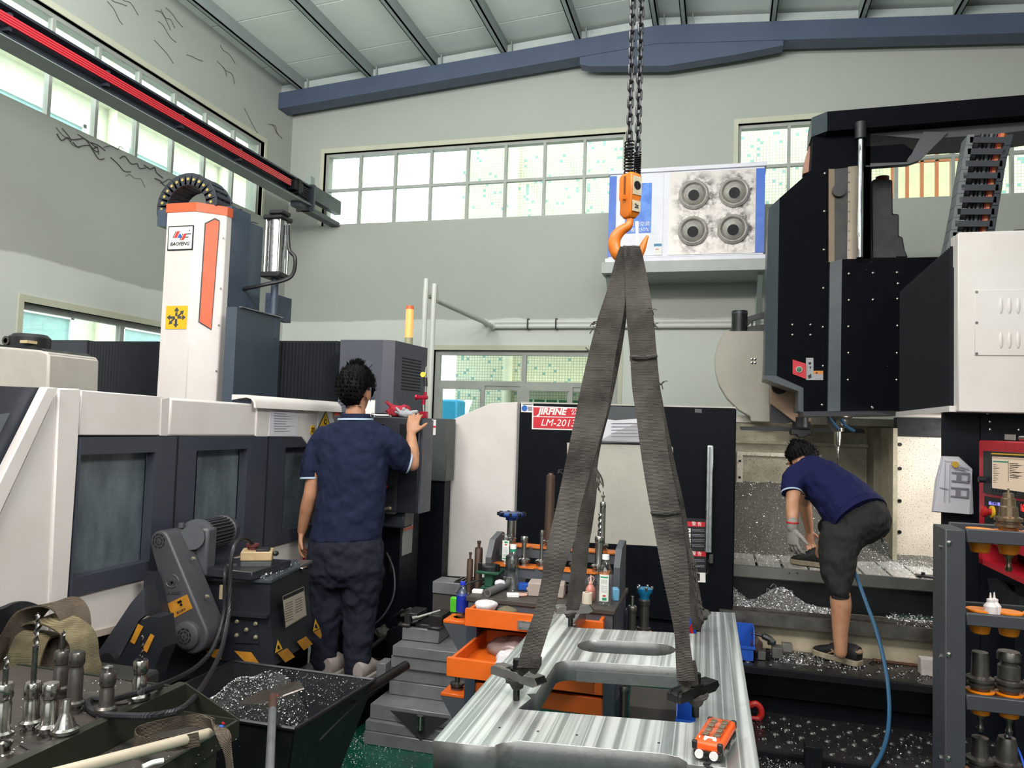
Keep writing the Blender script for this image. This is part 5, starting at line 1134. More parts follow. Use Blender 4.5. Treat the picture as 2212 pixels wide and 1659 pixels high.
# left cheek and rising chute
cf([(311, 1236), (330, 1238), (352, 1334), (307, 1329)], Y=2.80, th=.04).build('left_cheek', CVM, CV, smooth=0)
cb = at(325, 1230, Y=3.05); MB().box(cb.x-.04, cb.x+.06, 3.0, 3.1, cb.z-.01, cb.z+.03).build('cheek_block', M('conveyor_grey_block', '#4a4a4e', .5), CV, bev=.003)
cf([(150, 1500), (283, 1302), (313, 1268), (313, 1330), (300, 1340), (245, 1445), (215, 1510)], Y=2.60, th=.02).build('chute_outer_flange', M('chute_slate', '#33363c', .45), CV, smooth=0)
cf([(210, 1505), (306, 1340), (322, 1332), (345, 1334), (352, 1400), (335, 1440), (318, 1505)], Y=2.58, th=.08).build('chute', CVM, CV, smooth=0)
cf([(350, 1350), (420, 1352), (500, 1420), (480, 1470), (330, 1480), (330, 1400)], Y=3.06, th=.1).build('chute_swell', CVM, CV, bev=.02, seg=2)
for q in ([(298, 1348), (309, 1354), (290, 1392), (281, 1386)], [(325, 1369), (333, 1374), (317, 1410), (307, 1403)]): cf(q, Y=2.576, th=.002).build('hazard_stripe', WORNYEL, CV, smooth=0)
hp = at(265, 1453.5, Y=2.578); hk = MB().cyl(hp, hp+V((0, -.002, 0)), .018, n=18).build('hook_label', M('label_ochre', '#c08a2c', .5), CV)
MB().tube(bez([hp+V((-.003, -.003, .009)), hp+V((.005, -.003, .012)), hp+V((.004, -.003, .003)), hp+V((.004, -.003, -.008)), hp+V((-.006, -.003, -.009)), hp+V((-.007, -.003, -.003))], 4), .002, 5).build('hook_symbol', BLACKPR, hk)
rl_ = at(243, 1428, Y=2.6); MB().lathe([(.012, 0), (.04, 0), (.04, .03), (.012, .03)], rl_, 18, (0, -1, 0)).build('guide_roller', BLACKPL, CV)
# belt guard: long stadium with two round vents
GRD = M('guard_grey', '#434247', .4, dirt='#37363b', damt=.45, scale=7, spot='#a7a7a9', sscale=150, sthr=.765)
YG = 2.86
t0, t1 = at(344, 1172, Y=YG), at(412, 1372, Y=YG); r_t, r_b = .052, .082
ax_ = (t1-t0).normalized(); sd_ = V((ax_.z, 0, -ax_.x))
pts = [t0+(-ax_*math.cos(a)+sd_*math.sin(a))*r_t for a in [math.pi*(k/10-.5) for k in range(11)]] + [t1+(ax_*math.cos(a)-sd_*math.sin(a))*r_b for a in [math.pi*(k/10-.5) for k in range(11)]]
MB().prism(pts, (0, .13, 0)).build('belt_guard', GRD, CV, bev=.010, seg=3)
BLK = M('slot_black', '#101012', .7)
def vent(c, r1, r2, par=CV, y=YG):
    for r_, n_ in ((r1, 8), (r2, 6)):
        for k in range(n_):
            a0 = 2*math.pi*k/n_; seg = [a0+2*math.pi/n_*.72*j/4 for j in range(5)]
            MB().prism([(c.x+math.cos(a)*(r_+.003), y-.001, c.z+math.sin(a)*(r_+.003)) for a in seg]+[(c.x+math.cos(a)*(r_-.003), y-.001, c.z+math.sin(a)*(r_-.003)) for a in seg[::-1]], (0, .003, 0)).build('vent_slot', BLK, par, smooth=0)
    MB().cyl((c.x, y, c.z), (c.x, y-.004, c.z), .003, n=8).build('vent_screw', DSTEEL, par)
vent(at(343, 1169, Y=YG), .029, .016)
bc = at(407, 1371, Y=YG); bo = MB().lathe([(.062, 0), (.060, .016), (.045, .026), (.0, .028)], bc, 26, (0, -1, 0)).build('vent_boss', GRD, CV); vent(bc, .031, .018, bo, YG-.0275)
cl_ = cf([(362, 1304), (404, 1284), (416, 1314), (374, 1336)], Y=YG, th=.002, d=.002).build('caution_label', WORNYEL, CV, smooth=0)
for dx, dz in ((-.006, .007), (.004, .012), (.008, -.002)):
    p = at(388, 1305, Y=YG-.003)+V((dx, 0, dz)); MB().lathe([(.003, 0), (.0065, 0), (.0065, .001), (.003, .001), (.003, 0)], p, 12, (0, -1, 0)).build('scissor_symbol', BLACKPR, cl_)
text('当心夹手', .013, MATS['plate_text'], cl_, at(391, 1320, Y=YG-.0035), at(404, 1284, Y=YG)-at(362, 1304, Y=YG), at(362, 1304, Y=YG)-at(374, 1336, Y=YG))
em = at(371, 1256, Y=YG)
mb = MB(); seg = [(math.cos(a)*.030, math.sin(a)*.026) for a in [math.radians(d) for d in range(150, 330, 18)]]; mb.tube([em+V((a, -.001, b)) for a, b in seg], .003, 6); seg = [(math.cos(a)*.036, math.sin(a)*.03) for a in [math.radians(d) for d in range(-20, 100, 15)]]; mb.tube([em+V((a, -.001, b)) for a, b in seg], .003, 6); mb.build('raised_emblem', GRD, CV)
text('IM', .036, GRD, CV, em+V((0, -.002, 0)), (1, 0, .08), (0, 0, 1), name='raised_letters', bold=.001, ext=.002)
text('机床排屑', .018, GRD, CV, at(377, 1281, Y=YG-.001), (1, 0, .08), (0, 0, 1), name='raised_letters', ext=.002)
for q in ((416, 1206), (446, 1288)): p = at(*q, Y=YG+.05); MB().lathe([(.009, 0), (.009, .008), (.005, .009), (.005, .018), (0, .018)], p+sd_*.0, 6, (1, -.2, 0)).build('side_bolt', M('pale_bolt', '#a9a293', .35, .7), CV)
# gear motor, axis running into the depth
m0, m1 = at(420, 1160, Y=2.99), at(489, 1144, Y=3.42); ma = (m1-m0).normalized(); L_ = (m1-m0).length
MOT = M('motor_grey', '#4a4b50', .4, dirt='#3a3b40', damt=.4, scale=9)
MB().lathe([(0, .03), (.055, .03), (.055, .08), (0, .08)], m0-ma*.06, 22, ma).build('gear_flange', MOT, CV)
mb = MB(); mb.box(t0.x+.03, t0.x+.15, YG+.13, YG+.20, t0.z-.16, t0.z+.055); mb.build('gearbox', MOT, CV, bev=.012, seg=2)
pg = at(392, 1128, Y=2.98); MB().lathe([(.014, 0), (.014, .02), (.010, .022), (0, .022)], (pg.x, 2.98, t0.z+.052), 10).build('filler_plug', MOT, CV)
MB().lathe([(0, .06), (.060, .06), (.060, L_-.09), (0, L_-.09)], m0, 20, ma).build('motor_barrel', M('motor_dark', '#2f3034', .5), CV)
u = ma.orthogonal().normalized(); w_ = ma.cross(u)
for k in range(26):
    a = 2*math.pi*k/26; d = u*math.cos(a)+w_*math.sin(a); s2 = ma.cross(d)
    MB().prism([m0+ma*.06+d*.058-s2*.0022, m0+ma*.06+d*.074-s2*.0022, m0+ma*.06+d*.074+s2*.0022, m0+ma*.06+d*.058+s2*.0022], ma*(L_-.15)).build('cooling_fin', MOT, CV, smooth=0)
MB().lathe([(.070, -.09), (.077, -.085), (.077, -.03), (.062, -.004), (0, 0)], m1, 24, ma).build('fan_cowl', MOT, CV)
MB().lathe([(0, .025), (.079, .025), (.079, .05), (0, .05)], m0, 24, ma).build('motor_ring', MOT, CV)
MB().box(t0.x+.12, t0.x+.38, 3.0, 3.32, A1.z+.01, A1.z+.05).build('motor_plate', CVM, CV, bev=.004)
# junction box with red button
J0, J1 = at(506, 1210, Y=3.09), at(535, 1242, Y=3.09)
jx0, jx1 = J0.x, J0.x+.135; jz = A1.z+.012
jb_ = empty('junction_box', (0, 0, 0), CV); jb_.location = V((jx0, 3.1, jz))-V(CV.location)
R = rz3(-.12)
jc = V(((jx0+jx1)/2, 3.17, 0))
MB().obox(jc+V((0, 0, jz+.03)), (.135, .11, .06), rz3(.5)).build('box_base', M('box_grey', '#4b4d50', .5), jb_, bev=.004)
MB().obox(jc+V((0, 0, jz+.082)), (.14, .115, .044), rz3(.5)).build('box_cover', CREAMPL, jb_, bev=.006, seg=2)
MB().obox(jc+V((.03, .0, jz+.108)), (.06, .08, .012), rz3(.5)).build('switch_plate', BLACKPL, jb_, bev=.003)
MB().lathe([(0, 0), (.022, 0), (.022, .012), (.030, .015), (.030, .026), (0, .03)], jc+V((-.025, -.005, jz+.104)), 18).build('red_button', M('dusty_red_button', '#5c2a28', .5), jb_)
MB().ball(jc+V((.085, .02, jz+.09)), .012, .018, .012).build('cable_gland', BLACKPL, jb_)
MB().cyl(jc+V((-.07, -.06, jz+.03)), jc+V((-.1, -.09, jz+.03)), .015).build('cable_gland', BLACKPL, jb_)
# ribbed conduits
COND = NT('ribbed_conduit'); wv = COND.n('ShaderNodeTexWave'); wv.inputs['Scale'].default_value = 55; COND.l(COND.coord(), wv.inputs['Vector']); COND.bump(wv.outputs['Fac'], .5, .003); COND = COND.fin(lin('#2f2f33'), .32, .35)
hA_ = bez([jc+V((-.02, -.0, jz+.12)), at(530, 1163, Y=3.08), at(511, 1172, Y=2.98), at(500, 1205, Y=2.94), at(497, 1270, Y=2.93), at(494, 1330, Y=2.9), at(478, 1404, Y=2.75), at(450, 1462, Y=2.5), at(405, 1522, Z=.83), at(350, 1543, Z=.845), at(290, 1547, Z=.855), at(215, 1542, Z=.815), at(190, 1526, Z=.812), at(196, 1512, Z=.812), at(222, 1510, Z=.812)], 6)
tag(MB().tube(hA_, .0095, 8).build('ribbed_conduit', COND), 'ribbed black conduit looping from the conveyor box down onto the tool trolley', 'cable')
hB_ = bez([jc+V((-.1, -.09, jz+.03)), at(486, 1235, Y=2.96), at(486, 1290, Y=2.95), at(482, 1335, Y=2.93), at(462, 1398, Y=2.85), at(425, 1440, Y=2.7), at(375, 1468, Y=2.45), at(325, 1488, Z=.87), at(262, 1506, Z=.83), at(236, 1512, Z=.814)], 6)
tag(MB().tube(hB_, .0095, 8).build('ribbed_conduit', COND), 'second ribbed conduit passing behind the tool holder with the dark spiral drill', 'cable')
tie = at(490, 1282, Y=2.93); MB().box(tie.x-.045, tie.x-.03, 2.94, 2.95, tie.z-.03, tie.z+.03).build('tie_tab', M('tan_tab', '#8d7f68', .6), CV, smooth=0)
flakes('swarf_flake', 480, lambda r: (A0+(A1-A0)*(.35+.62*r.random())+dv*r.random()**1.4*.9+V((0, 0, .018+.010*r.random())), None), size=(.003, .008), label='chips strewn over the lid of the conveyor', seed=21)

# ================================================================ swarf bin, shovel
BN = thing('swarf_bin', 'black steel tipping bin full of chips below the conveyor', 'bin', (-1.8, 2.75, 0))
BINM = M('bin_black', '#1b1c20', .4, dirt='#0f1013', damt=.4, spot='#aaacae', sscale=130, sthr=.745)
bx0, bx1, by0, by1, zr_ = -2.10, -1.405, 2.47, 3.04, .55; in_ = .13
def wall4(a, b, c, d, th, nm): MB().prism([a, b, c, d], th).build(nm, BINM, BN, smooth=0)
T_ = [V((bx0, by0, zr_)), V((bx1-.035, by0, zr_)), V((bx1, by1, zr_)), V((bx0, by1, zr_))]; B_ = [V((bx0+in_, by0+in_, .08)), V((bx1-in_-.03, by0+in_, .08)), V((bx1-in_, by1-in_, .08)), V((bx0+in_, by1-in_, .08))]
for i, th in ((0, (0, .006, 0)), (1, (-.006, 0, 0)), (2, (0, -.006, 0)), (3, (.006, 0, 0))): wall4(T_[i], T_[(i+1) % 4], B_[(i+1) % 4], B_[i], th, 'side_panel')
MB().prism(B_, (0, 0, -.01)).build('bottom_panel', BINM, BN, smooth=0)
for i in range(4): MB().tube([T_[i], T_[(i+1) % 4]], .008, 6).build('rim_bead', BINM, BN)
for x in (bx0+.25, bx1-.25):
    for y in (by0+.2, by1-.2): MB().cyl((x, y-.012, .045), (x, y+.012, .045), .045, n=14).build('caster', RUBBER, BN)
h0, h1 = at(878, 1437, Y=3.28), at(762, 1508, Y=2.93)
MB().cyl(h0, h1, .021, n=14).build('push_handle', M('worn_handle', '#2c2b2b', .3, .5), BN)
h2 = at(650, 1575, Y=2.56); MB().tube([h1, (h1+h2)/2+V((0, 0, -.005)), h2], [.016, .009, .008], 8).build('handle_stay', BINM, BN); MB().tube([h1, at(770, 1520, Y=2.9), at(690, 1600, Y=2.6)], .006, 6).build('handle_brace', BINM, BN)
def hbin(u_, v_, X_, Y_):
    return .38 + .13*math.exp(-((u_-.20)/.25)**2) + .09*(v_**1.5)*math.exp(-((u_-.45)/.25)**2) + .04*noise.noise(V((X_*7, Y_*7, 2))) - .05*sstep(.55, .75, u_)*sstep(.3, .8, v_) - .05*sstep(.8, 1, u_)
bi = (bx0+.055, bx1-.085, by0+.055, by1-.055)
tag(heap('swarf_heap', *bi, hbin, mat=M('swarf_dark', '#2e2c2b', .5, .4, dirt='#1d1c1c', damt=.6, scale=50, spot='#d6d8da', sscale=190, sthr=.68, bump=1, bscale=150)), 'dark heap of swarf filling the black bin', 'swarf')
flakes('swarf_flake', 4200, on(hbin, *bi), size=(.002, .0055), label='glinting curled chips on the heap in the black bin', seed=11)
flakes('swarf_flake', 420, lambda r: (lambda t_, s_: (V((bx0+.2+(bx1-bx0-.25)*t_, by1-.012-in_*.25*s_, zr_-.13*s_), ), None))(r.random(), r.random()), size=(.002, .005), label='fine chips stuck to the back wall of the bin', seed=12)
SH = thing('swarf_scraper', 'wide worn steel scraper lying in the bin with a bright tubular handle', 'shovel', at(590, 1505, Y=2.65))
s_c = at(590, 1503, Y=2.65)
bl = [at(515, 1521, Y=2.62), at(560, 1497, Y=2.72), at(600, 1492, Y=2.74), at(645, 1473, Y=2.76), at(655, 1489, Y=2.68), at(610, 1505, Y=2.62), at(572, 1521, Y=2.56)]
MB().prism(bl, (0, .004, .005)).build('blade', M('worn_blade', '#77706b', .35, .75, dirt='#3f3734', damt=.6, scale=14, spot='#b9542c', sscale=22, sthr=.74), SH, smooth=0)
e0, e1 = at(590, 1506, Y=2.62), at(583, 1659, Y=2.12); dd = (e1-e0).normalized()
MB().cyl(e0, e0+dd*.13, .017, .015, n=14).build('socket', M('rusty_socket', '#6a5d57', .4, .6, dirt='#8a4526', damt=.6, scale=30), SH); MB().cyl(e0+dd*.11, e0+dd*1.2, .0145, n=14).build('handle', M('galvanised_tube', '#a9acae', .33, .75, var=.06, scale=8), SH)
MB().obox(e0+V((.006, -.004, .004)), (.03, .03, .012)).build('weld', M('rust', '#8d3a1e', .7), SH, bev=.004)

# ================================================================ tool trolley in the left foreground
TT = thing('tool_trolley', 'dark green tool trolley with a pierced shelf and a lower tray in the left foreground', 'trolley', (-1.8, 1.6, 0))
TGR = M('olive_paint', '#24291f', .45, dirt='#23201c', damt=.55, scale=10); TTOP = M('grimy_shelf', '#413b37', .5, dirt='#2c2826', damt=.5, scale=8, spot='#b4aea8', sscale=170, sthr=.74)
zs = .80; xr_ = -1.60
holes = [at(192, 1505, Z=zs), at(263, 1515, Z=zs), at(25, 1640, Z=zs)]
MB().box(-2.25, xr_, .9, 2.065, zs-.02, zs).build('shelf', TTOP, TT, smooth=0)
for h in holes: MB().lathe([(.026, .001), (.034, .001), (.034, .004), (.030, .005), (.026, .003)], h, 20).build('hole_rim', TTOP, TT); 
for h in holes: MB().cyl(h+V((0, 0, .0005)), h+V((0, 0, .0015)), .027, n=20).build('hole', BLK, TT)
for q in ([(42, 1612), (70, 1606), (132, 1612), (100, 1634), (60, 1622)], [(168, 1570), (185, 1576), (160, 1582), (148, 1574)]):
    MB().prism([p for p in quads(q, Z=zs+.001)], (0, 0, .004)).build('tool_insert', M('dark_insert', '#2a2625', .5), TT, smooth=0)
MB().prism([V((xr_, .9, zs-.10)), V((xr_+.012, .9, zs-.10)), V((xr_+.012, .9, zs+.018)), V((xr_-.02, .9, zs+.018)), V((xr_-.02, .9, zs+.012)), V((xr_, .9, zs+.012))], (0, 1.17, 0)).build('side_rail', TGR, TT, smooth=0)
MB().prism([V((-2.25, 2.06, zs-.1)), V((xr_+.012, 2.06, zs-.1)), V((xr_+.012, 2.06, zs+.004)), V((-2.25, 2.06, zs+.004))], (0, .01, 0)).build('back_rail', TGR, TT, smooth=0)
zt2 = .735; c_ = at(515, 1556, Z=zt2+.02); xt, yt = c_.x, c_.y
MB().box(xr_-.3, xt, .9, yt, zt2-.01, zt2).build('tray', TTOP, TT, smooth=0)
MB().box(xt-.006, xt+.004, .9, yt, zt2-.03, zt2+.022).build('tray_lip', TGR, TT, smooth=0); MB().box(xr_-.0, xt, yt-.004, yt+.004, zt2-.03, zt2+.022).build('tray_lip', TGR, TT, smooth=0)
MB().prism([V((xr_+.012, 2.06, zt2)), V((xt, yt, zt2)), V((xt, yt, zt2+.022)), V((xr_+.012, 2.06, zs+.018))], (0, .005, 0)).build('gusset', TGR, TT, smooth=0)
MB().box(-2.2, xt-.04, .95, yt-.04, .1, zt2-.02).build('cabinet', TGR, TT, smooth=0)
for x in (-2.1, xt-.12):
    for y in (1.05, yt-.14): MB().cyl((x, y-.015, .05), (x, y+.015, .05), .05, n=14).build('caster', RUBBER, TT)
flakes('swarf_flake', 260, lambda r: (V((-1.98+.36*r.random(), 1.35+.72*r.random(), zs+.003)), None), size=(.0015, .004), label='fine chips sprinkled over the shelf of the green trolley', seed=14)
flakes('swarf_flake', 110, lambda r: (V((xr_+.02+.27*r.random(), 1.4+.6*r.random(), zt2+.003)), None), size=(.0015, .004), label='sparse chips on the lower tray of the trolley', seed=15)
DR = M('drill_steel', '#8d8a8a', .25, 1, var=.2, scale=40); DRD = M('dark_drill', '#3a3838', .3, .8)
def drill(mb, o, r, L, flute, pitch=.03, n=10, tip=True):
    """twist drill: plain shank then two helical lands"""
    o = V(o); mb.cyl(o, o+V((0, 0, L-flute)), r*.92, n=10)
    k = int(flute/.004); rings = []
    for i in range(k+1):
        z = L-flute+flute*i/k; a = 2*math.pi*z/pitch; s_ = 1 if i < k-1 else .3
        u_ = V((math.cos(a), math.sin(a), 0)); v_ = V((-math.sin(a), math.cos(a), 0)); rings.append((o+V((0, 0, z)), u_*r*s_, v_*r*.45*s_))
    return mb.loft(rings, 10)
def holder(px, py, top, lab, rn=.021, rb=.0195, rf=.028, kind='nut', Z=zs, bit=None, tiltx=0., group='tool holders on the green trolley', dark=False):
    b = at(px, py-4, Z=Z); mp = (at(px, py-4, Z=Z)-CAMO).dot(cam_f)/FPX
    H = abs((CAMO.z+0) * 0 + (at(px, top, Y=b.y).z - Z))
    t_ = thing('tool_holder', lab, 'tool holder', b, group)
    st = DSTEEL if dark else STEEL
    MB().lathe([(0, 0), (rf*.86, 0), (rf*.86, .010), (rf*.70, .013), (rf*.70, .019), (rf, .022), (rf, .030), (rf*.75, .036)], b, 24).build('flange', st, t_)
    if kind == 'nut':
        MB().lathe([(0, .03), (rb*1.18, .03), (rb, .045), (rb, H-.052), (rb*.9, H-.048), (rb*.9, H-.04), (0, H-.04)], b, 24).build('shank', st, t_)
        nb = MB(); nb.lathe([(rn*.6, H), (rn*.85, H), (rn, H-.006), (rn, H-.034), (rn*.92, H-.038), (0, H-.038)], b, 24); nb.build('collet_nut', st, t_)
        MB().cyl(b+V((0, 0, H-.006)), b+V((0, 0, H-.001)), rn*.6, n=18).build('collet', BLK if bit is None else DSTEEL, t_)
        for k in range(6): a = k*math.pi/3+.4; MB().cyl(b+V((math.cos(a)*rn*.93, math.sin(a)*rn*.93, H-.026)), b+V((math.cos(a)*rn*1.01, math.sin(a)*rn*1.01, H-.026)), .0045, n=8).build('nut_notch', BLK, t_)
    else:
        MB().lathe([(0, .03), (rb*1.25, .034), (rb*.75, .062), (rb*.62, H-.035), (rb*.55, H-.03), (rb*.48, H-.004), (rb*.40, H), (0, H)], b, 24).build('cone_body', st, t_)
    if bit:
        r_, tp, fl, mm = bit; L = at(px, tp, Y=b.y).z-(Z+H); mb = MB(); drill(mb, b+V((0, 0, H-.01)), r_, L+.01, L*fl, pitch=r_*6); mb.build('drill_bit', mm, t_)
    return t_, H
holder(65, 1586, 1472, 'tool holder with the tallest bright twist drill, front left of the trolley shelf', bit=(.0075, 1321, .48, DR))
holder(104, 1596, 1474, 'short tool holder with an empty dark collet beside the tall drill', rb=.020, rf=.031)
holder(139, 1603, 1510, 'small conical tool holder standing in front of the empty collet holder', kind='cone', rb=.0215, rf=.033)
holder(128, 1510, 1404, 'tool holder with a stubby drill standing before the webbing coil', bit=(.0062, 1358, .3, DR), dark=True)
holder(159, 1543, 1406, 'tall dark tool holder with an empty collet beside the webbing coil', dark=True)
t6, H6 = holder(228, 1556, 1449, 'tool holder with a flat T slot cutter in the middle of the shelf', rb=.019, dark=True)
b6 = V(t6.location); MB().lathe([(0, -.02), (.008, -.02), (.007, .010), (.015, .012), (.014, .016), (0, .018)], b6+V((0, 0, H6)), 8).build('slot_cutter', STEEL, t6)
holder(299, 1529, 1424, 'tool holder with a dark spiral drill at the right end of the shelf', bit=(.006, 1367, .9, DRD), rf=.031)
holder(2, 1612, 1474, 'tool holder with a spiral drill cut by the left edge of the view', bit=(.007, 1412, .5, DR))
b8 = at(8, 1638, Z=zs); kn = thing('pull_stud', 'short steel pull stud lying at the near left corner of the shelf', 'stud', b8)
MB().lathe([(0, 0), (.02, 0), (.02, .012), (.014, .014), (.014, .03), (.018, .032), (.018, .04), (0, .042)], b8, 18).build('stud', STEEL, kn); MB().box(b8.x-.018, b8.x+.018, b8.y-.002, b8.y+.002, zs+.038, zs+.043).build('slot', BLK, kn, smooth=0)
# webbing
def webbing(name, base, dark):
    t = NT(name); wv = t.n('ShaderNodeTexWave', bands_direction='Z'); wv.inputs['Scale'].default_value = 90; wv.inputs['Distortion'].default_value = .5; wv.inputs['Detail'].default_value = 2
    t.l(t.coord(), wv.inputs['Vector']); c = t.mix(t.ramp(t.noise(7, detail=5), .35, .7), lin(base), lin(dark)); c = t.mix(t.math('MULTIPLY', wv.outputs['Fac'], .45), c, lin(dark))
    t.bump(t.math('ADD', wv.outputs['Fac'], t.math('MULTIPLY', t.noise(300), .6)), .9, .004); t.b.inputs['Specular IOR Level'].default_value = .2; return t.fin(c, .85, 0)
WEBY = webbing('soiled_yellow_webbing', '#938867', '#4a4236'); WEBB = webbing('brown_webbing', '#75685a', '#3f3730')
CS = thing('webbing_sling', 'soiled yellowish lifting sling coiled in upright loops behind the tool holders', 'sling', (-2.3, 2.2, 0))
def loopstrip(pts, wid, th, mat, nm, wdir=(0, 1, 0), n=8):
    c = bez([at(x, y, Y=Y) for x, y, Y in pts], n); return MB().strip([(p, V(wdir)) for p in c], wid, th).build(nm, mat, CS)
loopstrip([(-30, 1520, 2.12), (8, 1435, 2.2), (42, 1360, 2.22), (72, 1322, 2.24), (108, 1304, 2.25), (142, 1306, 2.26), (160, 1328, 2.26), (163, 1368, 2.25), (160, 1410, 2.25)], .10, .007, WEBB, 'upper_loop', (.45, .9, .1))
loopstrip([(40, 1385, 2.27), (78, 1342, 2.26), (112, 1336, 2.24), (150, 1352, 2.2), (178, 1380, 2.18), (184, 1425, 2.17), (190, 1455, 2.17), (176, 1482, 2.17)], .085, .007, WEBY, 'lower_loop', (.5, .85, .25))
loopstrip([(120, 1368, 2.3), (80, 1372, 2.22), (62, 1395, 2.18), (45, 1450, 2.15), (28, 1510, 2.13), (22, 1560, 2.12)], .115, .009, WEBY, 'front_fold', (.95, .3, -.1))
loopstrip([(125, 1380, 2.26), (118, 1430, 2.24), (100, 1490, 2.22), (90, 1545, 2.2)], .10, .009, WEBB, 'rear_fold', (.95, .35, 0))
loopstrip([(175, 1400, 2.2), (150, 1460, 2.24), (140, 1500, 2.24)], .09, .008, WEBY, 'right_fold', (.8, .6, 0))
loopstrip([(-40, 1355, 2.12), (10, 1338, 2.2), (45, 1328, 2.25), (80, 1340, 2.3)], .10, .02, BLACKPL, 'dark_sleeve', (.2, .5, .8))
loopstrip([(-40, 1400, 2.12), (0, 1402, 2.18), (30, 1390, 2.28)], .09, .03, WEBB, 'under_fold', (.1, .6, .8))
BKT = MB().box(-2.47, -2.0, 2.11, 2.45, .1, .70).build('parts_crate', M('crate_dark', '#262524', .6), None, bev=.01); tag(BKT, 'dark crate behind the trolley that carries the coiled sling', 'crate')
# strap, tube and small bits on the lower tray
SS = thing('flat_strap', 'brown flat strap folded on the lower tray and hanging over its edge', 'strap', (xr_+.15, 1.8, zt2))
c1 = bez([at(462, 1566, Y=1.84), at(420, 1556, Y=1.86), at(350, 1568, Y=1.80), at(300, 1583, Y=1.76), at(292, 1600, Y=1.73), at(320, 1608, Y=1.70), at(380, 1606, Y=1.70), at(430, 1596, Y=1.71)], 6)
MB().strip([(p, V((0, .1, 1))) for p in c1], .034, .003, ).build('folded_part', WEBB, SS)
c2 = bez([at(440, 1560, Y=1.86), at(468, 1568, Y=1.80), at(484, 1590, Y=1.74), at(492, 1620, Y=1.70), at(500, 1690, Y=1.66)], 6)
MB().strip([(p, V((.8, -.5, .05))) for p in c2], .034, .003).build('hanging_part', WEBB, SS)
p0, p1 = at(455, 1583, Y=1.80), at(150, 1664, Y=1.36); TB = thing('plastic_tube', 'white plastic tube lying aslant on the lower tray', 'tube', p1)
dd = (p1-p0).normalized(); MB().lathe([(.0, -.0), (.010, .001), (.0135, .008), (.0135, .9), (0, .9)], p0, 18, dd).build('tube', M('soiled_white_tube', '#d8cdb8', .4, dirt='#a99b82', damt=.4, scale=9), TB)
pn0, pn1 = at(308, 1657, Y=1.50), at(352, 1643, Y=1.54); PN = tag(MB().tube(bez([pn0, (pn0+pn1)/2+V((0, 0, .003)), pn1], 4), .006, 8).build('marker_pen', WHITEPR), 'white pen lying beside the white tube', 'pen')
for px, py, mm, lab, w2 in ((489, 1561, REDP, 'small red plastic clip in the tray corner', .016), (478, 1570, BLUEPL, 'small blue plastic clip in the tray corner', .010)):
    p = at(px, py, Z=zt2+.006); o = MB().obox(p, (w2*1.6, w2, .010), rz3(.4)); tag(o.build('plastic_clip', mm, bev=.003), lab, 'clip')
# ================================================================ the suspended aluminium plate
P0 = V((-.664, 1.781, .88)); pu_ = V((math.cos(math.radians(2.6)), .02, math.sin(math.radians(2.6)))).normalized(); pv_ = V((-.014, 1, 0)).normalized(); pn_ = pu_.cross(pv_).normalized(); pv_ = pn_.cross(pu_).normalized()
def onp(px, py, h=0.):
    dd = cam_f+(px-1106)/FPX*cam_r-(py-829.5)/FPX*cam_u; o = P0+pn_*h; return CAMO+dd*((o-CAMO).dot(pn_)/dd.dot(pn_))
def uv(px, py): d = onp(px, py)-P0; return d.dot(pu_), d.dot(pv_)
def PW(u_, v_, h=0.): return P0+pu_*u_+pv_*v_+pn_*h
TH = .064
uR = uv(1600, 1400)[0]; vB = uv(1195, 1306)[1]; W_ = uR
t = NT('milled_aluminium')
sx = t.n('ShaderNodeSeparateXYZ'); t.l(t.coord(), sx.inputs[0])
band = t.noise(44, (1, .012, 1), detail=1); fine = t.noise(150, (1, .03, 1), detail=2); chat = t.noise(120, (.15, 1, 1), detail=2)
wv = t.n('ShaderNodeTexWave', bands_direction='X', wave_profile='SAW'); wv.inputs['Scale'].default_value = 10.5; wv.inputs['Distortion'].default_value = .35; wv.inputs['Detail'].default_value = 1; wv.inputs['Detail Scale'].default_value = .4; t.l(t.coord((1, .02, 1)), wv.inputs['Vector'])
edge = t.math('GREATER_THAN', wv.outputs['Fac'], .90)
c = t.mix(t.ramp(band, .40, .60), lin('#a3a9a8'), lin('#f2f5f4')); c = t.mix(t.math('MULTIPLY', edge, .75), c, lin('#f6f8f8')); c = t.mix(t.math('MULTIPLY', t.ramp(t.noise(3.2, detail=5), .6, .72), .45), c, lin('#8d8c88'))
hgt = t.math('ADD', t.math('ADD', t.math('MULTIPLY', wv.outputs['Fac'], .8), t.math('MULTIPLY', fine, .5)), t.math('MULTIPLY', chat, .35)); t.bump(hgt, .32, .004)
t.b.inputs['Anisotropic'].default_value = .5
PLTM = t.fin(c, t.math('ADD', t.ramp(band, .3, .7, .22, .42), t.math('MULTIPLY', fine, .08)), .68)
PSIDE = M('machined_side', '#8f8e8d', .33, .75, var=.2, scale=30, bump=.15, bscale=200)
def arcpts(c, r, a0, a1, n=6): return [(c[0]+r*math.cos(math.radians(a0+(a1-a0)*i/n)), c[1]+r*math.sin(math.radians(a0+(a1-a0)*i/n))) for i in range(n+1)]
aw = uv(1068, 1612)[0]                      # width of the front legs
vf = .045; v1 = uv(1300, 1546)[1]; v2 = uv(1300, 1431)[1]; v3 = uv(1350, 1361)[1]
hl = uv(1128, 1520)[0]; hr = W_-hl*.93; bl_ = uv(1240, 1345)[0]; br_ = uv(1512, 1350)[0]; r_ = .045
outer = [(0, 0), (aw, 0)] + arcpts((aw+.02, vf-.0), .0, 180, 90, 1)[:0] + [(aw+.004, .012), (aw+.02, .032), (aw+.05, vf), (W_-aw-.05, vf), (W_-aw-.02, .032), (W_-aw-.004, .012), (W_-aw, 0), (W_, 0), (W_, vB)]
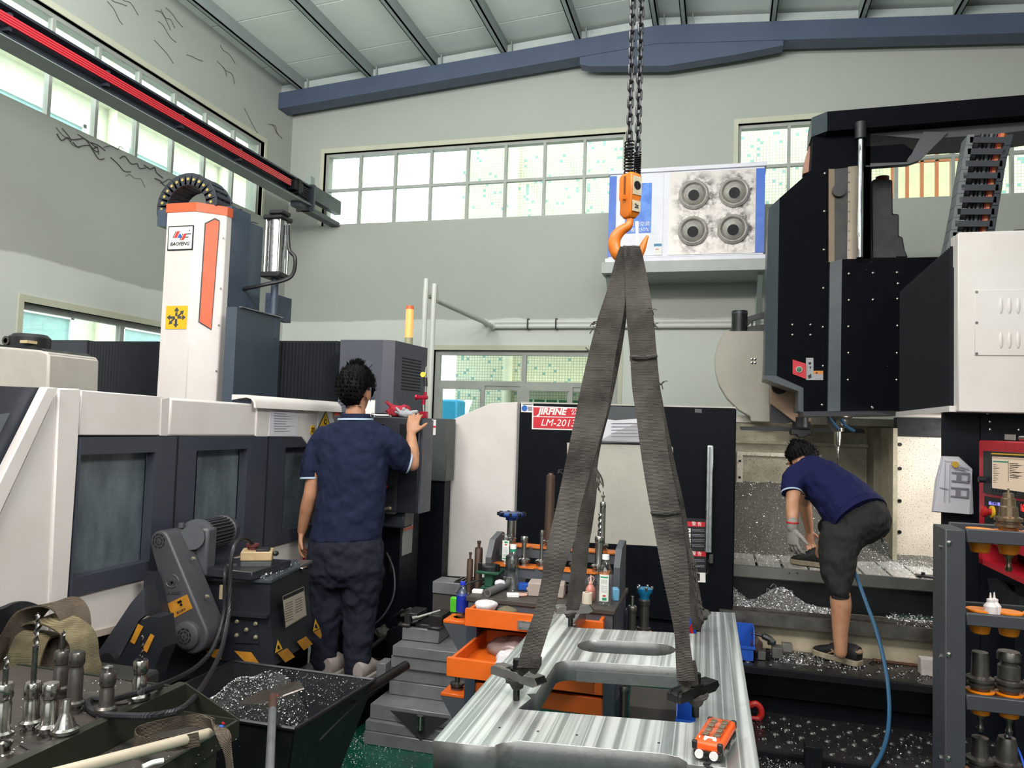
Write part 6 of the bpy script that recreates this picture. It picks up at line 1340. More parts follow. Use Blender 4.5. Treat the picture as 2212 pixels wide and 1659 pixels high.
outer += [(br_, vB), (br_, v3+.10), (br_-.012, v3+.10), (br_-.012, v3), (bl_+.012, v3), (bl_, v3+.012), (bl_+.012, v3+.05), (bl_, v3+.055), (bl_, vB), (0, vB)]
hole = [(hl, v1+.004), (hl+.012, v1), (hr-.012, v1), (hr, v1+.012), (hr, v2-.055)] + arcpts((hr-.05, v2-.05), .05, 0, 90) + arcpts((hl+.05+.02, v2-.05), .05, 90, 180) + [(hl+.02, v1+.13), (hl-.004, v1+.12), (hl+.016, v1+.09)]
s_l, s_r = uv(1249, 1391)[0], uv(1459, 1404)[0]; s_v = (uv(1350, 1385)[1]+uv(1350, 1413)[1])/2; s_h = abs(uv(1350, 1385)[1]-uv(1350, 1413)[1])/2
slot = arcpts((s_l+s_h, s_v), s_h, 90, 270, 10)+arcpts((s_r-s_h, s_v), s_h, -90, 90, 10)
def plate2d(name, loops, th, mat, parent=None, bevel=0.):
    c = bpy.data.curves.new(name, 'CURVE'); c.dimensions = '2D'; c.fill_mode = 'BOTH'; c.extrude = th/2-bevel; c.bevel_depth = bevel; c.bevel_resolution = 0; c.offset = -bevel
    for lp_ in loops:
        sp_ = c.splines.new('POLY'); sp_.points.add(len(lp_)-1); sp_.use_cyclic_u = True
        for p, q in zip(sp_.points, lp_): p.co = (q[0], q[1], 0, 1)
    o = bpy.data.objects.new(name, c); COL.objects.link(o); me = bpy.data.meshes.new_from_object(o.evaluated_get(bpy.context.evaluated_depsgraph_get())); bpy.data.objects.remove(o)
    me.materials.clear(); me.materials.append(mat); me.name = name; return me
me = plate2d('aluminium_plate', [outer, hole, slot], TH, PLTM, bevel=.0012)
me.materials.append(PSIDE)
for pl in me.polygons:
    if abs(pl.normal.z) < .75: pl.material_index = 1
AP = bpy.data.objects.new('aluminium_plate', me); COL.objects.link(AP)
mw = Matrix.Identity(4)
for i in range(3): mw[i][0], mw[i][1], mw[i][2], mw[i][3] = pu_[i], pv_[i], pn_[i], (P0-pn_*TH/2)[i]
AP.matrix_world = mw
tag(AP, 'bright milled aluminium plate with cut outs hanging from the black slings', 'metal plate')
for q in ((1079, 1572), (1162, 1580), (1246, 1588), (1423, 1605)):
    p = onp(*q); o = MB().cyl(p+pn_*.0003, p+pn_*.0008, .0035, n=10).build('drilled_hole', BLK); o.parent = AP; o.matrix_parent_inverse = mw.inverted()
# step in the wall of the window
u0_, u1_ = hl+.08, hr-.06
o = MB().prism([PW(u0_, v2-.001, -TH*.45), PW(u1_, v2-.001, -TH*.45), PW(u1_, v2-.001, -TH), PW(u0_, v2-.001, -TH)], -pv_*.004).build('machined_step', PSIDE, smooth=0); o.parent = AP; o.matrix_parent_inverse = mw.inverted()
# ---- hook block, hook, chains
WEBD = webbing('black_webbing', '#6b6661', '#2a2725')
YK = 2.5
def hk(x, y, Y=YK): return at(x, y, Y=Y)
HK = thing('hook_block', 'orange chain hoist hook block with a yellowed capacity plate', 'hook', hk(1362, 430))
ORB = M('hook_orange', '#d8741b', .4, dirt='#7e4517', damt=.45, scale=16)
hc = hk(1361, 425); Rb = rz3(-.72); ux, uy = Rb @ V((1, 0, 0)), Rb @ V((0, 1, 0))
s_ = (hk(1390, 430)-hk(1340, 430)).length
def hz(py): return hk(1361, py).z
prof = [(.5, 470), (.5, 388), (.36, 376)]
ring = lambda py, a, b: [hc*1+V((0, 0, hz(py)-hc.z))+ux*(sx_*a)+uy*(sy_*b) for sx_, sy_ in ((-1, -1), (1, -1), (1, 1), (-1, 1))]
mb = MB(); lv = [ring(376, s_*.30, s_*.26), ring(384, s_*.42, s_*.30), ring(428, s_*.42, s_*.30), ring(436, s_*.36, s_*.28), ring(462, s_*.36, s_*.28), ring(473, s_*.20, s_*.18)]
mb.add([p for r in lv for p in r], [(j*4+i, j*4+(i+1) % 4, j*4+4+(i+1) % 4, j*4+4+i) for j in range(5) for i in range(4)]+[(3, 2, 1, 0), (20, 21, 22, 23)]); mb.build('housing', ORB, HK, bev=.005, seg=2)
# capacity plate on the right hand face (+ux)
fc = hc+ux*(s_*.42+.0015); LBL = M('yellowed_label', '#bdb39a', .5, dirt='#6c6047', damt=.5, scale=40)
lb_ = MB().prism([fc+uy*a+V((0, 0, hz(py)-hc.z)) for a, py in ((-s_*.25, 386), (s_*.25, 386), (s_*.25, 426), (-s_*.25, 426))], ux*.001).build('capacity_plate', LBL, HK, smooth=0)
fl2 = hc+ux*(s_*.36+.004); l2_ = MB().prism([fl2+uy*a+V((0, 0, hz(py)-hc.z)) for a, py in ((-s_*.23, 438), (s_*.23, 438), (s_*.23, 461), (-s_*.23, 461))], ux*.001).build('capacity_plate', LBL, HK, smooth=0)
text('2t', .020, BLACKPR, l2_, fl2+ux*.0015+V((0, 0, hz(450)-hc.z)), uy, (0, 0, 1), bold=.0006)
pc_ = fc+ux*.0012+V((0, 0, hz(406)-hc.z)); MB().lathe([(.012, 0), (.015, 0), (.015, .0006), (.012, .0006), (.012, 0)], pc_, 18, ux).build('ring_print', BLACKPR, lb_); MB().obox(pc_, (.001, .004, .014), Rb).build('ring_mark', BLACKPR, lb_)
fl_ = hc-uy*(s_*.30); 
for py in (428, 432): p = hc-uy*(s_*.29)+V((0, 0, hz(py)-hc.z)); MB().cyl(p, p-uy*.012, .006, n=8).build('housing_bolt', ORB, HK)
MB().prism([hc-uy*(s_*.305)+ux*a+V((0, 0, hz(py)-hc.z)) for a, py in ((-.003, 384), (.003, 384), (.003, 428), (-.003, 428))], -uy*.003).build('split_line', M('split_shade', '#6e3b12', .5), HK, smooth=0)
pts = [(1361, 470, 8), (1360, 480, 8), (1356, 489, 9.5), (1343, 497, 11.5), (1330, 512, 13.5), (1327, 532, 14), (1336, 551, 14), (1356, 562, 13), (1374, 556, 11), (1385, 541, 9), (1392, 524, 6.5), (1399, 509, 2.5)]
c_ = bez([hk(x, y) for x, y, _ in pts], 4); rr = []
for i in range(len(pts)-1):
    for k in range(4): rr.append((pts[i][2]+(pts[i+1][2]-pts[i][2])*k/4)*YK*.98/FPX)
rr.append(pts[-1][2]*YK/FPX)
MB().tube(c_, rr, 12).build('hook', ORB, HK)
MB().strip([(hk(1376, 478, YK-.02), V((1, 0, 0))), (hk(1376, 500, YK-.02), V((1, 0, 0))), (hk(1378, 534, YK-.02), V((1, 0, 0)))], .010, .003).build('safety_latch', STEEL, HK)
CHM = M('chain_steel', '#3a3a3d', .35, .75, var=.2, scale=30)
def coil(c0, z0, z1, r, turns, wire, nm):
    n_ = turns*14; MB().tube([(c0.x+r*math.cos(2*math.pi*i/14), c0.y+r*math.sin(2*math.pi*i/14), z0+(z1-z0)*i/n_) for i in range(n_+1)], wire, 6).build(nm, M('spring_black', '#151517', .4, .4), HK)
cA, cB = hk(1358, 372), hk(1375, 378)
coil(cA, hz(376), hz(306), .0145, 10, .0026, 'buffer_spring'); coil(V((cB.x, cB.y+.02, 0)), hz(380), hz(326), .0105, 11, .0026, 'buffer_spring')
for c0, zb_, lab in ((cA, hz(330), 'front chain fall rising from the hook block'), (V((cB.x, cB.y+.02, 0)), hz(345), 'second chain fall beside the first, slightly to its right')):
    CH = thing('hoist_chain', lab, 'chain', (c0.x, c0.y, zb_), 'hoist chain falls')
    L2, R2, wr2, pit = .0115, .0078, .0040, .0285
    proto = None; z = zb_; k = 0
    while z < 3.45:
        if k < 2:
            a90 = k*math.pi/2+.5; d = V((math.cos(a90), math.sin(a90), 0)); path = []
            for j in range(8): a = math.pi*j/7; path.append(V((c0.x, c0.y, z+L2))+d*(R2*math.cos(a))+V((0, 0, R2*math.sin(a))))
            for j in range(8): a = math.pi+math.pi*j/7; path.append(V((c0.x, c0.y, z-L2))+d*(R2*math.cos(a))+V((0, 0, R2*math.sin(a))))
            path.append(path[0]); o = MB().tube(path, wr2, 6).build('link', CHM, CH)
            (LK := [] if k == 0 else LK).append(o)
        else:
            o = LK[k % 2].copy(); COL.objects.link(o); o.parent = CH; o.location = LK[k % 2].location+V((0, 0, pit*(k-k % 2)))
        z += pit; k += 1
# ---- slings: each one hangs a wide front leg and a rear leg over the hook
def leg(rows, Y0, Y1, th, nm, parent, fold=0., tw=()):
    """rows: (left px, right px, py); depth runs from Y0 at the hook to Y1 at the load"""
    vs = []; k = len(rows); ya_, yb_ = rows[0][2], rows[-1][2]; R_ = []
    for xl, xr2, y in rows:
        s2 = (y-ya_)/(yb_-ya_); Y = Y0+(Y1-Y0)*s2; R_.append((at(xl, y, Y=Y), at(xr2, y, Y=Y)))
    C = bez([(a+b)/2 for a, b in R_], 6); Wd = bez([(b-a) for a, b in R_], 6)
    n_ = 10; vs = []; fs = []
    for p, w2 in zip(C, Wd):
        nn = w2.cross(V((0, 0, 1))).normalized()
        for j in range(n_+1):
            s2 = j/n_-.5; rip = fold*math.sin(s2*math.pi*3)*.5
            vs.append(p+w2*s2+nn*(rip+th/2)+V((0, 0, 0)))
        for j in range(n_, -1, -1):
            s2 = j/n_-.5; rip = fold*math.sin(s2*math.pi*3)*.5
            vs.append(p+w2*s2+nn*(rip-th/2))
    m2 = 2*(n_+1); K = len(C)
    for i in range(K-1):
        for j in range(m2): fs.append((i*m2+j, i*m2+(j+1) % m2, (i+1)*m2+(j+1) % m2, (i+1)*m2+j))
    fs += [tuple(range(m2))[::-1], tuple(range((K-1)*m2, K*m2))]
    return MB().add(vs, fs).build(nm, WEBD, parent, smooth=60)
SL = thing('lifting_sling', 'frayed black lifting sling on the left with a twisted rear leg', 'sling', hk(1345, 560))
SR = thing('lifting_sling', 'frayed black lifting sling on the right with a stitched patch on its front leg', 'sling', hk(1375, 560))
fl_rows = [(1340, 1366, 533), (1330, 1366, 560), (1314, 1355, 620), (1291, 1345, 690), (1273, 1331, 760), (1257, 1321, 830), (1243, 1309, 900), (1222, 1281, 1000), (1201, 1253, 1100), (1186, 1243, 1160), (1176, 1225, 1210), (1170, 1211, 1255), (1155, 1197, 1320), (1138, 1182, 1370), (1124, 1168, 1415), (1118, 1164, 1442)]
leg(fl_rows, 2.47, 2.02, .006, 'front_leg', SL, .004)
fr_rows = [(1346, 1382, 531), (1349, 1390, 560), (1352, 1402, 620), (1354, 1412, 690), (1361, 1418, 760), (1366, 1426, 840), (1375, 1433, 900), (1385, 1444, 980), (1398, 1460, 1060), (1409, 1472, 1120), (1420, 1481, 1180), (1433, 1488, 1250), (1448, 1490, 1320), (1457, 1489, 1370), (1460, 1496, 1430), (1462, 1502, 1470)]
leg(fr_rows, 2.47, 1.98, .006, 'front_leg', SR, .004)
rl_rows = [(1348, 1362, 540), (1343, 1358, 640), (1326, 1342, 760), (1304, 1318, 880), (1287, 1298, 960), (1272, 1289, 1020), (1258, 1288, 1070), (1247, 1280, 1130), (1240, 1272, 1180), (1232, 1266, 1240), (1226, 1256, 1290), (1224, 1250, 1318)]
leg(rl_rows, 2.52, 2.80, .006, 'rear_leg', SL, .006)
rr_rows = [(1374, 1388, 540), (1388, 1402, 700), (1414, 1430, 860), (1440, 1458, 1000), (1462, 1480, 1100), (1474, 1490, 1170), (1480, 1502, 1230), (1486, 1514, 1290), (1492, 1518, 1335), (1497, 1515, 1360)]
leg(rr_rows, 2.52, 2.75, .006, 'rear_leg', SR, .006)
def crossband(rows, i, Y0, Y1, nm, parent, dy=0):
    xl, xr2, y = rows[i]; ya_, yb_ = rows[0][2], rows[-1][2]; Y = Y0+(Y1-Y0)*((y+dy-ya_)/(yb_-ya_))-.012
    f_ = dy/(rows[i+1][2]-y); xl += (rows[i+1][0]-xl)*f_; xr2 += (rows[i+1][1]-xr2)*f_
    MB().tube(bez([at(xl-1, y+dy, Y=Y), at((xl+xr2)/2, y+dy+3, Y=Y), at(xr2+1, y+dy-2, Y=Y)], 5), .0055, 8).build(nm, WEBD, parent)
crossband(fr_rows, 8, 2.47, 1.98, 'stitched_edge', SR, 46)
crossband(fr_rows, 4, 2.47, 1.98, 'stitched_edge', SR, 10)
# knots of frayed yarn along the edges
YARN = M('frayed_yarn', '#3b3733', .9)
def fray(pts, Y, parent, seed):
    rnd = random.Random(seed); mb = MB()
    for x, y, n_ in pts:
        for k in range(n_):
            p = at(x, y, Y=Y); q = p+V((rnd.uniform(-.016, .02), rnd.uniform(-.01, .01), rnd.uniform(-.014, .012))); mb.tube(bez([p, (p+q)/2+V((0, 0, .005)), q], 3), .0016, 4)
    mb.build('frayed_yarn', YARN, parent, kind='stuff')
fray([(1408, 672, 6), (1413, 706, 7), (1280, 702, 8), (1284, 712, 5), (1428, 832, 5), (1205, 1022, 4), (1270, 760, 2), (1362, 770, 2), (1380, 930, 2)], 2.3, SL, 3)
rnd = random.Random(9); mb = MB()
for k in range(9):
    p = at(1287+rnd.uniform(-3, 3), 1010, Y=2.68); q = at(1292+rnd.uniform(-6, 16), 1060+rnd.uniform(-14, 6), Y=2.66); mb.tube(bez([p, (p+q)/2+V((rnd.uniform(-.01, .01), 0, 0)), q], 4), .0022, 4)
mb.build('frayed_strands', YARN, SL, kind='stuff')
mb = MB()
for k in range(40):
    s2 = rnd.random(); p = at(1490+14*s2+rnd.uniform(-3, 3), 1180+130*s2, Y=2.7); q = at(1496+22*s2+rnd.uniform(-5, 8), 1215+140*s2, Y=2.68); mb.tube(bez([p, (p+q)/2+V((rnd.uniform(-.006, .006), 0, 0)), q], 3), .0026, 4)
mb.build('frayed_strands', YARN, SR, kind='stuff')
# ---- strap clamps bolted to the plate
CLM = M('clamp_steel', '#6d6b68', .4, .4, var=.2, scale=25)
def clamp(base, head, e0, e1, lab, dark, yo=0., wid=.042):
    b = onp(*base); hgt = at(base[0], head, Y=b.y).z-b.z; mm = CLM if not dark else BLUED
    t_ = thing('strap_clamp', lab, 'clamp', b, 'strap clamps on the plate')
    MB().cyl(b, b+V((0, 0, hgt)), .0095, n=12).build('stud', BLUED, t_)
    zc_ = hgt*.62; a0, a1 = at(*e0, Y=b.y+yo), at(*e1, Y=b.y-yo); d = (a1-a0); d.z = 0; ln = d.length; d.normalize(); cc2 = (a0+a1)/2; sd2 = V((-d.y, d.x, 0))
    cz = b.z+zc_; o0 = V((cc2.x, b.y, cz))
    def C_(x, y, z): return o0+d*x+sd2*y+V((0, 0, z))
    h2 = ln/2; w2 = wid/2; th2 = .0135
    mb = MB(); pl = [(-h2, -th2), (h2-.018, -th2), (h2, -th2*.2), (h2-.012, th2), (-h2+.012, th2), (-h2, th2*.4)]
    mb.prism([C_(x, -w2, z) for x, z in pl], sd2*(w2-.011)); mb.prism([C_(x, .011, z) for x, z in pl], sd2*(w2-.011))
    mb.prism([C_(x, -.011, z) for x, z in [(-h2, -th2), (-h2*.45, -th2), (-h2*.45, th2), (-h2+.012, th2), (-h2, th2*.4)]], sd2*.022); mb.prism([C_(x, -.011, z) for x, z in [(h2*.35, -th2), (h2-.018, -th2), (h2, -th2*.2), (h2-.012, th2), (h2*.35, th2)]], sd2*.022)
    mb.build('clamp_bar', mm, t_, bev=.0015)
    for k in range(5):
        f = k/5; p = C_(h2-.013+.004*0, 0, 0); x = h2-.003-.012*f
        MB().prism([C_(h2-.002-.010*f, -w2*.98, -th2*.15+th2*1.1*f), C_(h2+.001-.010*f, -w2*.98, -th2*.05+th2*1.1*f), C_(h2-.001-.010*f, -w2*.98, .0015+th2*1.1*f)], sd2*wid*.96).build('step_tooth', BLUED, t_, smooth=0)
    top = b+V((0, 0, zc_+th2+.0)); top.x, top.y = b.x, b.y
    MB().lathe([(0, 0), (.020, 0), (.020, .006), (0, .006)], top, 18).build('washer', BLUED, t_); MB().lathe([(.008, .030), (.012, .030), (.0125, .028), (.0125, .006), (0, .006)], top, 18).build('socket_screw', BLUED, t_); MB().cyl(top+V((0, 0, .022)), top+V((0, 0, .026)), .008, n=6).build('hex_socket', BLK, t_)
    # webbing eye wrapped round the stud beneath the bar
    o = MB().lathe([(.010, .028), (.016, .032), (.022, .048), (.030, zc_-.018), (.032, zc_-.010), (.02, zc_-.008)], b, 16)
    vs = []
    for v in o.v: v = V(v); vs.append(tuple(v+noise.noise_vector(v*60)*.006))
    o.v = vs; o.build('webbing_eye', WEBD, (SL if base[0] < 1300 else SR), smooth=60)
clamp((1115, 1512), 1424, (1070, 1440), (1172, 1462), 'steel strap clamp at the near left corner of the plate', False, yo=.04)
clamp((1502, 1548), 1455, (1455, 1500), (1540, 1466), 'dark strap clamp set aslant at the near right corner of the plate', True, yo=-.075)
clamp((1232, 1352), 1292, (1200, 1312), (1280, 1300), 'strap clamp at the far left corner of the plate', False, yo=-.03)
clamp((1509, 1364), 1300, (1490, 1330), (1527, 1318), 'small strap clamp at the far right corner half hidden by frayed webbing', False, yo=-.03)
# crumpled webbing between the legs and the clamps
for pts, Y, par in (([(1150, 1425), (1140, 1440), (1122, 1455)], 2.04, SL), ([(1160, 1420), (1158, 1440), (1150, 1452)], 2.03, SL), ([(1476, 1450), (1478, 1475), (1485, 1490)], 2.0, SR), ([(1492, 1430), (1497, 1455), (1500, 1480)], 2.02, SR)):
    MB().tube(bez([at(x, y, Y=Y) for x, y in pts], 5), [.016]*5+[.014]*6, 8, flat=.5).build('gathered_webbing', WEBD, par)
# ---- radio remote in clear film
hR = .045
ra, rb_, rc, rd = onp(1495, 1595, hR), onp(1530, 1545, hR), onp(1592, 1556, hR), onp(1560, 1612, hR)
cR = (ra+rb_+rc+rd)/4; lx = ((rb_-ra)+(rc-rd)); ly = ((rd-ra)+(rc-rb_)); Lr, Wr = lx.length/2, ly.length/2; lx.normalize(); ly = (ly-lx*ly.dot(lx)).normalized(); lz = ly.cross(lx) if ly.cross(lx).z > 0 else lx.cross(ly)
cR = cR-lz*hR
RC = thing('crane_remote', 'orange radio crane remote wrapped in clear film lying on the plate', 'remote control', cR+lz*.002)
def rp_(a, b, h): return cR+lx*a*Lr/2+ly*b*Wr/2+lz*h
def rbox(a0, a1, b0, b1, h0, h1, mat, nm, par=RC, bev=0.): return MB().add([rp_(a, b, h) for h in (h0, h1) for b in (b0, b1) for a in (a0, a1)], [(0, 2, 3, 1), (4, 5, 7, 6), (0, 1, 5, 4), (2, 6, 7, 3), (0, 4, 6, 2), (1, 3, 7, 5)]).build(nm, mat, par, bev=bev, seg=2)
RORG = M('remote_orange', '#ee5a1e', .4, var=.08)
rbox(-.97, .97, -.94, .94, .004, .024, BLACKPL, 'lower_case', bev=.006); rbox(-1, .97, -.94, .94, .022, .044, RORG, 'upper_case', bev=.007)
rbox(-.62, .80, -.66, .62, .044, .0455, M('remote_panel', '#d9602a', .5), 'keypad_field')
for r2 in range(4):
    for c2 in (-1, 1): rbox(-.48+.34*r2-.11, -.48+.34*r2+.11, .02+.36*c2-.20, .02+.36*c2+.20, .0455, .050, M('remote_key', '#6e6450', .5), 'key', bev=.002)
for a, b in ((-.98, -.8), (-.98, .8), (.9, -.8), (.9, .8)): rbox(a-.05, a+.08, b-.17, b+.17, .026, .045, BLACKPL, 'corner_guard', bev=.003)
for b in (-.5, .42):
    p = rp_(-1.0, b, .018); MB().cyl(p, p-lx*.006, .0095, n=16).build('white_cap', WHITEPR, RC)
p = rp_(-1.0, -.02, .016); MB().lathe([(.004, 0), (.008, 0), (.008, .004), (.004, .004), (.004, 0)], p, 14, -lx).build('lens_ring', BLACKPL, RC)
flm = MB(); gr = []
NA, NB2 = 14, 10
for i in range(NA+1):
    for j in range(NB2+1):
        a, b = -1.06+2.14*i/NA, -1.05+2.1*j/NB2; e_ = min(1, min(i, NA-i)/1.5, min(j, NB2-j)/1.5) ; q = rp_(a, b, .012+.038*e_); gr.append(q+noise.noise_vector(q*55)*.0032)
flm.add(gr, [(i*(NB2+1)+j, i*(NB2+1)+j+1, (i+1)*(NB2+1)+j+1, (i+1)*(NB2+1)+j) for i in range(NA) for j in range(NB2)])
flm.build('clear_film', glass('wrap_film', (.97, .95, .9), .07, .08), RC, smooth=25)
MB().tube(bez([rp_(-1.0, .1, .008), rp_(-1.14, .2, .004), rp_(-1.2, -.1, .004), rp_(-1.32, .15, .003), rp_(-1.36, .5, .003)], 5), .003, 6).build('wrist_cord', BLACKPL, RC)
# ================================================================ orange drawer tool cart
KX0, KX1, KY0, KY1, KZ = -1.125, -.452, 3.42, 3.92, .85
KC = thing('tool_cart', 'grey tool cart with pulled out orange drawers and a two tier holder rack on top', 'tool cart', ((KX0+KX1)/2, 3.67, 0))
KG = M('cart_grey', '#4b4e54', .45, dirt='#33353a', damt=.3, scale=6); KTOP = M('cart_top', '#443d38', .55, dirt='#2b2725', damt=.5, scale=9)
MB().box(KX0-.01, KX1+.01, KY0-.01, KY1, KZ-.022, KZ).build('worktop', KTOP, KC, bev=.003)
MB().box(KX0, KX1, KY0, KY0+.03, KZ-.10, KZ-.022).build('front_fascia', KG, KC, smooth=0)
for x in (KX0, KX1-.03):
    MB().box(x, x+.03, KY0+.01, KY1, .38, KZ-.022).build('side_panel', KG, KC, smooth=0)
    for y in (KY0, KY1-.05): MB().box(x-.005, x+.045, y, y+.05, .08, KZ-.1).build('post', M('cart_post', '#39424f', .45), KC, smooth=0)
MB().box(KX0, KX1, KY1-.02, KY1, .3, KZ-.03).build('back_panel', KG, KC, smooth=0); MB().box(KX0, KX1, KY0, KY1, .14, .16).build('bottom_shelf', KG, KC, smooth=0)
for x in (KX0+.02, KX1-.02):
    for y in (KY0+.03, KY1-.03): MB().cyl((x-.015, y, .045), (x+.015, y, .045), .045, n=14).build('caster', RUBBER, KC)
def drawer(yf, z0, z1, handle=True, x0=None, x1=None):
    x0 = KX0+.035 if x0 is None else x0; x1 = KX1-.035 if x1 is None else x1
    d = MB().box(x0-.01, x1+.01, yf, yf+.022, z0, z1).build('drawer', ORANGEP, KC, bev=.002); yb = KY1-.06+(yf-KY0)*.85
    for x in (x0, x1-.014): MB().box(x, x+.014, yf+.022, yb, z0+.012, z1-.004).build('drawer_side', ORANGEP, d, smooth=0)
    MB().box(x0, x1, yb, yb+.012, z0+.012, z1-.004).build('drawer_back', ORANGEP, d, smooth=0); MB().box(x0, x1, yf+.022, yb, z0+.012, z0+.018).build('drawer_floor', ORANGEP, d, smooth=0)
    return d
d1 = drawer(3.30, .745, .822); d2 = drawer(3.08, .590, .667); drawer(3.43, .47, .56); drawer(3.43, .38, .455)
hx0, hx1 = at(1118, 1345, Y=3.29).x, at(1150, 1345, Y=3.29).x; hz0, hz1 = .757, .794
hd = MB().box(hx0, hx0+.22, 3.292, 3.30, hz0, hz1).build('drawer_handle', ALU, d1, smooth=0); MB().box(hx0+.008, hx0+.2, 3.290, 3.292, hz0+.012, hz1-.010).build('handle_recess', M('grip_grey', '#77787a', .5), hd, smooth=0)
# things in the drawers
def crumple(name, c, rx, ry, rz, seed, mat, label, cat, amp=.4, parent=None, fr=30):
    mb = MB(); mb.ball(c, rx, ry, rz, 22, 14); vs = []; 
    for v in mb.v: v = V(v); v = v+noise.noise_vector(v*fr+V((seed, seed, 0)))*amp*min(rx, ry, rz)+noise.noise_vector(v*fr*2.5)*amp*.4*min(rx, ry, rz); v.z = max(v.z, c[2]-rz*.7); vs.append(tuple(v))
    mb.v = vs; o = mb.build(name, mat, parent, smooth=45)
    return tag(o, label, cat) if label else o
WCL = M('white_cloth', '#d5d2d6', .85)
p = at(1050, 1315, Y=3.40); crumple('cotton_glove', (p.x, 3.40, .822), .055, .05, .024, 3, WCL, 'white cotton glove heaped in the upper orange drawer', 'glove')
p = at(1098, 1322, Y=3.44); crumple('rag', (p.x, 3.42, .80), .05, .05, .022, 6, M('khaki_cloth', '#6b6650', .8), 'khaki rag beside the white glove in the upper drawer', 'rag')
p = at(1068, 1375, Y=3.40); crumple('plastic_bag', (p.x+.09, 3.42, .63), .13, .10, .055, 8, M('cloudy_bag', '#8d7c78', .3, var=.2), 'cloudy plastic bag in the lower orange drawer', 'bag', .35, fr=14)
p = at(1095, 1405, Y=3.20); crumple('cotton_glove', (p.x, 3.22, .655), .05, .06, .026, 9, WCL, 'white folded glove at the front of the lower orange drawer', 'glove')
p = at(1045, 1408, Y=3.18); pl = thing('pliers', 'dark pliers lying on the floor of the lower orange drawer', 'pliers', (p.x, 3.17, .61)); 
MB().tube([V((p.x-.06, 3.15, .613)), V((p.x, 3.17, .62)), V((p.x+.05, 3.16, .614))], [.005, .009, .006], 8).build('handle', BLACKPL, pl); MB().tube([V((p.x-.05, 3.19, .613)), V((p.x, 3.172, .62)), V((p.x+.06, 3.18, .614))], [.005, .009, .004], 8).build('handle', BLACKPL, pl); MB().ball((p.x+.02, 3.171, .622), .014, .012, .008).build('joint', DSTEEL, pl)
p = at(1078, 1417, Y=3.12); bk = thing('booklet', 'thin white booklet sticking out over the lower drawer front', 'booklet', (p.x+.05, 3.10, .667)); 
for k in range(2): MB().obox((p.x+.05, 3.12, .669+.005*k), (.11, .09, .003), rz3(.05+.1*k)).build('leaf', PAPER, bk, smooth=0)
# brackets with pierced orange shelves on the sides
def side_shelf(x0, x1, y0, y1, z, par, hole=True, left=True):
    s_ = MB().box(x0, x1, y0, y1, z-.016, z).build('pierced_shelf', ORANGEP, par, bev=.003)
    c = V(((x0+x1)/2, (y0+y1)/2, z)); MB().lathe([(.030, .001), (.036, .001), (.036, .003), (.030, .003), (.030, .001)], c, 20).build('hole_rim', ORANGEP, s_); MB().cyl(c+V((0, 0, .0004)), c+V((0, 0, .0010)), .030, n=20).build('hole', M('dark_orange_hole', '#7a3f10', .6), s_)
    xs = (x0, x1) if left else (x1, x0)
    for y in (y0, y1-.006): MB().prism([(xs[0], y, z-.016), (xs[1], y, z-.016), (xs[1], y, z-.15), (xs[0]+(xs[1]-xs[0])*.75, y, z-.15)], (0, .006, 0)).build('bracket_plate', KG, par, smooth=0)
    return c
cl1 = side_shelf(-1.25, KX0-.006, 3.43, 3.56, .728, KC); cl2 = side_shelf(-1.25, KX0-.006, 3.43, 3.56, .392, KC)
cr1 = side_shelf(KX1+.006, KX1+.13, 3.72, 3.94, .645, KC, left=False); cr2 = side_shelf(KX1+.006-.03, KX1+.12, 3.44, 3.60, .30, KC, left=False)
# rack on the worktop
rz0 = KZ; ry0, ry1 = 3.70, 3.90
for x, in ((KX0+.0,), (KX1-.035,)):
    prof = [(ry0-.03, rz0), (ry1, rz0), (ry1, rz0+.235), (ry1-.04, rz0+.245), (ry0+.03, rz0+.22), (ry0-.03, rz0+.14)]
    MB().prism([(x, y, z) for y, z in prof], (.03, 0, 0)).build('rack_side', KG, KC, smooth=0)
for y, z, x0, x1 in ((ry0-.02, rz0+.105, KX0+.01, KX1-.06), (ry1-.09, rz0+.185, KX0+.05, KX1-.045)):
    MB().box(KX0+.03, KX1-.035, y, y+.02, z-.055, z-.004).build('rack_rail', KG, KC, smooth=0)
    n_ = 6; w2 = (x1-x0)/n_; mb = MB()
    sh_ = MB()
    for k in range(n_):
        a = x0+w2*k; sh_.prism([(a, y-.012, z-.004), (a+w2*.38, y-.012, z-.004), (a+w2*.5, y+.012, z-.004), (a+w2*.62, y-.012, z-.004), (a+w2, y-.012, z-.004), (a+w2, y+.09, z-.004), (a, y+.09, z-.004)], (0, 0, .006))
    sh_.build('rack_shelf', M('worn_orange', '#d8721f', .45, dirt='#6b3a16', damt=.45, scale=18), KC, smooth=0)
zu, zl_, yu, yl = rz0+.187, rz0+.107, ry1-.05, ry0+.02
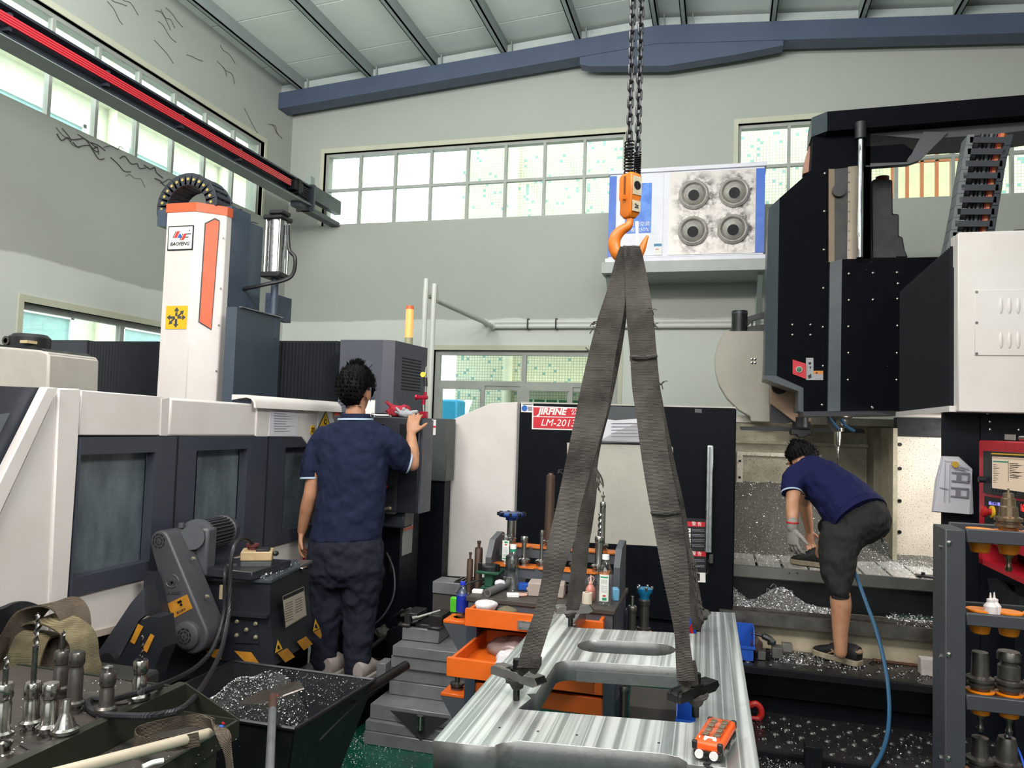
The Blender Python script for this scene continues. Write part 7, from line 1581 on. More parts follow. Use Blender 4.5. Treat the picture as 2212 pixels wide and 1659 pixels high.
def rack_holder(px, z, y, topy, lab, kind='nut', bit=None, rn=.02, rb=.017, rf=.03, dark=False, name='tool_holder', group='holders on the cart rack', body=None):
    x = at(px, 1150, Y=y).x; b = V((x, y, z)); H = max(.03, at(px, topy, Y=y).z-z)
    t_ = thing(name, lab, 'tool holder', b, group); st = DSTEEL if dark else STEEL
    MB().lathe([(0, -.05), (.012, -.05), (.02, 0), (rf*.86, 0), (rf*.86, .010), (rf*.7, .013), (rf*.7, .018), (rf, .021), (rf, .030), (rf*.7, .036)], b, 20).build('flange', st, t_)
    if kind == 'nut':
        MB().lathe([(0, .03), (rb*1.15, .03), (rb, .042), (rb, H-.03), (0, H-.03)], b, 18).build('shank', body or st, t_)
        MB().lathe([(0, H-.032), (rn*.9, H-.032), (rn, H-.026), (rn, H-.006), (rn*.85, H), (rn*.5, H)], b, 18).build('collet_nut', st, t_); MB().cyl(b+V((0, 0, H-.004)), b+V((0, 0, H-.001)), rn*.5, n=12).build('collet', BLK, t_)
    else: MB().lathe([(0, .03), (rb, .034), (rb*.95, H-.012), (rb*.6, H-.008), (rb*.5, H), (0, H)], b, 18).build('shank', body or st, t_)
    if bit: r_, tp, fl = bit; L = at(px, tp, Y=y).z-(z+H); mb = MB(); drill(mb, b+V((0, 0, H-.01)), r_, L+.01, L*fl, pitch=r_*6); mb.build('drill_bit', DR, t_)
    return t_, b, H
# upper tier
t_, b, H = rack_holder(1104, zu, yu, 1118, 'blue face mill with black inserts on the top tier of the cart rack', 'plain', rb=.022, name='face_mill')
FMB = M('cutter_blue', '#1f3f86', .3, .5); MB().lathe([(0, H-.012), (.03, H-.012), (.03, H), (.066, H+.006), (.070, H+.018), (.062, H+.026), (0, H+.022)], b, 28).build('cutter_body', FMB, t_)
for k in range(9): a = 2*math.pi*k/9; MB().obox(b+V((math.cos(a)*.068, math.sin(a)*.068, H+.020)), (.016, .014, .018), rz3(a)).build('insert', BLUED, t_, bev=.002)
rack_holder(1186, zu, yu, 1022, 'tall brown cylinder arbor on the top tier partly behind the left sling', 'plain', rb=.024, body=RUSTY)
rack_holder(1217, zu, yu, 1160, 'empty dark flange on the top tier of the rack behind the left sling', 'plain', rb=.014, dark=True)
t_, b, H = rack_holder(1301, zu, yu, 1084, 'slim holder with a probe tip at the right end of the top tier', rb=.0145, rn=.0155, rf=.032); MB().lathe([(.004, H), (.004, H+.02), (.009, H+.022), (.009, H+.032), (.003, H+.034), (.003, H+.05), (0, H+.052)], b, 12).build('probe_tip', STEEL, t_)
# lower tier
rack_holder(1133, zl_, yl, 1158, 'short holder with a dark collet on the lower tier beside the upturned bottle', rb=.012, rn=.018, rf=.034)
rack_holder(1171, zl_, yl, 1145, 'slender holder on the lower tier left of the sling', rb=.009, rn=.010, rf=.030)
rack_holder(1244, zl_, yl, 1095, 'tall grey fluted holder on the lower tier between the slings', 'plain', rb=.016, rf=.030, dark=True, body=M('fluted_grey', '#6e6d6c', .35, .8))
rack_holder(1295, zl_, yl, 1158, 'holder with a long spiral cutter at the right end of the lower tier', rb=.020, rn=.022, rf=.037, bit=(.010, 1106, .85))
# bottles
LBLM = M('label_white', '#dfe2dc', .5)
def bottle(name, px, ybase, Y, z, lab, H=.21, r=.032, cap='#e8eaea', square=False, label=True, upside=False, tint=None, group=None, cat='bottle'):
    x = at(px, ybase, Y=Y).x; b = V((x, Y, z)); t_ = thing(name, lab, cat, b, group)
    gm = CLEARPL if tint is None else tint
    prof = [(0, .004), (r*.9, 0), (r, .008), (r, H*.58), (r*.94, H*.66), (r*.5, H*.84), (r*.42, H*.87), (r*.42, H*.93)]
    if upside: prof = [(q, H-zz) for q, zz in prof]
    n_ = 24 if not square else 24
    MB().lathe(prof, b, n_).build('body', gm, t_)
    zc = (H*.90, H) if not upside else (0, H*.10)
    capm = M('cap_'+cap[1:], cap, .4); MB().lathe([(0, zc[0]), (r*.47, zc[0]), (r*.47, zc[1]-.002), (0, zc[1])], b, 16).build('cap', capm, t_)
    if label:
        z0, z1 = (.10*H, .62*H) if not upside else (.14*H, .82*H)
        vs = []; k_ = 7; a0 = -math.pi/2-.62
        pts = [(b.x+(r+.0008)*math.cos(a0+1.24*i/k_), b.y+(r+.0008)*math.sin(a0+1.24*i/k_)) for i in range(k_+1)]
        mb = MB(); mb.add([(q[0], q[1], z+zz) for zz in (z0, z1) for q in pts], [(i, i+1, k_+2+i, k_+1+i) for i in range(k_)]); lb2 = mb.build('label', LBLM, t_)
        def band(za, zb2, mat, nm, s0=.2, s1=.8):
            p2 = [(b.x+(r+.0014)*math.cos(a0+1.24*s), b.y+(r+.0014)*math.sin(a0+1.24*s)) for s in [s0+(s1-s0)*i/4 for i in range(5)]]
            mb = MB(); mb.add([(q[0], q[1], zz) for zz in (z+z0+(z1-z0)*za, z+z0+(z1-z0)*zb2) for q in p2], [(i, i+1, 6+i, 5+i) for i in range(4)]); mb.build(nm, mat, lb2)
        f = (lambda a: a) if not upside else (lambda a: 1-a)
        fl3 = lambda a, c: tuple(sorted((f(a), f(c))))
        band(*fl3(.88, .93), GREENPR, 'green_band', .1, .9); band(*fl3(.04, .14), GREENPR, 'green_code', .35, .8); band(*fl3(.18, .24), REDPR, 'red_mark', .4, .7)
        for q in (.35, .42, .49, .56): band(*fl3(q, q+.02), GREYPR, 'text_line')
        for s in (.25, .45, .65): band(*fl3(.66, .82), M('leaf_grey', '#a9b3a6', .6), 'picture', s, s+.1)
    return t_, b
bottle('water_bottle', 1306, 1303, 3.50, KZ, 'clear bottle with white cap and tea label standing at the cart corner', H=.228, r=.035)
t_, b = bottle('water_bottle', 1106, 1272, 3.62, KZ, 'clear unlabelled bottle with white cap and green neck ring on the cart', H=.222, r=.033, label=False)
MB().lathe([(.0145, .186), (.0155, .186), (.0155, .198), (.0145, .198)], b, 16).build('neck_ring', GREENPR, t_)
bottle('water_bottle', 1095, 1187, yl, zl_, 'upturned clear bottle with a white label on the lower rack tier', H=.145, r=.029, upside=True)
bl_t = glass('blue_tinted_plastic', (.84, .90, 1), .12, .05)
t_, b = bottle('water_bottle', 998, 1310, 3.5, .728, 'clear bottle with a bright blue cap and blue label left of the cart', H=.17, r=.028, cap='#2338c8', label=False, tint=bl_t); t_.location = b
MB().lathe([(.0285, .03), (.0287, .10), (.0285, .105)], b, 20).build('blue_label', M('deep_blue_label', '#1c2f9a', .4), t_)
gp_ = MB(); x_ = at(982, 1312, Y=3.58).x; gp_.box(x_-.022, x_+.022, 3.57, 3.60, .728, .80); tag(gp_.build('plastic_holder', GREENPL, bev=.004), 'bright lime green plastic piece behind the blue capped bottle', 'holder')
# green locking fixture
gx = at(1055, 1260, Y=3.6).x; LF = thing('locking_fixture', 'green tool locking fixture with a black clamping ring on the cart', 'fixture', (gx, 3.62, KZ))
GRN = M('fixture_green', '#1d4a37', .4)
MB().box(gx-.035, gx+.035, 3.585, 3.66, KZ, KZ+.012).build('foot', GRN, LF, bev=.002); MB().box(gx-.022, gx+.022, 3.595, 3.65, KZ+.012, KZ+.075).build('stand', GRN, LF, bev=.003); MB().box(gx-.058, gx+.058, 3.57, 3.68, KZ+.075, KZ+.088).build('plate', GRN, LF, bev=.003)
MB().lathe([(.022, .088), (.048, .088), (.048, .108), (.042, .114), (.022, .112)], (gx, 3.625, KZ), 22).build('ring', BLACKPL, LF)
for dx in (-.045, .045): MB().cyl((gx+dx, 3.60, KZ+.088), (gx+dx, 3.60, KZ+.122), .010, n=10).build('post', BLUED, LF)
MB().box(gx+.065, gx+.115, 3.66, 3.72, KZ+.08, KZ+.16).build('side_socket', BLACKPL, LF, bev=.006); MB().lathe([(.012, 0), (.024, 0), (.024, .01), (.012, .01)], (gx+.10, 3.655, KZ+.125), 18, (0, -1, 0)).build('socket_ring', DSTEEL, LF)
MB().tube(bez([(gx-.02, 3.59, KZ+.05), (gx-.07, 3.56, KZ+.035), (gx-.115, 3.52, KZ+.012), (gx-.13, 3.50, KZ-.01)], 5), .004, 6).build('lever', BLACKPL, LF)
for k, (px, top, r_, lab) in enumerate(((1034, 1167, .021, 'taller of two brown capped cylinders behind the green fixture'), (1020, 1190, .016, 'shorter of two brown capped cylinders behind the green fixture'))):
    x = at(px, 1200, Y=3.80+.0*k).x; zt = at(px, top, Y=3.78).z; y = 3.80-.03*k; 
    C_ = thing('boring_bar', lab, 'cylinder', (x, y, .45), 'brown cylinders'); MB().lathe([(0, .62), (r_, .62), (r_, zt-.05), (r_*.9, zt-.046), (r_*.9, zt-.04), (r_*.35, zt-.038), (r_*.35, zt-.02), (r_*.5, zt-.018), (r_*.5, zt-.006), (0, zt-.004)], (x, y, 0), 18).build('bar', RUSTY, C_)
# small things on the worktop
def small(name, mb, mat, lab, cat, **k): return tag(mb.build(name, mat, **k), lab, cat)
p = at(1032, 1277, Y=3.50); small('insert_box', MB().obox((p.x, 3.50, KZ+.008), (.05, .034, .016), rz3(.1)), WHITEPR, 'small white box on the cart edge before the green fixture', 'box', bev=.002)
p = at(1108, 1279, Y=3.49); small('insert_box', MB().obox((p.x, 3.49, KZ+.008), (.056, .036, .016), rz3(.35)), WHITEPR, 'small white box before the clear bottle on the cart', 'box', bev=.002)
p0, p1 = at(1053, 1282, Y=3.44), at(1098, 1254, Y=3.68); p0.z = KZ+.019; p1.z = KZ+.019; dd = (p1-p0).normalized(); TBm = MB(); L = (p1-p0).length
TBm.lathe([(.013, 0), (.019, 0), (.019, L), (.013, L), (.013, 0)], p0, 18, dd); small('steel_tube', TBm, M('dull_tube', '#8b8a8a', .4, .6), 'dull grey tube lying aslant on the cart', 'tube')
p = at(1180, 1285, Y=3.58); bxm = MB(); bxm.obox((p.x, 3.59, KZ+.032), (.17, .11, .062), rz3(.12)); small('cardboard_box', bxm, M('pale_cardboard', '#a3968d', .8, dirt='#857870', damt=.4), 'pale grey cardboard box behind the left sling on the cart', 'box', bev=.004)
p = at(1126, 1281, Y=3.52); PK = M('pinkish_metal', '#c49a8c', .4, .2); c_ = V((p.x, 3.52, KZ+.008)); CPm = thing('pipe_clip', 'pinkish metal clip lying beside the cardboard box', 'clip', c_)
MB().tube(bez([c_+V((.02, .05, .012)), c_+V((.028, .03, .004)), c_+V((.01, .015, 0)), c_+V((-.02, .008, 0)), c_+V((-.032, -.012, 0)), c_+V((-.02, -.024, 0)), c_+V((.012, -.018, 0)), c_+V((.03, -.008, .002))], 5), .005, 8).build('hook', PK, CPm); MB().ball(c_+V((.022, .056, .016)), .012, .012, .010).build('pad', PK, CPm)
p = at(1175, 1248, Y=3.74); small('tool_case', MB().obox((p.x-.03, 3.66, KZ+.017), (.15, .05, .032), rz3(.08)), BLUEPL, 'flat blue plastic case under the rack on the cart', 'case', bev=.003)
small('tool_case', MB().obox((p.x+.02, 3.76, KZ+.036), (.22, .08, .035), rz3(.1)), BLACKPL, 'flat black plastic case under the rack above the blue one', 'case', bev=.004)
p = at(1213, 1243, Y=3.68); crumple('wire_sponge', (p.x, 3.70, KZ+.062), .026, .02, .016, 4, M('acid_yellow', '#a9a81f', .7, bump=.9, bscale=300), 'acid yellow scouring pad seen between the slings', 'sponge', .3)
p = at(1214, 1252, Y=3.66); small('parallel_block', MB().obox((p.x+.02, 3.66, KZ+.028), (.15, .03, .034), rz3(-.2)), BLACKPL, 'long black block below the yellow scouring pad', 'block', bev=.002)
t_, b = bottle('squeeze_bottle', 1275, 1296, 3.56, KZ, 'pinkish squeeze bottle with a pointed nozzle beside the labelled bottle', H=.085, r=.023, label=False, tint=M('pink_plastic', '#c78073', .35, var=.15), cap='#d9a08f'); MB().cyl(b+V((0, 0, .083)), b+V((0, 0, .118)), .007, .0025, n=10).build('nozzle', M('pink_plastic_cap', '#d9b0a4', .4), t_); MB().tube(bez([b+V((.008, 0, .085)), b+V((.016, 0, .1)), b+V((.006, 0, .112)), b+V((-.012, 0, .1)), b+V((-.01, 0, .088))], 4), .0015, 5).build('strap', M('pink_plastic_cap', '#d9b0a4', .4), t_)
p = at(1268, 1300, Y=3.50); TR = thing('tape_roll', 'cream roll of tape standing by the squeeze bottle', 'tape', (p.x, 3.50, KZ)); MB().lathe([(.012, 0), (.023, 0), (.023, .048), (.012, .048), (.012, 0)], (p.x, 3.50, KZ), 20).build('tape', M('cream_tape', '#cfc4b3', .6), TR); MB().lathe([(.010, .002), (.012, .002), (.012, .046), (.010, .046), (.010, .002)], (p.x, 3.50, KZ), 16).build('core', M('card_core', '#8d6f56', .8), TR)
p = at(1325, 1275, Y=3.62); small('wipe_pack', MB().obox((p.x+.01, 3.62, KZ+.028), (.03, .05, .056), rz3(.3)), M('sky_blue_pack', '#6aa6c9', .5), 'sky blue packet behind the labelled bottle', 'packet', bev=.004)
p = at(1273, 1253, Y=3.66); mb = MB(); [mb.lathe([(.010, 0), (.014, .004), (.010, .008)], (p.x+.012+.004*k, 3.64, KZ+.02+.014*k), 10, (1, .3, .4)) for k in range(5)]; small('ball_chain', mb, STEEL, 'short bright chain hanging behind the pink bottle', 'chain', kind='stuff')
p = at(1080, 1262, Y=3.60); crumple('tissue', (p.x, 3.6, KZ+.022), .026, .02, .028, 12, PAPER, 'crumpled white tissue between the fixture and the clear bottle', 'tissue', .5)
# holders standing in the side shelves
def stand_holder(c, H, lab, r=.02, face=None, dark=True, bit=None, group='holders in the cart side shelves'):
    t_ = thing('tool_holder', lab, 'tool holder', c, group); st = DSTEEL if dark else STEEL
    MB().lathe([(0, -.06), (.012, -.06), (.022, .0), (.031, .002), (.031, .012), (.024, .015), (.024, .02), (.034, .022), (.034, .032), (r, .036), (r, H-.03), (0, H-.03)], c, 20).build('shank', st, t_)
    MB().lathe([(0, H-.032), (r*1.1, H-.032), (r*1.2, H-.026), (r*1.2, H-.006), (r, H), (r*.5, H), (0, H-.002)], c, 18).build('collet_nut', st, t_)
    if bit: MB().cyl(c+V((0, 0, H-.004)), c+V((0, 0, H+bit)), .008, n=10).build('end_mill', STEEL, t_)
    return t_
stand_holder(V((cl2.x, cl2.y, .392)), .13, 'slim dark holder in the low orange shelf left of the cart', r=.012)
c = V((at(997, 1300, Y=3.53).x+.03, 3.535, .728)); stand_holder(c, .11, 'thin dark holder beside the blue capped bottle', r=.010)
ca = V((KX1+.045, 3.78, .645)); stand_holder(ca, .15, 'holder with a stub end mill in the shelf right of the cart', r=.020, bit=.045)
cb2 = V((KX1+.095, 3.86, .645)); t_ = stand_holder(cb2, .17, 'holder with a cyan face mill right of the cart', r=.024)
CYB = M('cutter_cyan', '#1f86b8', .3, .4); MB().lathe([(0, .165), (.022, .165), (.026, .19), (.038, .205), (.040, .222), (.03, .225), (0, .218)], cb2, 22).build('cutter_body', CYB, t_)
for k in range(5): a = 2*math.pi*k/5; MB().obox(cb2+V((math.cos(a)*.036, math.sin(a)*.036, .224)), (.014, .012, .018), rz3(a)).build('insert', STEEL, t_, bev=.002)
cc3 = V((cr2.x+.0, cr2.y-.02, .30)); stand_holder(cc3, .20, 'holder in the low orange shelf seen through the plate opening', r=.017)
# ---- stacked slabs with a vise
SLB = M('slab_steel', '#86868a', .4, .35, dirt='#4d4d50', damt=.5, scale=7, spot='#c9cacc', sscale=140, sthr=.76)
def slab(px0, px1, pyt, pyb, Y, dy, lab, mat=SLB, name='steel_slab', grp='slabs stacked beside the cart', lower=None):
    a, b = at(px0, pyt, Y=Y), at(px1, pyb, Y=Y); return tag(MB().box(a.x, b.x, Y, Y+dy, b.z, a.z).build(name, mat, bev=.002), lab, 'metal block', grp)
slab_rows = [(.0, .065, -1.74, -1.22, 3.66, .6, 'lowest slab of the stack beside the green floor'), (.065, .115, -1.74, -1.23, 3.67, .58, 'second slab from the floor in the stack'), (.115, .19, -1.73, -1.22, 3.70, .5, 'third slab from the floor, its edge notched'), (.19, .262, -1.70, -1.20, 3.86, .42, 'fourth slab, dull and dark below the middle of the stack'), (.262, .335, -1.70, -1.21, 3.87, .42, 'fifth slab in the stack left of the lower drawer'), (.335, .40, -1.69, -1.20, 3.85, .44, 'sixth slab with a bright top edge'), (.40, .455, -1.68, -1.20, 3.84, .45, 'topmost wide slab that carries the vise block')]
for z0, z1, x0, x1, y, dy, lab in slab_rows: tag(MB().box(x0, x1, y, y+dy, z0+.001, z1-.001).build('steel_slab', SLB, bev=.002), lab, 'metal block', 'slabs stacked beside the cart')
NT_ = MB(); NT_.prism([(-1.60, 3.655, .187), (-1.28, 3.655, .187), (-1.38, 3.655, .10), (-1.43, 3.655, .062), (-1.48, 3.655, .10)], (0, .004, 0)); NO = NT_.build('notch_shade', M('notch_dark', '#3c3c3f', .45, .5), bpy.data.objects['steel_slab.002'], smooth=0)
MB().cyl((-1.43, 3.648, .118), (-1.43, 3.648, .187), .018, n=14).build('dowel', STEEL, bpy.data.objects['steel_slab.002'])
tag(MB().box(-1.75, -1.70, 3.80, 3.9, .255, .365).build('steel_slab', SLB, bev=.002), 'small upright offcut leaning at the left of the stack', 'metal block', 'slabs stacked beside the cart')
tag(MB().box(-1.675, -1.46, 3.95, 4.18, .457, .525).build('vise_block', SLB, bev=.003), 'block carrying the small vise on top of the stack', 'metal block', 'slabs stacked beside the cart')
MB().cyl((-1.45, 3.93, .36), (-1.45, 3.93, .53), .008, n=8) 
VS = thing('machine_vise', 'dark machine vise with a screw resting on the block stack', 'vise', (-1.57, 4.05, .527))
VSM = M('vise_dark', '#3d3b3a', .4, .6, var=.2, scale=15)
for x0, x1, y0, y1 in ((-1.675, -1.60, 3.97, 4.12), (-1.53, -1.455, 3.97, 4.12)): MB().box(x0, x1, y0, y1, .527, .60).build('jaw', VSM, VS, bev=.004)
MB().box(-1.68, -1.45, 3.97, 4.16, .527, .545).build('base', VSM, VS, bev=.004); MB().cyl((-1.62, 3.95, .57), (-1.50, 4.06, .60), .014, n=12).build('screw', STEEL, VS); MB().lathe([(.010, 0), (.02, 0), (.02, .03), (.010, .03)], (-1.60, 3.965, .575), 12, (-.6, -.6, -.1)).build('screw_head', STEEL, VS)
MB().box(-1.70, -1.63, 3.94, 3.965, .527, .545).build('lug', VSM, VS, bev=.006); MB().box(-1.53, -1.45, 3.94, 3.965, .527, .545).build('lug', VSM, VS, bev=.006)
tag(MB().box(-1.60, -1.40, 4.20, 4.36, .457, .665).build('steel_slab', M('brownish_block', '#5e5956', .45, .5), bev=.003), 'brownish upright block behind the vise', 'metal block', 'slabs stacked beside the cart')
tag(MB().box(-1.60, -1.40, 4.19, 4.34, .667, .735).build('steel_slab', SLB, bev=.003), 'pale bar lying across the block behind the vise', 'metal block', 'slabs stacked beside the cart')
RKm = MB(); [RKm.prism([(-1.47+.026*k, 4.2, .737), (-1.455+.026*k, 4.2, .737), (-1.452+.026*k, 4.2, .752), (-1.462+.026*k, 4.2, .752)], (0, .1, 0)) for k in range(6)]; RKm.box(-1.475, -1.31, 4.2, 4.3, .735, .74); tag(RKm.build('toothed_rack', DSTEEL, smooth=0), 'short toothed rack lying on the bar behind the blue capped bottle', 'rack')
# ---- platform under the standing worker with rods and rags
tag(MB().box(-2.36, -1.80, 3.74, 4.41, .165, .19).build('standing_plate', M('dirty_plate', '#3f3d3b', .4, .5, dirt='#262422', damt=.5, scale=6, spot='#a9a9aa', sscale=120, sthr=.70), smooth=0), 'dark steel plate under the standing worker', 'platform')
tag(MB().box(-2.3, -1.86, 3.8, 4.36, 0, .165).build('plate_support', BLACKP, smooth=0), 'black box that supports the standing plate', 'support')
flakes('swarf_flake', 420, lambda r: (V((-2.1+.3*r.random(), 3.76+.6*r.random(), .193)), None), size=(.003, .008), label='chips scattered round the shoe on the standing plate', seed=31)
flakes('swarf_flake', 900, lambda r: (V((-1.86+.16*r.random()**2+.5*r.random()**3, 3.35+.42*r.random(), .003)), None), size=(.0015, .005), label='chips along the green floor by the stack', seed=32)
flakes('swarf_flake', 420, lambda r: (V((-1.8+.9*r.random(), 2.7+1.0*r.random(), .002)), None), size=(.0012, .0032), label='sparse chips over the open green floor', seed=33)
rd0, rd1 = at(800, 1400, Y=4.35), at(868, 1345, Y=4.55); small('scrap_rod', MB().tube([rd0, rd1], .014, 8), BLACKPL, 'black rod leaning among scraps behind the trouser legs', 'rod')
rd0, rd1 = at(845, 1335, Y=4.5), at(905, 1325, Y=4.45); small('scrap_hose', MB().tube(bez([rd0, (rd0+rd1)/2+V((0, 0, .03)), rd1], 5), .010, 8), BLACKPL, 'bent black hose among scraps left of the vise', 'hose')
p = at(820, 1372, Y=4.42); crumple('oily_rag', (p.x, 4.47, p.z), .05, .04, .045, 14, M('grey_rag', '#5c5a55', .8), 'oily grey rag by the black rod', 'rag', .5)
p = at(890, 1320, Y=4.55); crumple('oily_rag', (p.x, 4.5, p.z), .06, .04, .03, 15, M('green_rag', '#4c5149', .7), 'greenish rag left of the vise', 'rag', .6)
tag(MB().box(-1.98, -1.62, 4.42, 4.62, 0.0, .36).build('scrap_tub', BLACKP, bev=.01), 'black tub of scraps in front of the machine base', 'tub')
# ---- blue crates, blocks, red hook on and by the step
BCM = BLUEPL
def crate(x0, x1, y0, y1, z0, z1, lab, ribs=True):
    t_ = thing('parts_bin', lab, 'bin', ((x0+x1)/2, (y0+y1)/2, z0)); th = .006
    MB().box(x0, x1, y0, y1, z0, z0+th).build('floor_panel', BCM, t_, smooth=0)
    MB().prism([(x0, y0, z0), (x0, y1, z0), (x0, y1, z1), (x0, y0+.05, z1), (x0, y0, z1-.07)], (th, 0, 0)).build('side_wall', BCM, t_, smooth=0); MB().prism([(x1-th, y0, z0), (x1-th, y1, z0), (x1-th, y1, z1), (x1-th, y0+.05, z1), (x1-th, y0, z1-.07)], (th, 0, 0)).build('side_wall', BCM, t_, smooth=0)
    MB().box(x0, x1, y1-th, y1, z0, z1).build('rear_wall', BCM, t_, smooth=0); MB().box(x0, x1, y0, y0+th, z0, z1-.09).build('front_wall', BCM, t_, smooth=0); MB().box(x0-.004, x1+.004, y0-.008, y0+th, z1-.10, z1-.085).build('front_rim', BCM, t_, smooth=0)
    for k in range(3): x = x0+(x1-x0)*(.2+.3*k); MB().box(x-.003, x+.003, y0-.006, y0, z0, z1-.1).build('rib', BCM, t_, smooth=0)
    return t_
crate(.04, .205, 4.80, 5.02, .302, .475, 'blue parts bin at the left end of the upper tread')
sc_px = lambda px, py, Y: at(px, py, Y=Y)
BLKS = M('fixture_block', '#6e6c69', .45, .5, dirt='#3d3b39', damt=.5, scale=12)
def blk(px0, px1, pyt, pyb, Y, dy, lab, mat=BLKS, rot=0.):
    a, b = at(px0, pyt, Y=Y), at(px1, pyb, Y=Y); return tag(MB().obox(((a.x+b.x)/2, Y+dy/2, (a.z+max(b.z, .303))/2), (b.x-a.x, dy, a.z-max(b.z, .303)), rz3(rot)).build('fixture_block', mat, bev=.002), lab, 'metal block', 'fixture blocks on the step')
blk(1637, 1654, 1408, 1434, 4.86, .05, 'small upright block nearest the blue bin'); blk(1655, 1664, 1405, 1430, 4.88, .05, 'narrow dark block squeezed between two paler ones', BLUED)
blk(1668, 1690, 1399, 1424, 4.92, .09, 'largest fixture block in the pile beside the blue bin'); blk(1690, 1711, 1390, 1410, 5.06, .05, 'pale block at the back of the pile against the bed', M('pale_block', '#85827e', .45, .5), .1)
p = at(1656, 1378, Y=4.98); tag(MB().tube(bez([p+V((-.09, 0, .02)), p+V((-.03, 0, .012)), p+V((.02, -.01, -.005)), p+V((.03, -.01, -.03))], 5), [.010]*6+[.02]*6+[.026]*4, 8).build('rubber_boot', BLACKPL), 'black rubber boot lying over the fixture blocks', 'boot')
p = at(1634, 1392, Y=4.95); crumple('oily_rag', (p.x, 4.97, p.z-.02), .035, .04, .06, 17, M('maroon_rag', '#4d3a38', .7), 'maroon rag stuffed between the blue bin and the blocks', 'rag', .5)
p = at(2003, 1436, Y=4.95); a, b = at(1990, 1424, Y=4.9), at(2014, 1450, Y=4.9)
tag(MB().box(a.x, b.x+.02, 4.9, 4.98, .302, a.z).build('wood_block', M('whitish_wood', '#b8b0aa', .7, dirt='#8d857f', damt=.5, scale=30), bev=.002), 'whitish wooden block at the right end of the upper tread', 'block')
tag(MB().cyl(at(1885, 1418, Y=5.1)+V((0, 0, -.02)), at(1992, 1432, Y=5.1)+V((0, 0, -.02)), .009, n=8).build('rusty_rod', M('rust_rod', '#5a3423', .7)), 'rusty rod lying along the back of the upper tread', 'rod')
HKR = thing('red_hook', 'red painted lifting hook lying at the left end of the lower tread', 'hook', at(1625, 1550, Y=4.55))
HR = M('hook_red', '#b3201d', .4)
hp_ = [(1606, 1500), (1613, 1512), (1618, 1524), (1632, 1520), (1643, 1530), (1644, 1545), (1632, 1556), (1616, 1556)]
MB().tube(bez([at(x, y, Y=4.58) for x, y in hp_], 4), [.014]*5+[.017]*20+[.012]*4, 8).build('hook', HR, HKR)
MB().tube([at(1612, 1550, Y=4.55), at(1640, 1552, Y=4.55)], .012, 8).build('pin', HR, HKR)
# crate and scraps seen through the plate opening, hidden floor clutter
crate(-.20, .02, 4.0, 4.3, .002, .29, 'dark blue bin on the floor seen through the opening of the plate')
p0 = at(1500, 1345, Y=4.7); BB = crate(p0.x-.1, p0.x+.02, 4.55, 4.75, .0, p0.z+.02, 'tall blue bin behind the far right clamp')
MB().tube(bez([at(1505, 1342, Y=4.5), at(1497, 1348, Y=4.5), at(1493, 1360, Y=4.5), at(1496, 1370, Y=4.5)], 4), .010, 8).build('carry_handle', HR, BB, label='red curved handle')
p = at(1410, 1520, Y=4.3); tag(MB().obox((p.x, 4.35, .09), (.26, .32, .18), rz3(.1)).build('scrap_carton', M('dull_carton', '#5b5550', .8, spot='#a5a19c', sscale=90, sthr=.72), bev=.004), 'dull carton with chips on it below the plate opening', 'carton')
p = at(1417, 1550, Y=4.05); crumple('work_glove', (p.x, 4.05, .06), .05, .04, .05, 19, M('rusty_cloth', '#6b3a28', .8), 'rust coloured glove on the floor beneath the plate', 'glove', .5)
for k, px in enumerate((1230, 1252, 1275)): p = at(px, 1532, Y=3.6); tag(MB().box(p.x-.022, p.x+.022, 3.62, 3.70, .162, .20).build('insert_box', PAPER, bev=.002), ('left', 'middle', 'right')[k]+' one of three white card boxes on the bottom shelf of the cart', 'box', 'white boxes on the bottom shelf')
# clutter in the dark under the step
tag(MB().box(.12, 1.6, 3.5, 4.16, .002, .012).build('drip_pan', M('black_pan', '#151517', .35, .3, spot='#86878a', sscale=90, sthr=.74), smooth=0), 'black oily drip pan in front of the lower tread', 'pan')
a, b = at(1738, 1602, Y=4.05), at(1775, 1659, Y=4.05); tag(MB().box(a.x, b.x, 4.02, 4.10, .012, a.z-.01).build('steel_block', BLACKP, bev=.003), 'black steel block standing before the lower tread', 'block')
tag(MB().obox((.46, 4.03, .03), (.22, .06, .02), rz3(-.12)).build('flat_bar', M('dusty_bar', '#3f3e40', .45, .5, spot='#9a9a9c', sscale=110, sthr=.68), smooth=0), 'dusty flat bar lying in the drip pan', 'bar')
tag(MB().prism([p for p in quads([(1905, 1636), (1935, 1634), (1940, 1642), (1915, 1646)], Z=.03)], (0, 0, .006)).build('leather_scrap', M('tan_scrap', '#5e4327', .7), smooth=0), 'tan scrap of leather in the drip pan', 'scrap')
flakes('swarf_flake', 1500, lambda r: (V((.2+1.2*r.random(), 3.9+.25*r.random(), .016+.01*r.random())), None), size=(.002, .006), label='chips lying in the dark drip pan', seed=41)
HSM = M('blue_hose', '#2c5a7d', .4)
hs_ = bez([at(1838, 1213, Y=4.98), at(1850, 1245, Y=4.95), at(1874, 1310, Y=4.85), at(1892, 1360, Y=4.74), at(1908, 1420, Y=4.66), at(1918, 1480, Y=4.58), at(1921, 1540, Y=4.48), at(1916, 1590, Y=4.36), at(1903, 1630, Y=4.22), at(1880, 1670, Y=4.08)], 6)
tag(MB().tube(hs_, .0105, 8).build('air_hose', HSM), 'blue air hose hanging from the table down past the steps', 'hose')
p = at(2003, 1240, Y=5.56); TS = thing('table_stop', 'black clamp piece on the right end of the machine table', 'clamp', (p.x, 5.58, .746)); MB().box(p.x-.06, p.x+.06, 5.55, 5.61, .746, .762).build('bar', BLACKPL, TS, bev=.003); MB().cyl((p.x-.02, 5.58, .762), (p.x-.02, 5.58, .778), .012, n=10).build('nut', BLACKPL, TS)

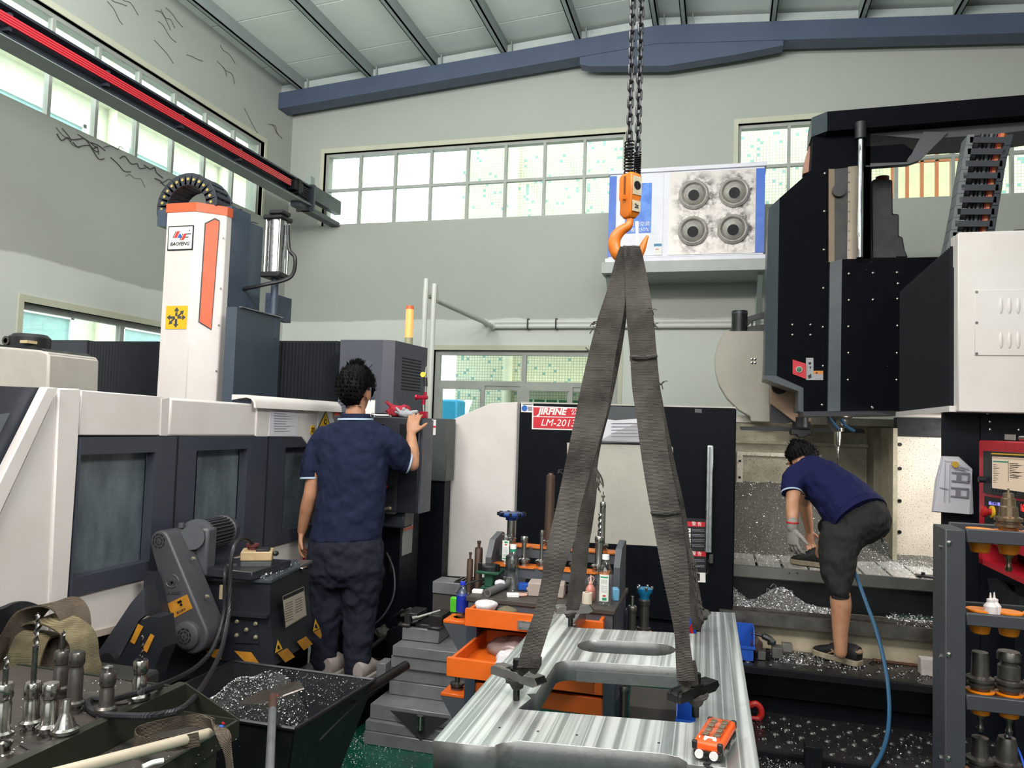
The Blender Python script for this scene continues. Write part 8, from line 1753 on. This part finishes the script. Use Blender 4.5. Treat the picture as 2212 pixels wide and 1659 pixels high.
# ================================================================ rack at the right edge
RK = thing('holder_rack', 'grey steel holder rack with orange cups at the right edge of the view', 'rack', (.5, 1.85, 0))
RKG = M('rack_grey', '#333439', .42, var=.06)
MB().box(.455, .493, 1.80, 1.90, 0, 1.462).build('post', RKG, RK, bev=.002)
for z in (1.42, 1.19, .98):
    for dx, y in ((.455, 1.835),): MB().lathe([(.005, 0), (.005, .003), (0, .004)], (dx, y, z), 8, (-1, 0, 0)).build('screw', STEEL, RK)
    MB().lathe([(.005, 0), (.005, .003), (0, .004)], (.461, 1.80, z+.014), 8, (0, -1, 0)).build('screw', STEEL, RK)
for z0, z1 in ((1.437, 1.465), (1.267, 1.292), (1.096, 1.126), (.93, .955)):
    MB().box(.494, 1.4, 1.798, 1.812, z0, z1).build('shelf_rail', RKG, RK, bev=.0015); MB().box(.494, 1.4, 1.92, 1.934, z0, z1).build('shelf_rail', RKG, RK, bev=.0015)
MB().box(1.4, 1.44, 1.80, 1.93, 0, 1.462).build('post', RKG, RK, bev=.002)
CUPX = [at(2117, 1360, Y=1.865).x, at(2179, 1360, Y=1.865).x]; CUPX += [CUPX[1]+(CUPX[1]-CUPX[0])*k for k in range(1, 4)]
for zc in (1.448, 1.277, 1.108, .94):
    MB().box(.5, 1.4, 1.812, 1.92, zc-.004, zc).build('cup_plate', M('cup_plate', '#2a2b2e', .5), RK, smooth=0)
    for x in CUPX[:4]:
        cp = MB().lathe([(.020, .008), (.0235, .008), (.0215, -.018), (.0175, -.036), (.0145, -.038), (.0145, -.034), (.017, -.03), (.020, .004)], (x, 1.865, zc), 20).build('orange_cup', ORPL, RK)
        MB().lathe([(.023, .008), (.027, .010), (.027, .013), (.022, .013)], (x, 1.865, zc), 20).build('cup_lip', ORPL, cp)
BRZ = M('brownish_steel', '#83705c', .3, .85, var=.2, scale=25)
def rack_tool(x, z, lab, mat, body, stud=True):
    c = V((x, 1.865, z)); t_ = thing('tool_holder', lab, 'tool holder', c, 'holders in the right rack')
    MB().lathe([(.0, -.048), (.010, -.048), (.0125, -.03), (.019, .012), (.026, .014), (.026, .019), (.022, .021), (.022, .024), (.027, .026), (.027, .032), (.018, .036)], c, 22).build('taper', mat, t_)
    if stud: MB().lathe([(0, -.082), (.006, -.081), (.0075, -.074), (.005, -.070), (.005, -.056), (.0075, -.052), (.0075, -.048), (0, -.048)], c, 14).build('pull_stud', mat, t_)
    MB().lathe(body, c, 22).build('body', mat, t_); return t_
rack_tool(CUPX[1], 1.455, 'brownish tool holder with a tapered nose on the top rail of the right rack', BRZ, [(0, .03), (.0185, .034), (.0175, .055), (.014, .058), (.0135, .072), (.011, .074), (.010, .084), (.003, .086), (.002, .094), (0, .095)])
rack_tool(CUPX[0], 1.115, 'dark tool holder with a plain nose next to the rack post', DSTEEL, [(0, .03), (.018, .034), (.0165, .06), (.0165, .07), (.0155, .085), (0, .086)])
rack_tool(CUPX[1], 1.115, 'dark holder with a fat collet nut on the third rail of the right rack', DSTEEL, [(0, .03), (.021, .036), (.021, .062), (.016, .066), (.016, .070), (.0225, .074), (.0225, .088), (.02, .092), (.010, .092)])
rack_tool(CUPX[2], 1.115, 'grey holder cut by the right edge of the view', M('grey_holder', '#6d6c6a', .4, .7), [(0, .03), (.018, .034), (.014, .05), (.017, .06), (.0175, .085), (.013, .09), (0, .09)])
rack_tool(CUPX[0], .947, 'dark holder on the lowest rail beside the rack post', DSTEEL, [(0, .03), (.017, .034), (.015, .055), (.016, .075), (0, .078)])
rack_tool(CUPX[1]-.004, .947, 'dark fluted holder on the lowest rail of the right rack', DSTEEL, [(0, .03), (.020, .034), (.019, .07), (.016, .082), (.006, .083), (.004, .088), (0, .088)])
for px, dx in ((2136, 0), (2147, .008)):
    x = at(px, 1310, Y=1.86).x; c = V((x, 1.85+dx, 1.279)); t_ = thing('glue_bottle', 'white nozzle bottle on the second rail, %s' % ('nearer the post' if dx == 0 else 'just right of its twin'), 'bottle', c, 'white nozzle bottles')
    MB().lathe([(0, 0), (.013, 0), (.013, .022), (.007, .030), (.007, .033)], c, 16).build('body', M('milky_plastic', '#cfc8c6', .4), t_); MB().lathe([(.0075, .032), (.0075, .036), (.0025, .038), (.0012, .050), (0, .050)], c, 12).build('nozzle', MATS['milky_plastic'], t_)
BLC = M('blue_cord', '#2a55c0', .4)
c0 = V((CUPX[1], 1.865, 1.115-.082)); tag(MB().tube(bez([c0, at(2200, 1620, Y=1.86), at(2212, 1655, Y=1.85), at(2220, 1690, Y=1.84)], 5), .0022, 6).build('blue_cord', BLC), 'blue cord hanging from the pull stud of the right rack', 'cord')
tag(MB().tube(bez([at(2116, 1462, Y=1.88), at(2132, 1484, Y=1.89), at(2146, 1505, Y=1.90)], 4), .0018, 6).build('blue_cord', BLC), 'short blue cord between two holders on the third rail', 'cord')
# ================================================================ the two workers
SKIN = NT('skin'); k_ = SKIN.ramp(SKIN.noise(18), .3, .7); SKIN.b.inputs['Subsurface Weight'].default_value = .08; SKIN.b.inputs['Subsurface Radius'].default_value = (.02, .008, .004)
SKIN.bump(SKIN.noise(220), .12, .001); SKIN = SKIN.fin(SKIN.mix(k_, lin('#b98a6c'), lin('#a87558')), .5, 0)
HAIR = M('black_hair', '#0b0a0b', .65, var=.2, scale=60, bump=.5, bscale=180, spec=.15)
def cloth(name, col, fold=5.):
    t = NT(name); n1 = t.noise(fold, (1, 1, .55), detail=3); n2 = t.noise(420, detail=1)
    t.bump(t.math('ADD', t.math('MULTIPLY', n1, 6), t.math('MULTIPLY', n2, .12)), .55, .012); t.b.inputs['Specular IOR Level'].default_value = .2
    return t.fin(t.mix(t.ramp(t.noise(6), .35, .7, 0, .35), lin(col), tuple(x*.75 for x in lin(col))), .85, 0)
NAVY = cloth('navy_polo', '#1a2139'); TROU = cloth('navy_trousers', '#20222f', 7); SHORT = cloth('charcoal_shorts', '#2c2b2c', 7); TRIM = M('pale_blue_trim', '#a9bcd0', .8)
NAVY2 = cloth('navy_shirt', '#171a45', 6)
GLV = M('grey_glove', '#8f8a84', .9, var=.2, scale=30, bump=.5, bscale=220)
def blob(parts, name, mat, parent, vox=.006, sm=6, label=None, fold=0.):
    """overlapping closed shapes melted into one continuous surface"""
    mb = MB()
    for f in parts: f(mb)
    o = mb.build(name, mat, parent, smooth=0, label=label)
    r = o.modifiers.new('melt', 'REMESH'); r.mode = 'VOXEL'; r.voxel_size = vox; r.use_smooth_shade = True
    s = o.modifiers.new('soften', 'SMOOTH'); s.factor = .5; s.iterations = sm
    if fold:
        tx = bpy.data.textures.new(name+'_folds', 'CLOUDS'); tx.noise_scale = .075; tx.noise_depth = 1
        d = o.modifiers.new('folds', 'DISPLACE'); d.texture = tx; d.strength = fold; d.mid_level = .5; d.texture_coords = 'LOCAL'
    return o
def limb(pts, rad, n=14, flat=1.):
    def f(mb):
        c = [V(p) for p in pts]; mb.tube(bez(c, 4), [r for i in range(len(rad)-1) for r in [rad[i]+(rad[i+1]-rad[i])*k/4 for k in range(4)]]+[rad[-1]], n)
        mb.ball(c[0], rad[0]*.98); mb.ball(c[-1], rad[-1]*.98)
    return f
def rings(lst, n=22):
    return lambda mb: mb.loft([(V(c), V(a), V(b)) for c, a, b in lst], n)
def hand(wrist, d, nrm, side, s=1., curl=.35, spread=.16, thumb_curl=.3, wr=.026):
    """palm, four unequal curled fingers and a thumb off the side of the palm; d = wrist to knuckles, nrm = out of the back of the hand"""
    d = V(d).normalized(); nrm = V(nrm); nrm = (nrm-d*nrm.dot(d)).normalized(); sd = d.cross(nrm)*side; w_ = V(wrist)
    out = []
    out.append(lambda mb: mb.loft([(w_-d*.03*s, sd*wr*s, nrm*wr*.8*s), (w_, sd*.027*s, nrm*.019*s), (w_+d*.03*s, sd*.036*s, nrm*.017*s), (w_+d*.065*s, sd*.042*s, nrm*.015*s), (w_+d*.088*s, sd*.040*s, nrm*.012*s), (w_+d*.094*s, sd*.03*s, nrm*.008*s)], 16))
    for i, (off, L) in enumerate(((-.031, .066), (-.0105, .078), (.0105, .083), (.031, .073))):
        a = spread*(i-1.5)*.5; fd = (d*math.cos(a)+sd*math.sin(a)).normalized(); p = w_+d*.080*s+sd*off*s; pts = [p]; cd_ = fd; up = nrm
        for k, seg in enumerate((.42, .32, .26)):
            ang = curl*(.6 if k == 0 else 1.0); cd_, up = (cd_*math.cos(ang)-up*math.sin(ang)).normalized(), (up*math.cos(ang)+cd_*math.sin(ang)).normalized(); p = p+cd_*L*seg*s; pts.append(p)
        def f(mb, pts=pts):
            mb.tube(pts, [.0098*s, .0092*s, .0084*s, .0068*s], 10); mb.ball(pts[-1], .0068*s)
            for q in pts[1:3]: mb.ball(q, .0094*s)
        out.append(f)
    p = w_+d*.020*s+sd*.028*s; td = (d*.72+sd*.62-nrm*.25).normalized(); pts = [p-sd*.010*s, p+td*.034*s, p+td*.034*s+(td*math.cos(thumb_curl)-(sd*.7+nrm*.4)*math.sin(thumb_curl)).normalized()*.027*s]; pts.append(pts[-1]+(pts[-1]-pts[-2]).normalized()*.022*s)
    def ft(mb): mb.tube(pts, [.016*s, .0125*s, .0108*s, .0078*s], 10); mb.ball(pts[-1], .0078*s)
    out.append(ft); return out
def headparts(c, fd, up, s=1.):
    """skull, jaw, nose, ears; c = centre of the head, fd = where the face looks"""
    fd = V(fd).normalized(); up = V(up); up = (up-fd*up.dot(fd)).normalized(); rt = fd.cross(up); R = Matrix((rt, fd, up)).transposed(); c = V(c)
    P = lambda x, y, z: c+(rt*x+fd*y+up*z)*s
    pr = [lambda mb: mb.ball(P(0, -.008, .022), .074*s, .093*s, .090*s, 20, 14, R), lambda mb: mb.loft([(P(0, .02, .03), rt*.068*s, fd*.072*s), (P(0, .028, -.03), rt*.064*s, fd*.066*s), (P(0, .036, -.075), rt*.05*s, fd*.052*s), (P(0, .044, -.105), rt*.03*s, fd*.034*s), (P(0, .046, -.113), rt*.018*s, fd*.02*s)], 18),
          lambda mb: mb.loft([(P(0, .088, .012), rt*.007*s, fd*.008*s), (P(0, .100, -.018), rt*.012*s, fd*.012*s), (P(0, .104, -.034), rt*.017*s, fd*.014*s), (P(0, .092, -.042), rt*.014*s, fd*.01*s)], 10)]
    for sg in (-1, 1): pr.append(lambda mb, sg=sg: mb.ball(P(sg*.077, -.010, -.010), .010*s, .020*s, .032*s, 10, 8, R @ Matrix.Rotation(-.25*sg, 3, 'Z')))
    def feats(root):
        for sg in (-1, 1):
            MB().ball(P(sg*.031, .083, .004), .011*s, .008*s, .006*s, 12, 8, R).build('eye', M('eye_white', '#d8d2cb', .3), root); MB().ball(P(sg*.031, .0895, .004), .0052*s, .003*s, .0052*s, 10, 6, R).build('iris', M('dark_iris', '#1c1310', .2), root)
            MB().ball(P(sg*.032, .088, .022), .019*s, .006*s, .004*s, 10, 6, R).build('eyebrow', HAIR, root)
        MB().ball(P(0, .090, -.064), .024*s, .007*s, .006*s, 12, 8, R).build('mouth', M('lips', '#94584c', .5), root)
    return pr, P, R, feats
def hairmesh(P, R, root, seed, s=1., spike=.03, low=-.05, n=900, hw=1.0):
    rnd = random.Random(seed); mb = MB(); rt, fd, up = (R.col[i] for i in range(3)); cs = P(0, -.012, .030)
    nu, nv = 28, 16; vs = []
    for j in range(nv+1):
        for i in range(nu):
            a = 2*math.pi*i/nu; back = (1-math.cos(a-math.pi/2))/2      # 0 at the face, 1 at the nape
            fr = max(0, math.sin(a)); zlim = .62-.0*back if False else (.35 if fr > .75 else (-.02 if abs(math.cos(a)) > .8 else low/.1+.0)) if back < .75 else -1.0
            th = (math.pi*.5-math.asin(max(-.95, min(.95, zlim))))*j/nv; k = hw+.05*noise.noise(V((a*2, th*4, seed)))
            vs.append(cs+(rt*(.084*math.sin(th)*math.cos(a))+fd*(.103*math.sin(th)*math.sin(a))+up*(.100*math.cos(th)))*k*s)
    fs = [(j*nu+i, j*nu+(i+1) % nu, (j+1)*nu+(i+1) % nu, (j+1)*nu+i) for j in range(nv) for i in range(nu)]
    mb.add(vs, fs)
    for k in range(n):
        i = rnd.randrange(nu); j = rnd.randrange(0, nv+1); p = V(vs[j*nu+i]); o = (p-cs).normalized(); side = o.cross(up+V((.01, .02, 0))).normalized()
        d = (o*.35+rnd.uniform(-.5, .5)*side+(-o.cross(side) if j > 3 else o)*(.7 if j > 3 else .5)*(1 if rnd.random() < .9 else -1)); L = spike*rnd.uniform(.5, 1.2)*(1 if j > 5 else 1.25)*s
        w_ = side*.0045*s; mb.add([p-w_-o*.004, p+w_-o*.004, p+d.normalized()*L*.6+w_*.7, p+d.normalized()*L, p+d.normalized()*L*.6-w_*.7], [(0, 1, 2, 3, 4)])
    return mb.build('hair', HAIR, root, smooth=50, recalc=False)
def shoe(heel, toe, z, root, upper, sole, w=.05, nm='shoe', lace=True):
    h, t_ = V(heel), V(toe); d = (t_-h); d.z = 0; L = d.length; d.normalize(); sd = V((-d.y, d.x, 0)); h = V((h.x, h.y, z)); up = V((0, 0, 1))
    sec = [(0, .6), (.08, .82), (.25, .86), (.45, .84), (.68, 1.0), (.85, .92), (.95, .66), (1, .35)]
    e = empty(nm, (0, 0, 0), root); e.location = h-V(root.location)
    mb = MB(); mb.add([h+d*L*f+sd*w*k*sg*1.06+up*zz for zz in (0.002, .036) for sg in (1, -1) for f, k in (sec if sg == 1 else sec[::-1])], [tuple(range(16))[::-1], tuple(range(16, 32))]+[(i, (i+1) % 16, (i+1) % 16+16, i+16) for i in range(16)]); mb.build('sole', sole, e, bev=.006, seg=2)
    prof = [(0.02, .62, .085), (.12, .80, .092), (.25, .82, .090), (.38, .80, .098), (.52, .82, .080), (.68, .94, .058), (.84, .86, .046), (.95, .58, .036), (.985, .3, .030)]
    MB().loft([(h+d*L*f+up*((zt*1.3+.022)/2), sd*w*k, up*((zt*1.3-.022)/2+.004)) for f, k, zt in prof], 18).build('upper', upper, e)
    if lace:
        for f in (.42, .50, .58): MB().tube([h+d*L*f+sd*w*.5+up*(.104-.06*(f-.42)), h+d*L*f+up*(.121-.16*(f-.42)), h+d*L*f-sd*w*.5+up*(.104-.06*(f-.42))], .0035, 6).build('lace', BLACKPL if upper is not None else BLACKPL, e)
    return e, h, d, sd, L
def cuff(c, ax, ra, rb_, par, nm='cuff_trim', th=.004, wid=.010):
    ax = V(ax).normalized(); MB().loft([(V(c)-ax*wid/2, V(ra)*1.01, V(rb_)*1.01), (V(c)-ax*wid/2, V(ra)*1.05, V(rb_)*1.05), (V(c)+ax*wid/2, V(ra)*1.05, V(rb_)*1.05), (V(c)+ax*wid/2, V(ra)*1.01, V(rb_)*1.01)], 24, caps=False).build(nm, TRIM, par)

# ---- standing worker at the pendant, seen from behind
Y1 = 4.0; A = lambda x, y, dy=0.: at(x, y, Y=Y1+dy)
W1_ = thing('person', 'person in navy polo and dark trousers seen from behind, one hand on the pendant', 'person', (-2.0, 4.0, .19))
hd_ = A(769, 848, .02); fdir = V((-.10, 1, -.06)); hp, HP, HR_, hfeat = headparts(hd_, fdir, (0.02, .06, 1), 1.06)
neck = A(767, 905, -.01)
ls, rs = A(694, 946), A(836, 950)
le, lw = A(670, 1070, -.02), A(652, 1148, .03)
re, rw = A(890, 1003, .13), at(888, 938, Y=4.235)
sk = hp + [limb([A(768, 872, .0), neck, A(762, 940)], [.056, .058, .07])]
sk += [limb([ls+V((.02, 0, -.02)), (ls+le)/2+V((.002, 0, 0)), le], [.044, .045, .040]), limb([le, le+(lw-le)*.35, lw], [.041, .042, .027])]
sk += [limb([rs+V((-.02, 0, -.015)), (rs+re)/2+V((-.004, 0, -.012)), re], [.040, .040, .041]), limb([re, re+(rw-re)*.35+V((.004, 0, 0)), rw], [.042, .042, .027])]
sk += hand(lw, (-.10, .12, -1), (-.95, -.3, 0), -1, 1.0, curl=.34, thumb_curl=.25)
# the right hand lies over the front edge of the pendant, fingers up and over its top
sk += hand(rw, (-.02, .38, .92), (.05, -.9, .4), 1, 1.0, curl=.34, spread=.16, thumb_curl=.1)
tors = [A(760, 930), A(757, 1000), A(755, 1080), A(752, 1150)]
sk += [rings([(tors[0], (.13, 0, 0), (0, .075, 0)), (tors[1], (.14, 0, 0), (0, .09, 0)), (tors[2], (.14, 0, 0), (0, .09, 0)), (tors[3], (.15, 0, 0), (0, .10, 0))])]
lh, rh = A(712, 1160), A(782, 1160); lk, rk = A(706, 1305, .03), A(776, 1310, .02); la, ra2 = A(699, 1440, .0), A(769, 1446, .0)
for a, b, c in ((lh, lk, la), (rh, rk, ra2)): sk += [limb([a, (a+b)/2, b], [.085, .072, .054]), limb([b, b+(c-b)*.35, c], [.054, .052, .036])]
B1 = blob(sk, 'body', SKIN, W1_, .0055, 5); hfeat(W1_); hairmesh(HP, HR_, W1_, 5, 1.15, .026, n=1700, hw=1.12)
def px_ring(y, xl, xr, dpt, dy=0., tilt=0.):
    a, b = A(xl, y, dy), A(xr, y, dy); return ((a+b)/2, (b-a)/2, (0, dpt, tilt))
shirt = [rings([px_ring(907, 736, 800, .066, -.005), px_ring(915, 716, 818, .086), px_ring(928, 694, 838, .10), px_ring(948, 684, 846, .112), px_ring(990, 686, 838, .128), px_ring(1050, 690, 834, .128), px_ring(1105, 684, 829, .130), px_ring(1150, 676, 824, .138), px_ring(1166, 673, 822, .140)])]
lc, rc2 = A(671, 1012, -.01), A(863, 996, .09)
shirt += [limb([A(700, 945), A(684, 975), lc], [.070, .070, .066]), limb([A(828, 948), A(854, 968, .045), rc2], [.076, .074, .068])]
SHm = blob(shirt, 'polo_shirt', NAVY, W1_, .007, 8, fold=.022)
for c, e, rr_ in ((lc, le, .066), (rc2, re, .066)):
    ax = (V(e)-V(c)).normalized(); u = ax.orthogonal().normalized(); cuff(V(c)+ax*.055, ax, u*rr_*.86, ax.cross(u)*rr_*.86, SHm)
    MB().cyl(V(c)+ax*.02, V(c)+ax*.058, rr_*.97, rr_*.86, n=22).build('sleeve_end', NAVY, SHm)
col = [px_ring(907, 736, 800, .068, -.008), px_ring(894, 738, 798, .066, .0)]
MB().loft(col, 24, caps=False).build('collar', NAVY, SHm); c0 = px_ring(905, 733, 803, .074, -.008)
MB().loft([(V(c0[0])+V((0, 0, -.006)), V(c0[1]), V(c0[2])), (V(c0[0])+V((0, 0, -.006)), V(c0[1])*1.05, V(c0[2])*1.05), (V(c0[0])+V((0, 0, .004)), V(c0[1])*1.04, V(c0[2])*1.04), (V(c0[0])+V((0, 0, .004)), V(c0[1]), V(c0[2]))], 24, caps=False).build('collar_trim', TRIM, SHm)
def legloft(rows, dpt): return rings([((A(xl, y, dy)+A(xr, y, dy))/2, (A(xr, y, dy)-A(xl, y, dy))/2, (0, d, 0)) for y, xl, xr, d, dy in rows])
tr = [rings([px_ring(1140, 682, 818, .122), px_ring(1185, 668, 826, .140, -.005), px_ring(1235, 664, 828, .135, -.005), px_ring(1265, 672, 822, .10)]),
      legloft([(1220, 664, 748, .10, 0), (1270, 668, 744, .098, .01), (1320, 674, 742, .082, .02), (1380, 674, 732, .075, .01), (1430, 676, 728, .068, 0), (1452, 680, 728, .062, 0)], .1),
      legloft([(1220, 742, 828, .10, 0), (1270, 742, 822, .098, .01), (1320, 742, 812, .082, .02), (1380, 744, 804, .075, .01), (1430, 746, 798, .066, 0), (1452, 749, 792, .06, 0)], .1)]
blob(tr, 'trousers', TROU, W1_, .008, 7, fold=.034)
SHW = M('pale_sneaker', '#a79c97', .6, dirt='#6d625c', damt=.4, scale=15); SOLW = M('pale_sole', '#b3aaa2', .6)
for x in (704, 771): h = A(x, 1462, -.07); shoe(h, h+V((.02, .29, 0)), .19, W1_, SHW, SOLW, .05)

# ---- worker stooping into the machine
W2_ = thing('person', 'person in navy shirt and charcoal shorts stooping into the open machine', 'person', at(1810, 1440, Z=.3))
hd2 = at(1733, 997, Y=5.36); hp2, HP2, HR2, hfeat2 = headparts(hd2, (-.82, .40, -.45), (-.42, .15, .88), 1.0)
nk2 = at(1760, 1012, Y=5.30); pel = at(1850, 1118, Y=5.08); mid = at(1815, 1068, Y=5.2); chest = at(1780, 1035, Y=5.27)
ls2, le2, lw2 = at(1718, 1030, Y=5.16), at(1712, 1086, Y=5.06), at(1712, 1140, Y=4.97)
rs2, re2, rw2 = at(1752, 1042, Y=5.42), at(1738, 1085, Y=5.62), at(1748, 1145, Y=5.68)
lh2, lk2, la2 = at(1832, 1135, Y=4.98), at(1812, 1262, Y=4.93), at(1816, 1398, Y=4.90)
rh2, rk2, ra3 = at(1858, 1130, Y=5.2), at(1795, 1140, Y=5.50), at(1772, 1196, Y=5.62)
sk2 = hp2+[limb([hd2+V((.03, 0, -.03)), nk2, chest], [.055, .06, .075])]
sk2 += [limb([ls2, (ls2+le2)/2, le2], [.050, .047, .040]), limb([le2, le2+(lw2-le2)*.35, lw2], [.041, .041, .027]), limb([rs2, (rs2+re2)/2, re2], [.050, .047, .040]), limb([re2, re2+(rw2-re2)*.35, rw2], [.041, .041, .027])]
sk2 += [limb([pel, mid, chest], [.12, .11, .11]), limb([lh2+V((.01, .03, -.03)), (lh2+lk2)/2, lk2], [.075, .07, .054]), limb([lk2, lk2+(la2-lk2)*.32+V((.008, -.0, 0)), la2+(lk2-la2)*.25, la2], [.055, .060, .044, .037]), limb([la2, la2+V((0, 0, -.03))], [.037, .036]), limb([rh2, (rh2+rk2)/2, rk2], [.085, .072, .055]), limb([rk2, rk2+(ra3-rk2)*.35, ra3], [.054, .055, .036])]
sk2 += hand(lw2, (.04, -.05, -1), (-.75, -.65, 0), -1, .9)+hand(rw2, (.05, .2, -1), (-.5, .8, 0), 1, .95)
B2 = blob(sk2, 'body', SKIN, W2_, .0055, 5); hfeat2(W2_); hairmesh(HP2, HR2, W2_, 8, 1.03, .020, n=1300)
# glove and red wristband on the near hand
gl = hand(lw2, (.04, -.05, -1), (-.75, -.65, 0), -1, 1.12, curl=.42, spread=.30, thumb_curl=.05, wr=.030)
blob(gl+[limb([lw2+V((0, 0, .03)), lw2], [.034, .033])], 'glove', GLV, W2_, .0045, 3)
MB().lathe([(.033, 0), (.037, 0), (.037, .008), (.033, .008)], lw2+V((0, 0, .028)), 18).build('red_glove_hem', REDPR, W2_)
# shirt: rings across the leaning trunk
ax2 = (chest-pel).normalized(); sideways = V((.05, 1, .12)); sideways = (sideways-ax2*sideways.dot(ax2)).normalized(); upv = ax2.cross(sideways); upv = upv if upv.z > 0 else -upv
def tr2(px, py, Y, hw, hd): return (at(px, py, Y=Y), sideways*hw, upv*hd)
sh2 = [rings([tr2(1852, 1112, 5.06, .20, .178), tr2(1838, 1098, 5.1, .195, .172), tr2(1815, 1072, 5.16, .19, .162), tr2(1790, 1048, 5.22, .19, .150), tr2(1765, 1028, 5.27, .185, .130), tr2(1748, 1012, 5.30, .14, .10), tr2(1740, 1002, 5.32, .085, .07)], 26)]
lc2 = at(1709, 1052, Y=5.12); rc3 = at(1748, 1060, Y=5.52)
sh2 += [limb([at(1738, 1022, Y=5.2), at(1720, 1034, Y=5.16), lc2], [.085, .078, .064]), limb([at(1758, 1022, Y=5.42), rc3], [.08, .065])]
S2 = blob(sh2, 'shirt', NAVY2, W2_, .007, 9, fold=.026)
ax = (le2-lc2).normalized(); u = ax.orthogonal().normalized(); cuff(lc2+ax*.040, ax, u*.060, ax.cross(u)*.060, S2); MB().cyl(lc2+ax*.005, lc2+ax*.044, .063, .059, n=22).build('sleeve_end', NAVY2, S2)
# shirt tail hanging below the hip
MB().loft([tr2(1852, 1112, 5.06, .20, .178), tr2(1858, 1122, 5.04, .198, .18)], 26).build('shirt_tail', NAVY2, S2)
def kn(px_l, px_r, py, Y, d): a, b = at(px_l, py, Y=Y), at(px_r, py, Y=Y); return ((a+b)/2, (b-a)/2, (0, d, 0))
so = [limb([at(1868, 1120, Y=5.03), at(1845, 1125, Y=5.05)], [.15, .16]), limb([at(1866, 1128, Y=5.16), at(1850, 1130, Y=5.2)], [.13, .13]),
      rings([kn(1775, 1894, 1128, 5.03, .14), kn(1770, 1872, 1165, 5.0, .125), kn(1769, 1852, 1200, 4.97, .112), kn(1774, 1846, 1240, 4.95, .098), kn(1788, 1838, 1276, 4.93, .078), kn(1793, 1836, 1288, 4.93, .070)]),
      limb([rh2, (rh2+rk2)/2, rk2], [.12, .10, .085])]
SO = blob(so, 'shorts', SHORT, W2_, .008, 7, fold=.028)
MB().loft([kn(1792, 1837, 1284, 4.93, .073), kn(1792.5, 1836.5, 1290, 4.93, .072)], 24).build('shorts_hem', SHORT, SO)
BKS = M('black_sneaker', '#17171a', .6, var=.15, scale=20); SOLD = M('dirty_cream_sole', '#a0927c', .7, dirt='#4d4438', damt=.5, scale=25)
h_, t_ = at(1857, 1436, Z=.315), at(1757, 1407, Z=.315); h_ = h_+(h_-t_)*.02
e_s, hS, dS, sS, LS = shoe(h_, t_, .303, W2_, BKS, SOLD, .052, lace=True)
TANM = M('tan_overlay', '#8f7860', .7)
near = sS if sS.y < 0 else -sS
def sp3(f, zz, out=.050): return hS+dS*LS*f+near*out+V((0, 0, zz))
for q in (((.22, .038), (.40, .080)), ((.34, .036), (.52, .070)), ((.24, .068), (.46, .038)), ((.36, .078), (.58, .040))):
    a, b = q; MB().tube([sp3(a[0], a[1], .048), sp3((a[0]+b[0])/2, (a[1]+b[1])/2, .051), sp3(b[0], b[1], .046)], .005, 6).build('shoe_stripe', TANM, e_s)
MB().ball(hS+dS*LS*.06+V((0, 0, .085)), .03, .034, .018).build('heel_collar', TANM, e_s)
shoe(ra3+V((.06, .02, 0)), ra3+V((-.18, .12, 0)), .748, W2_, BKS, SOLD, .048, lace=True)
MB().tube(bez([at(1893, 1148, Y=5.0), at(1902, 1152, Y=4.98), at(1907, 1172, Y=4.97)], 4), .007, 6).build('belt_strap', BLACKPL, W2_)
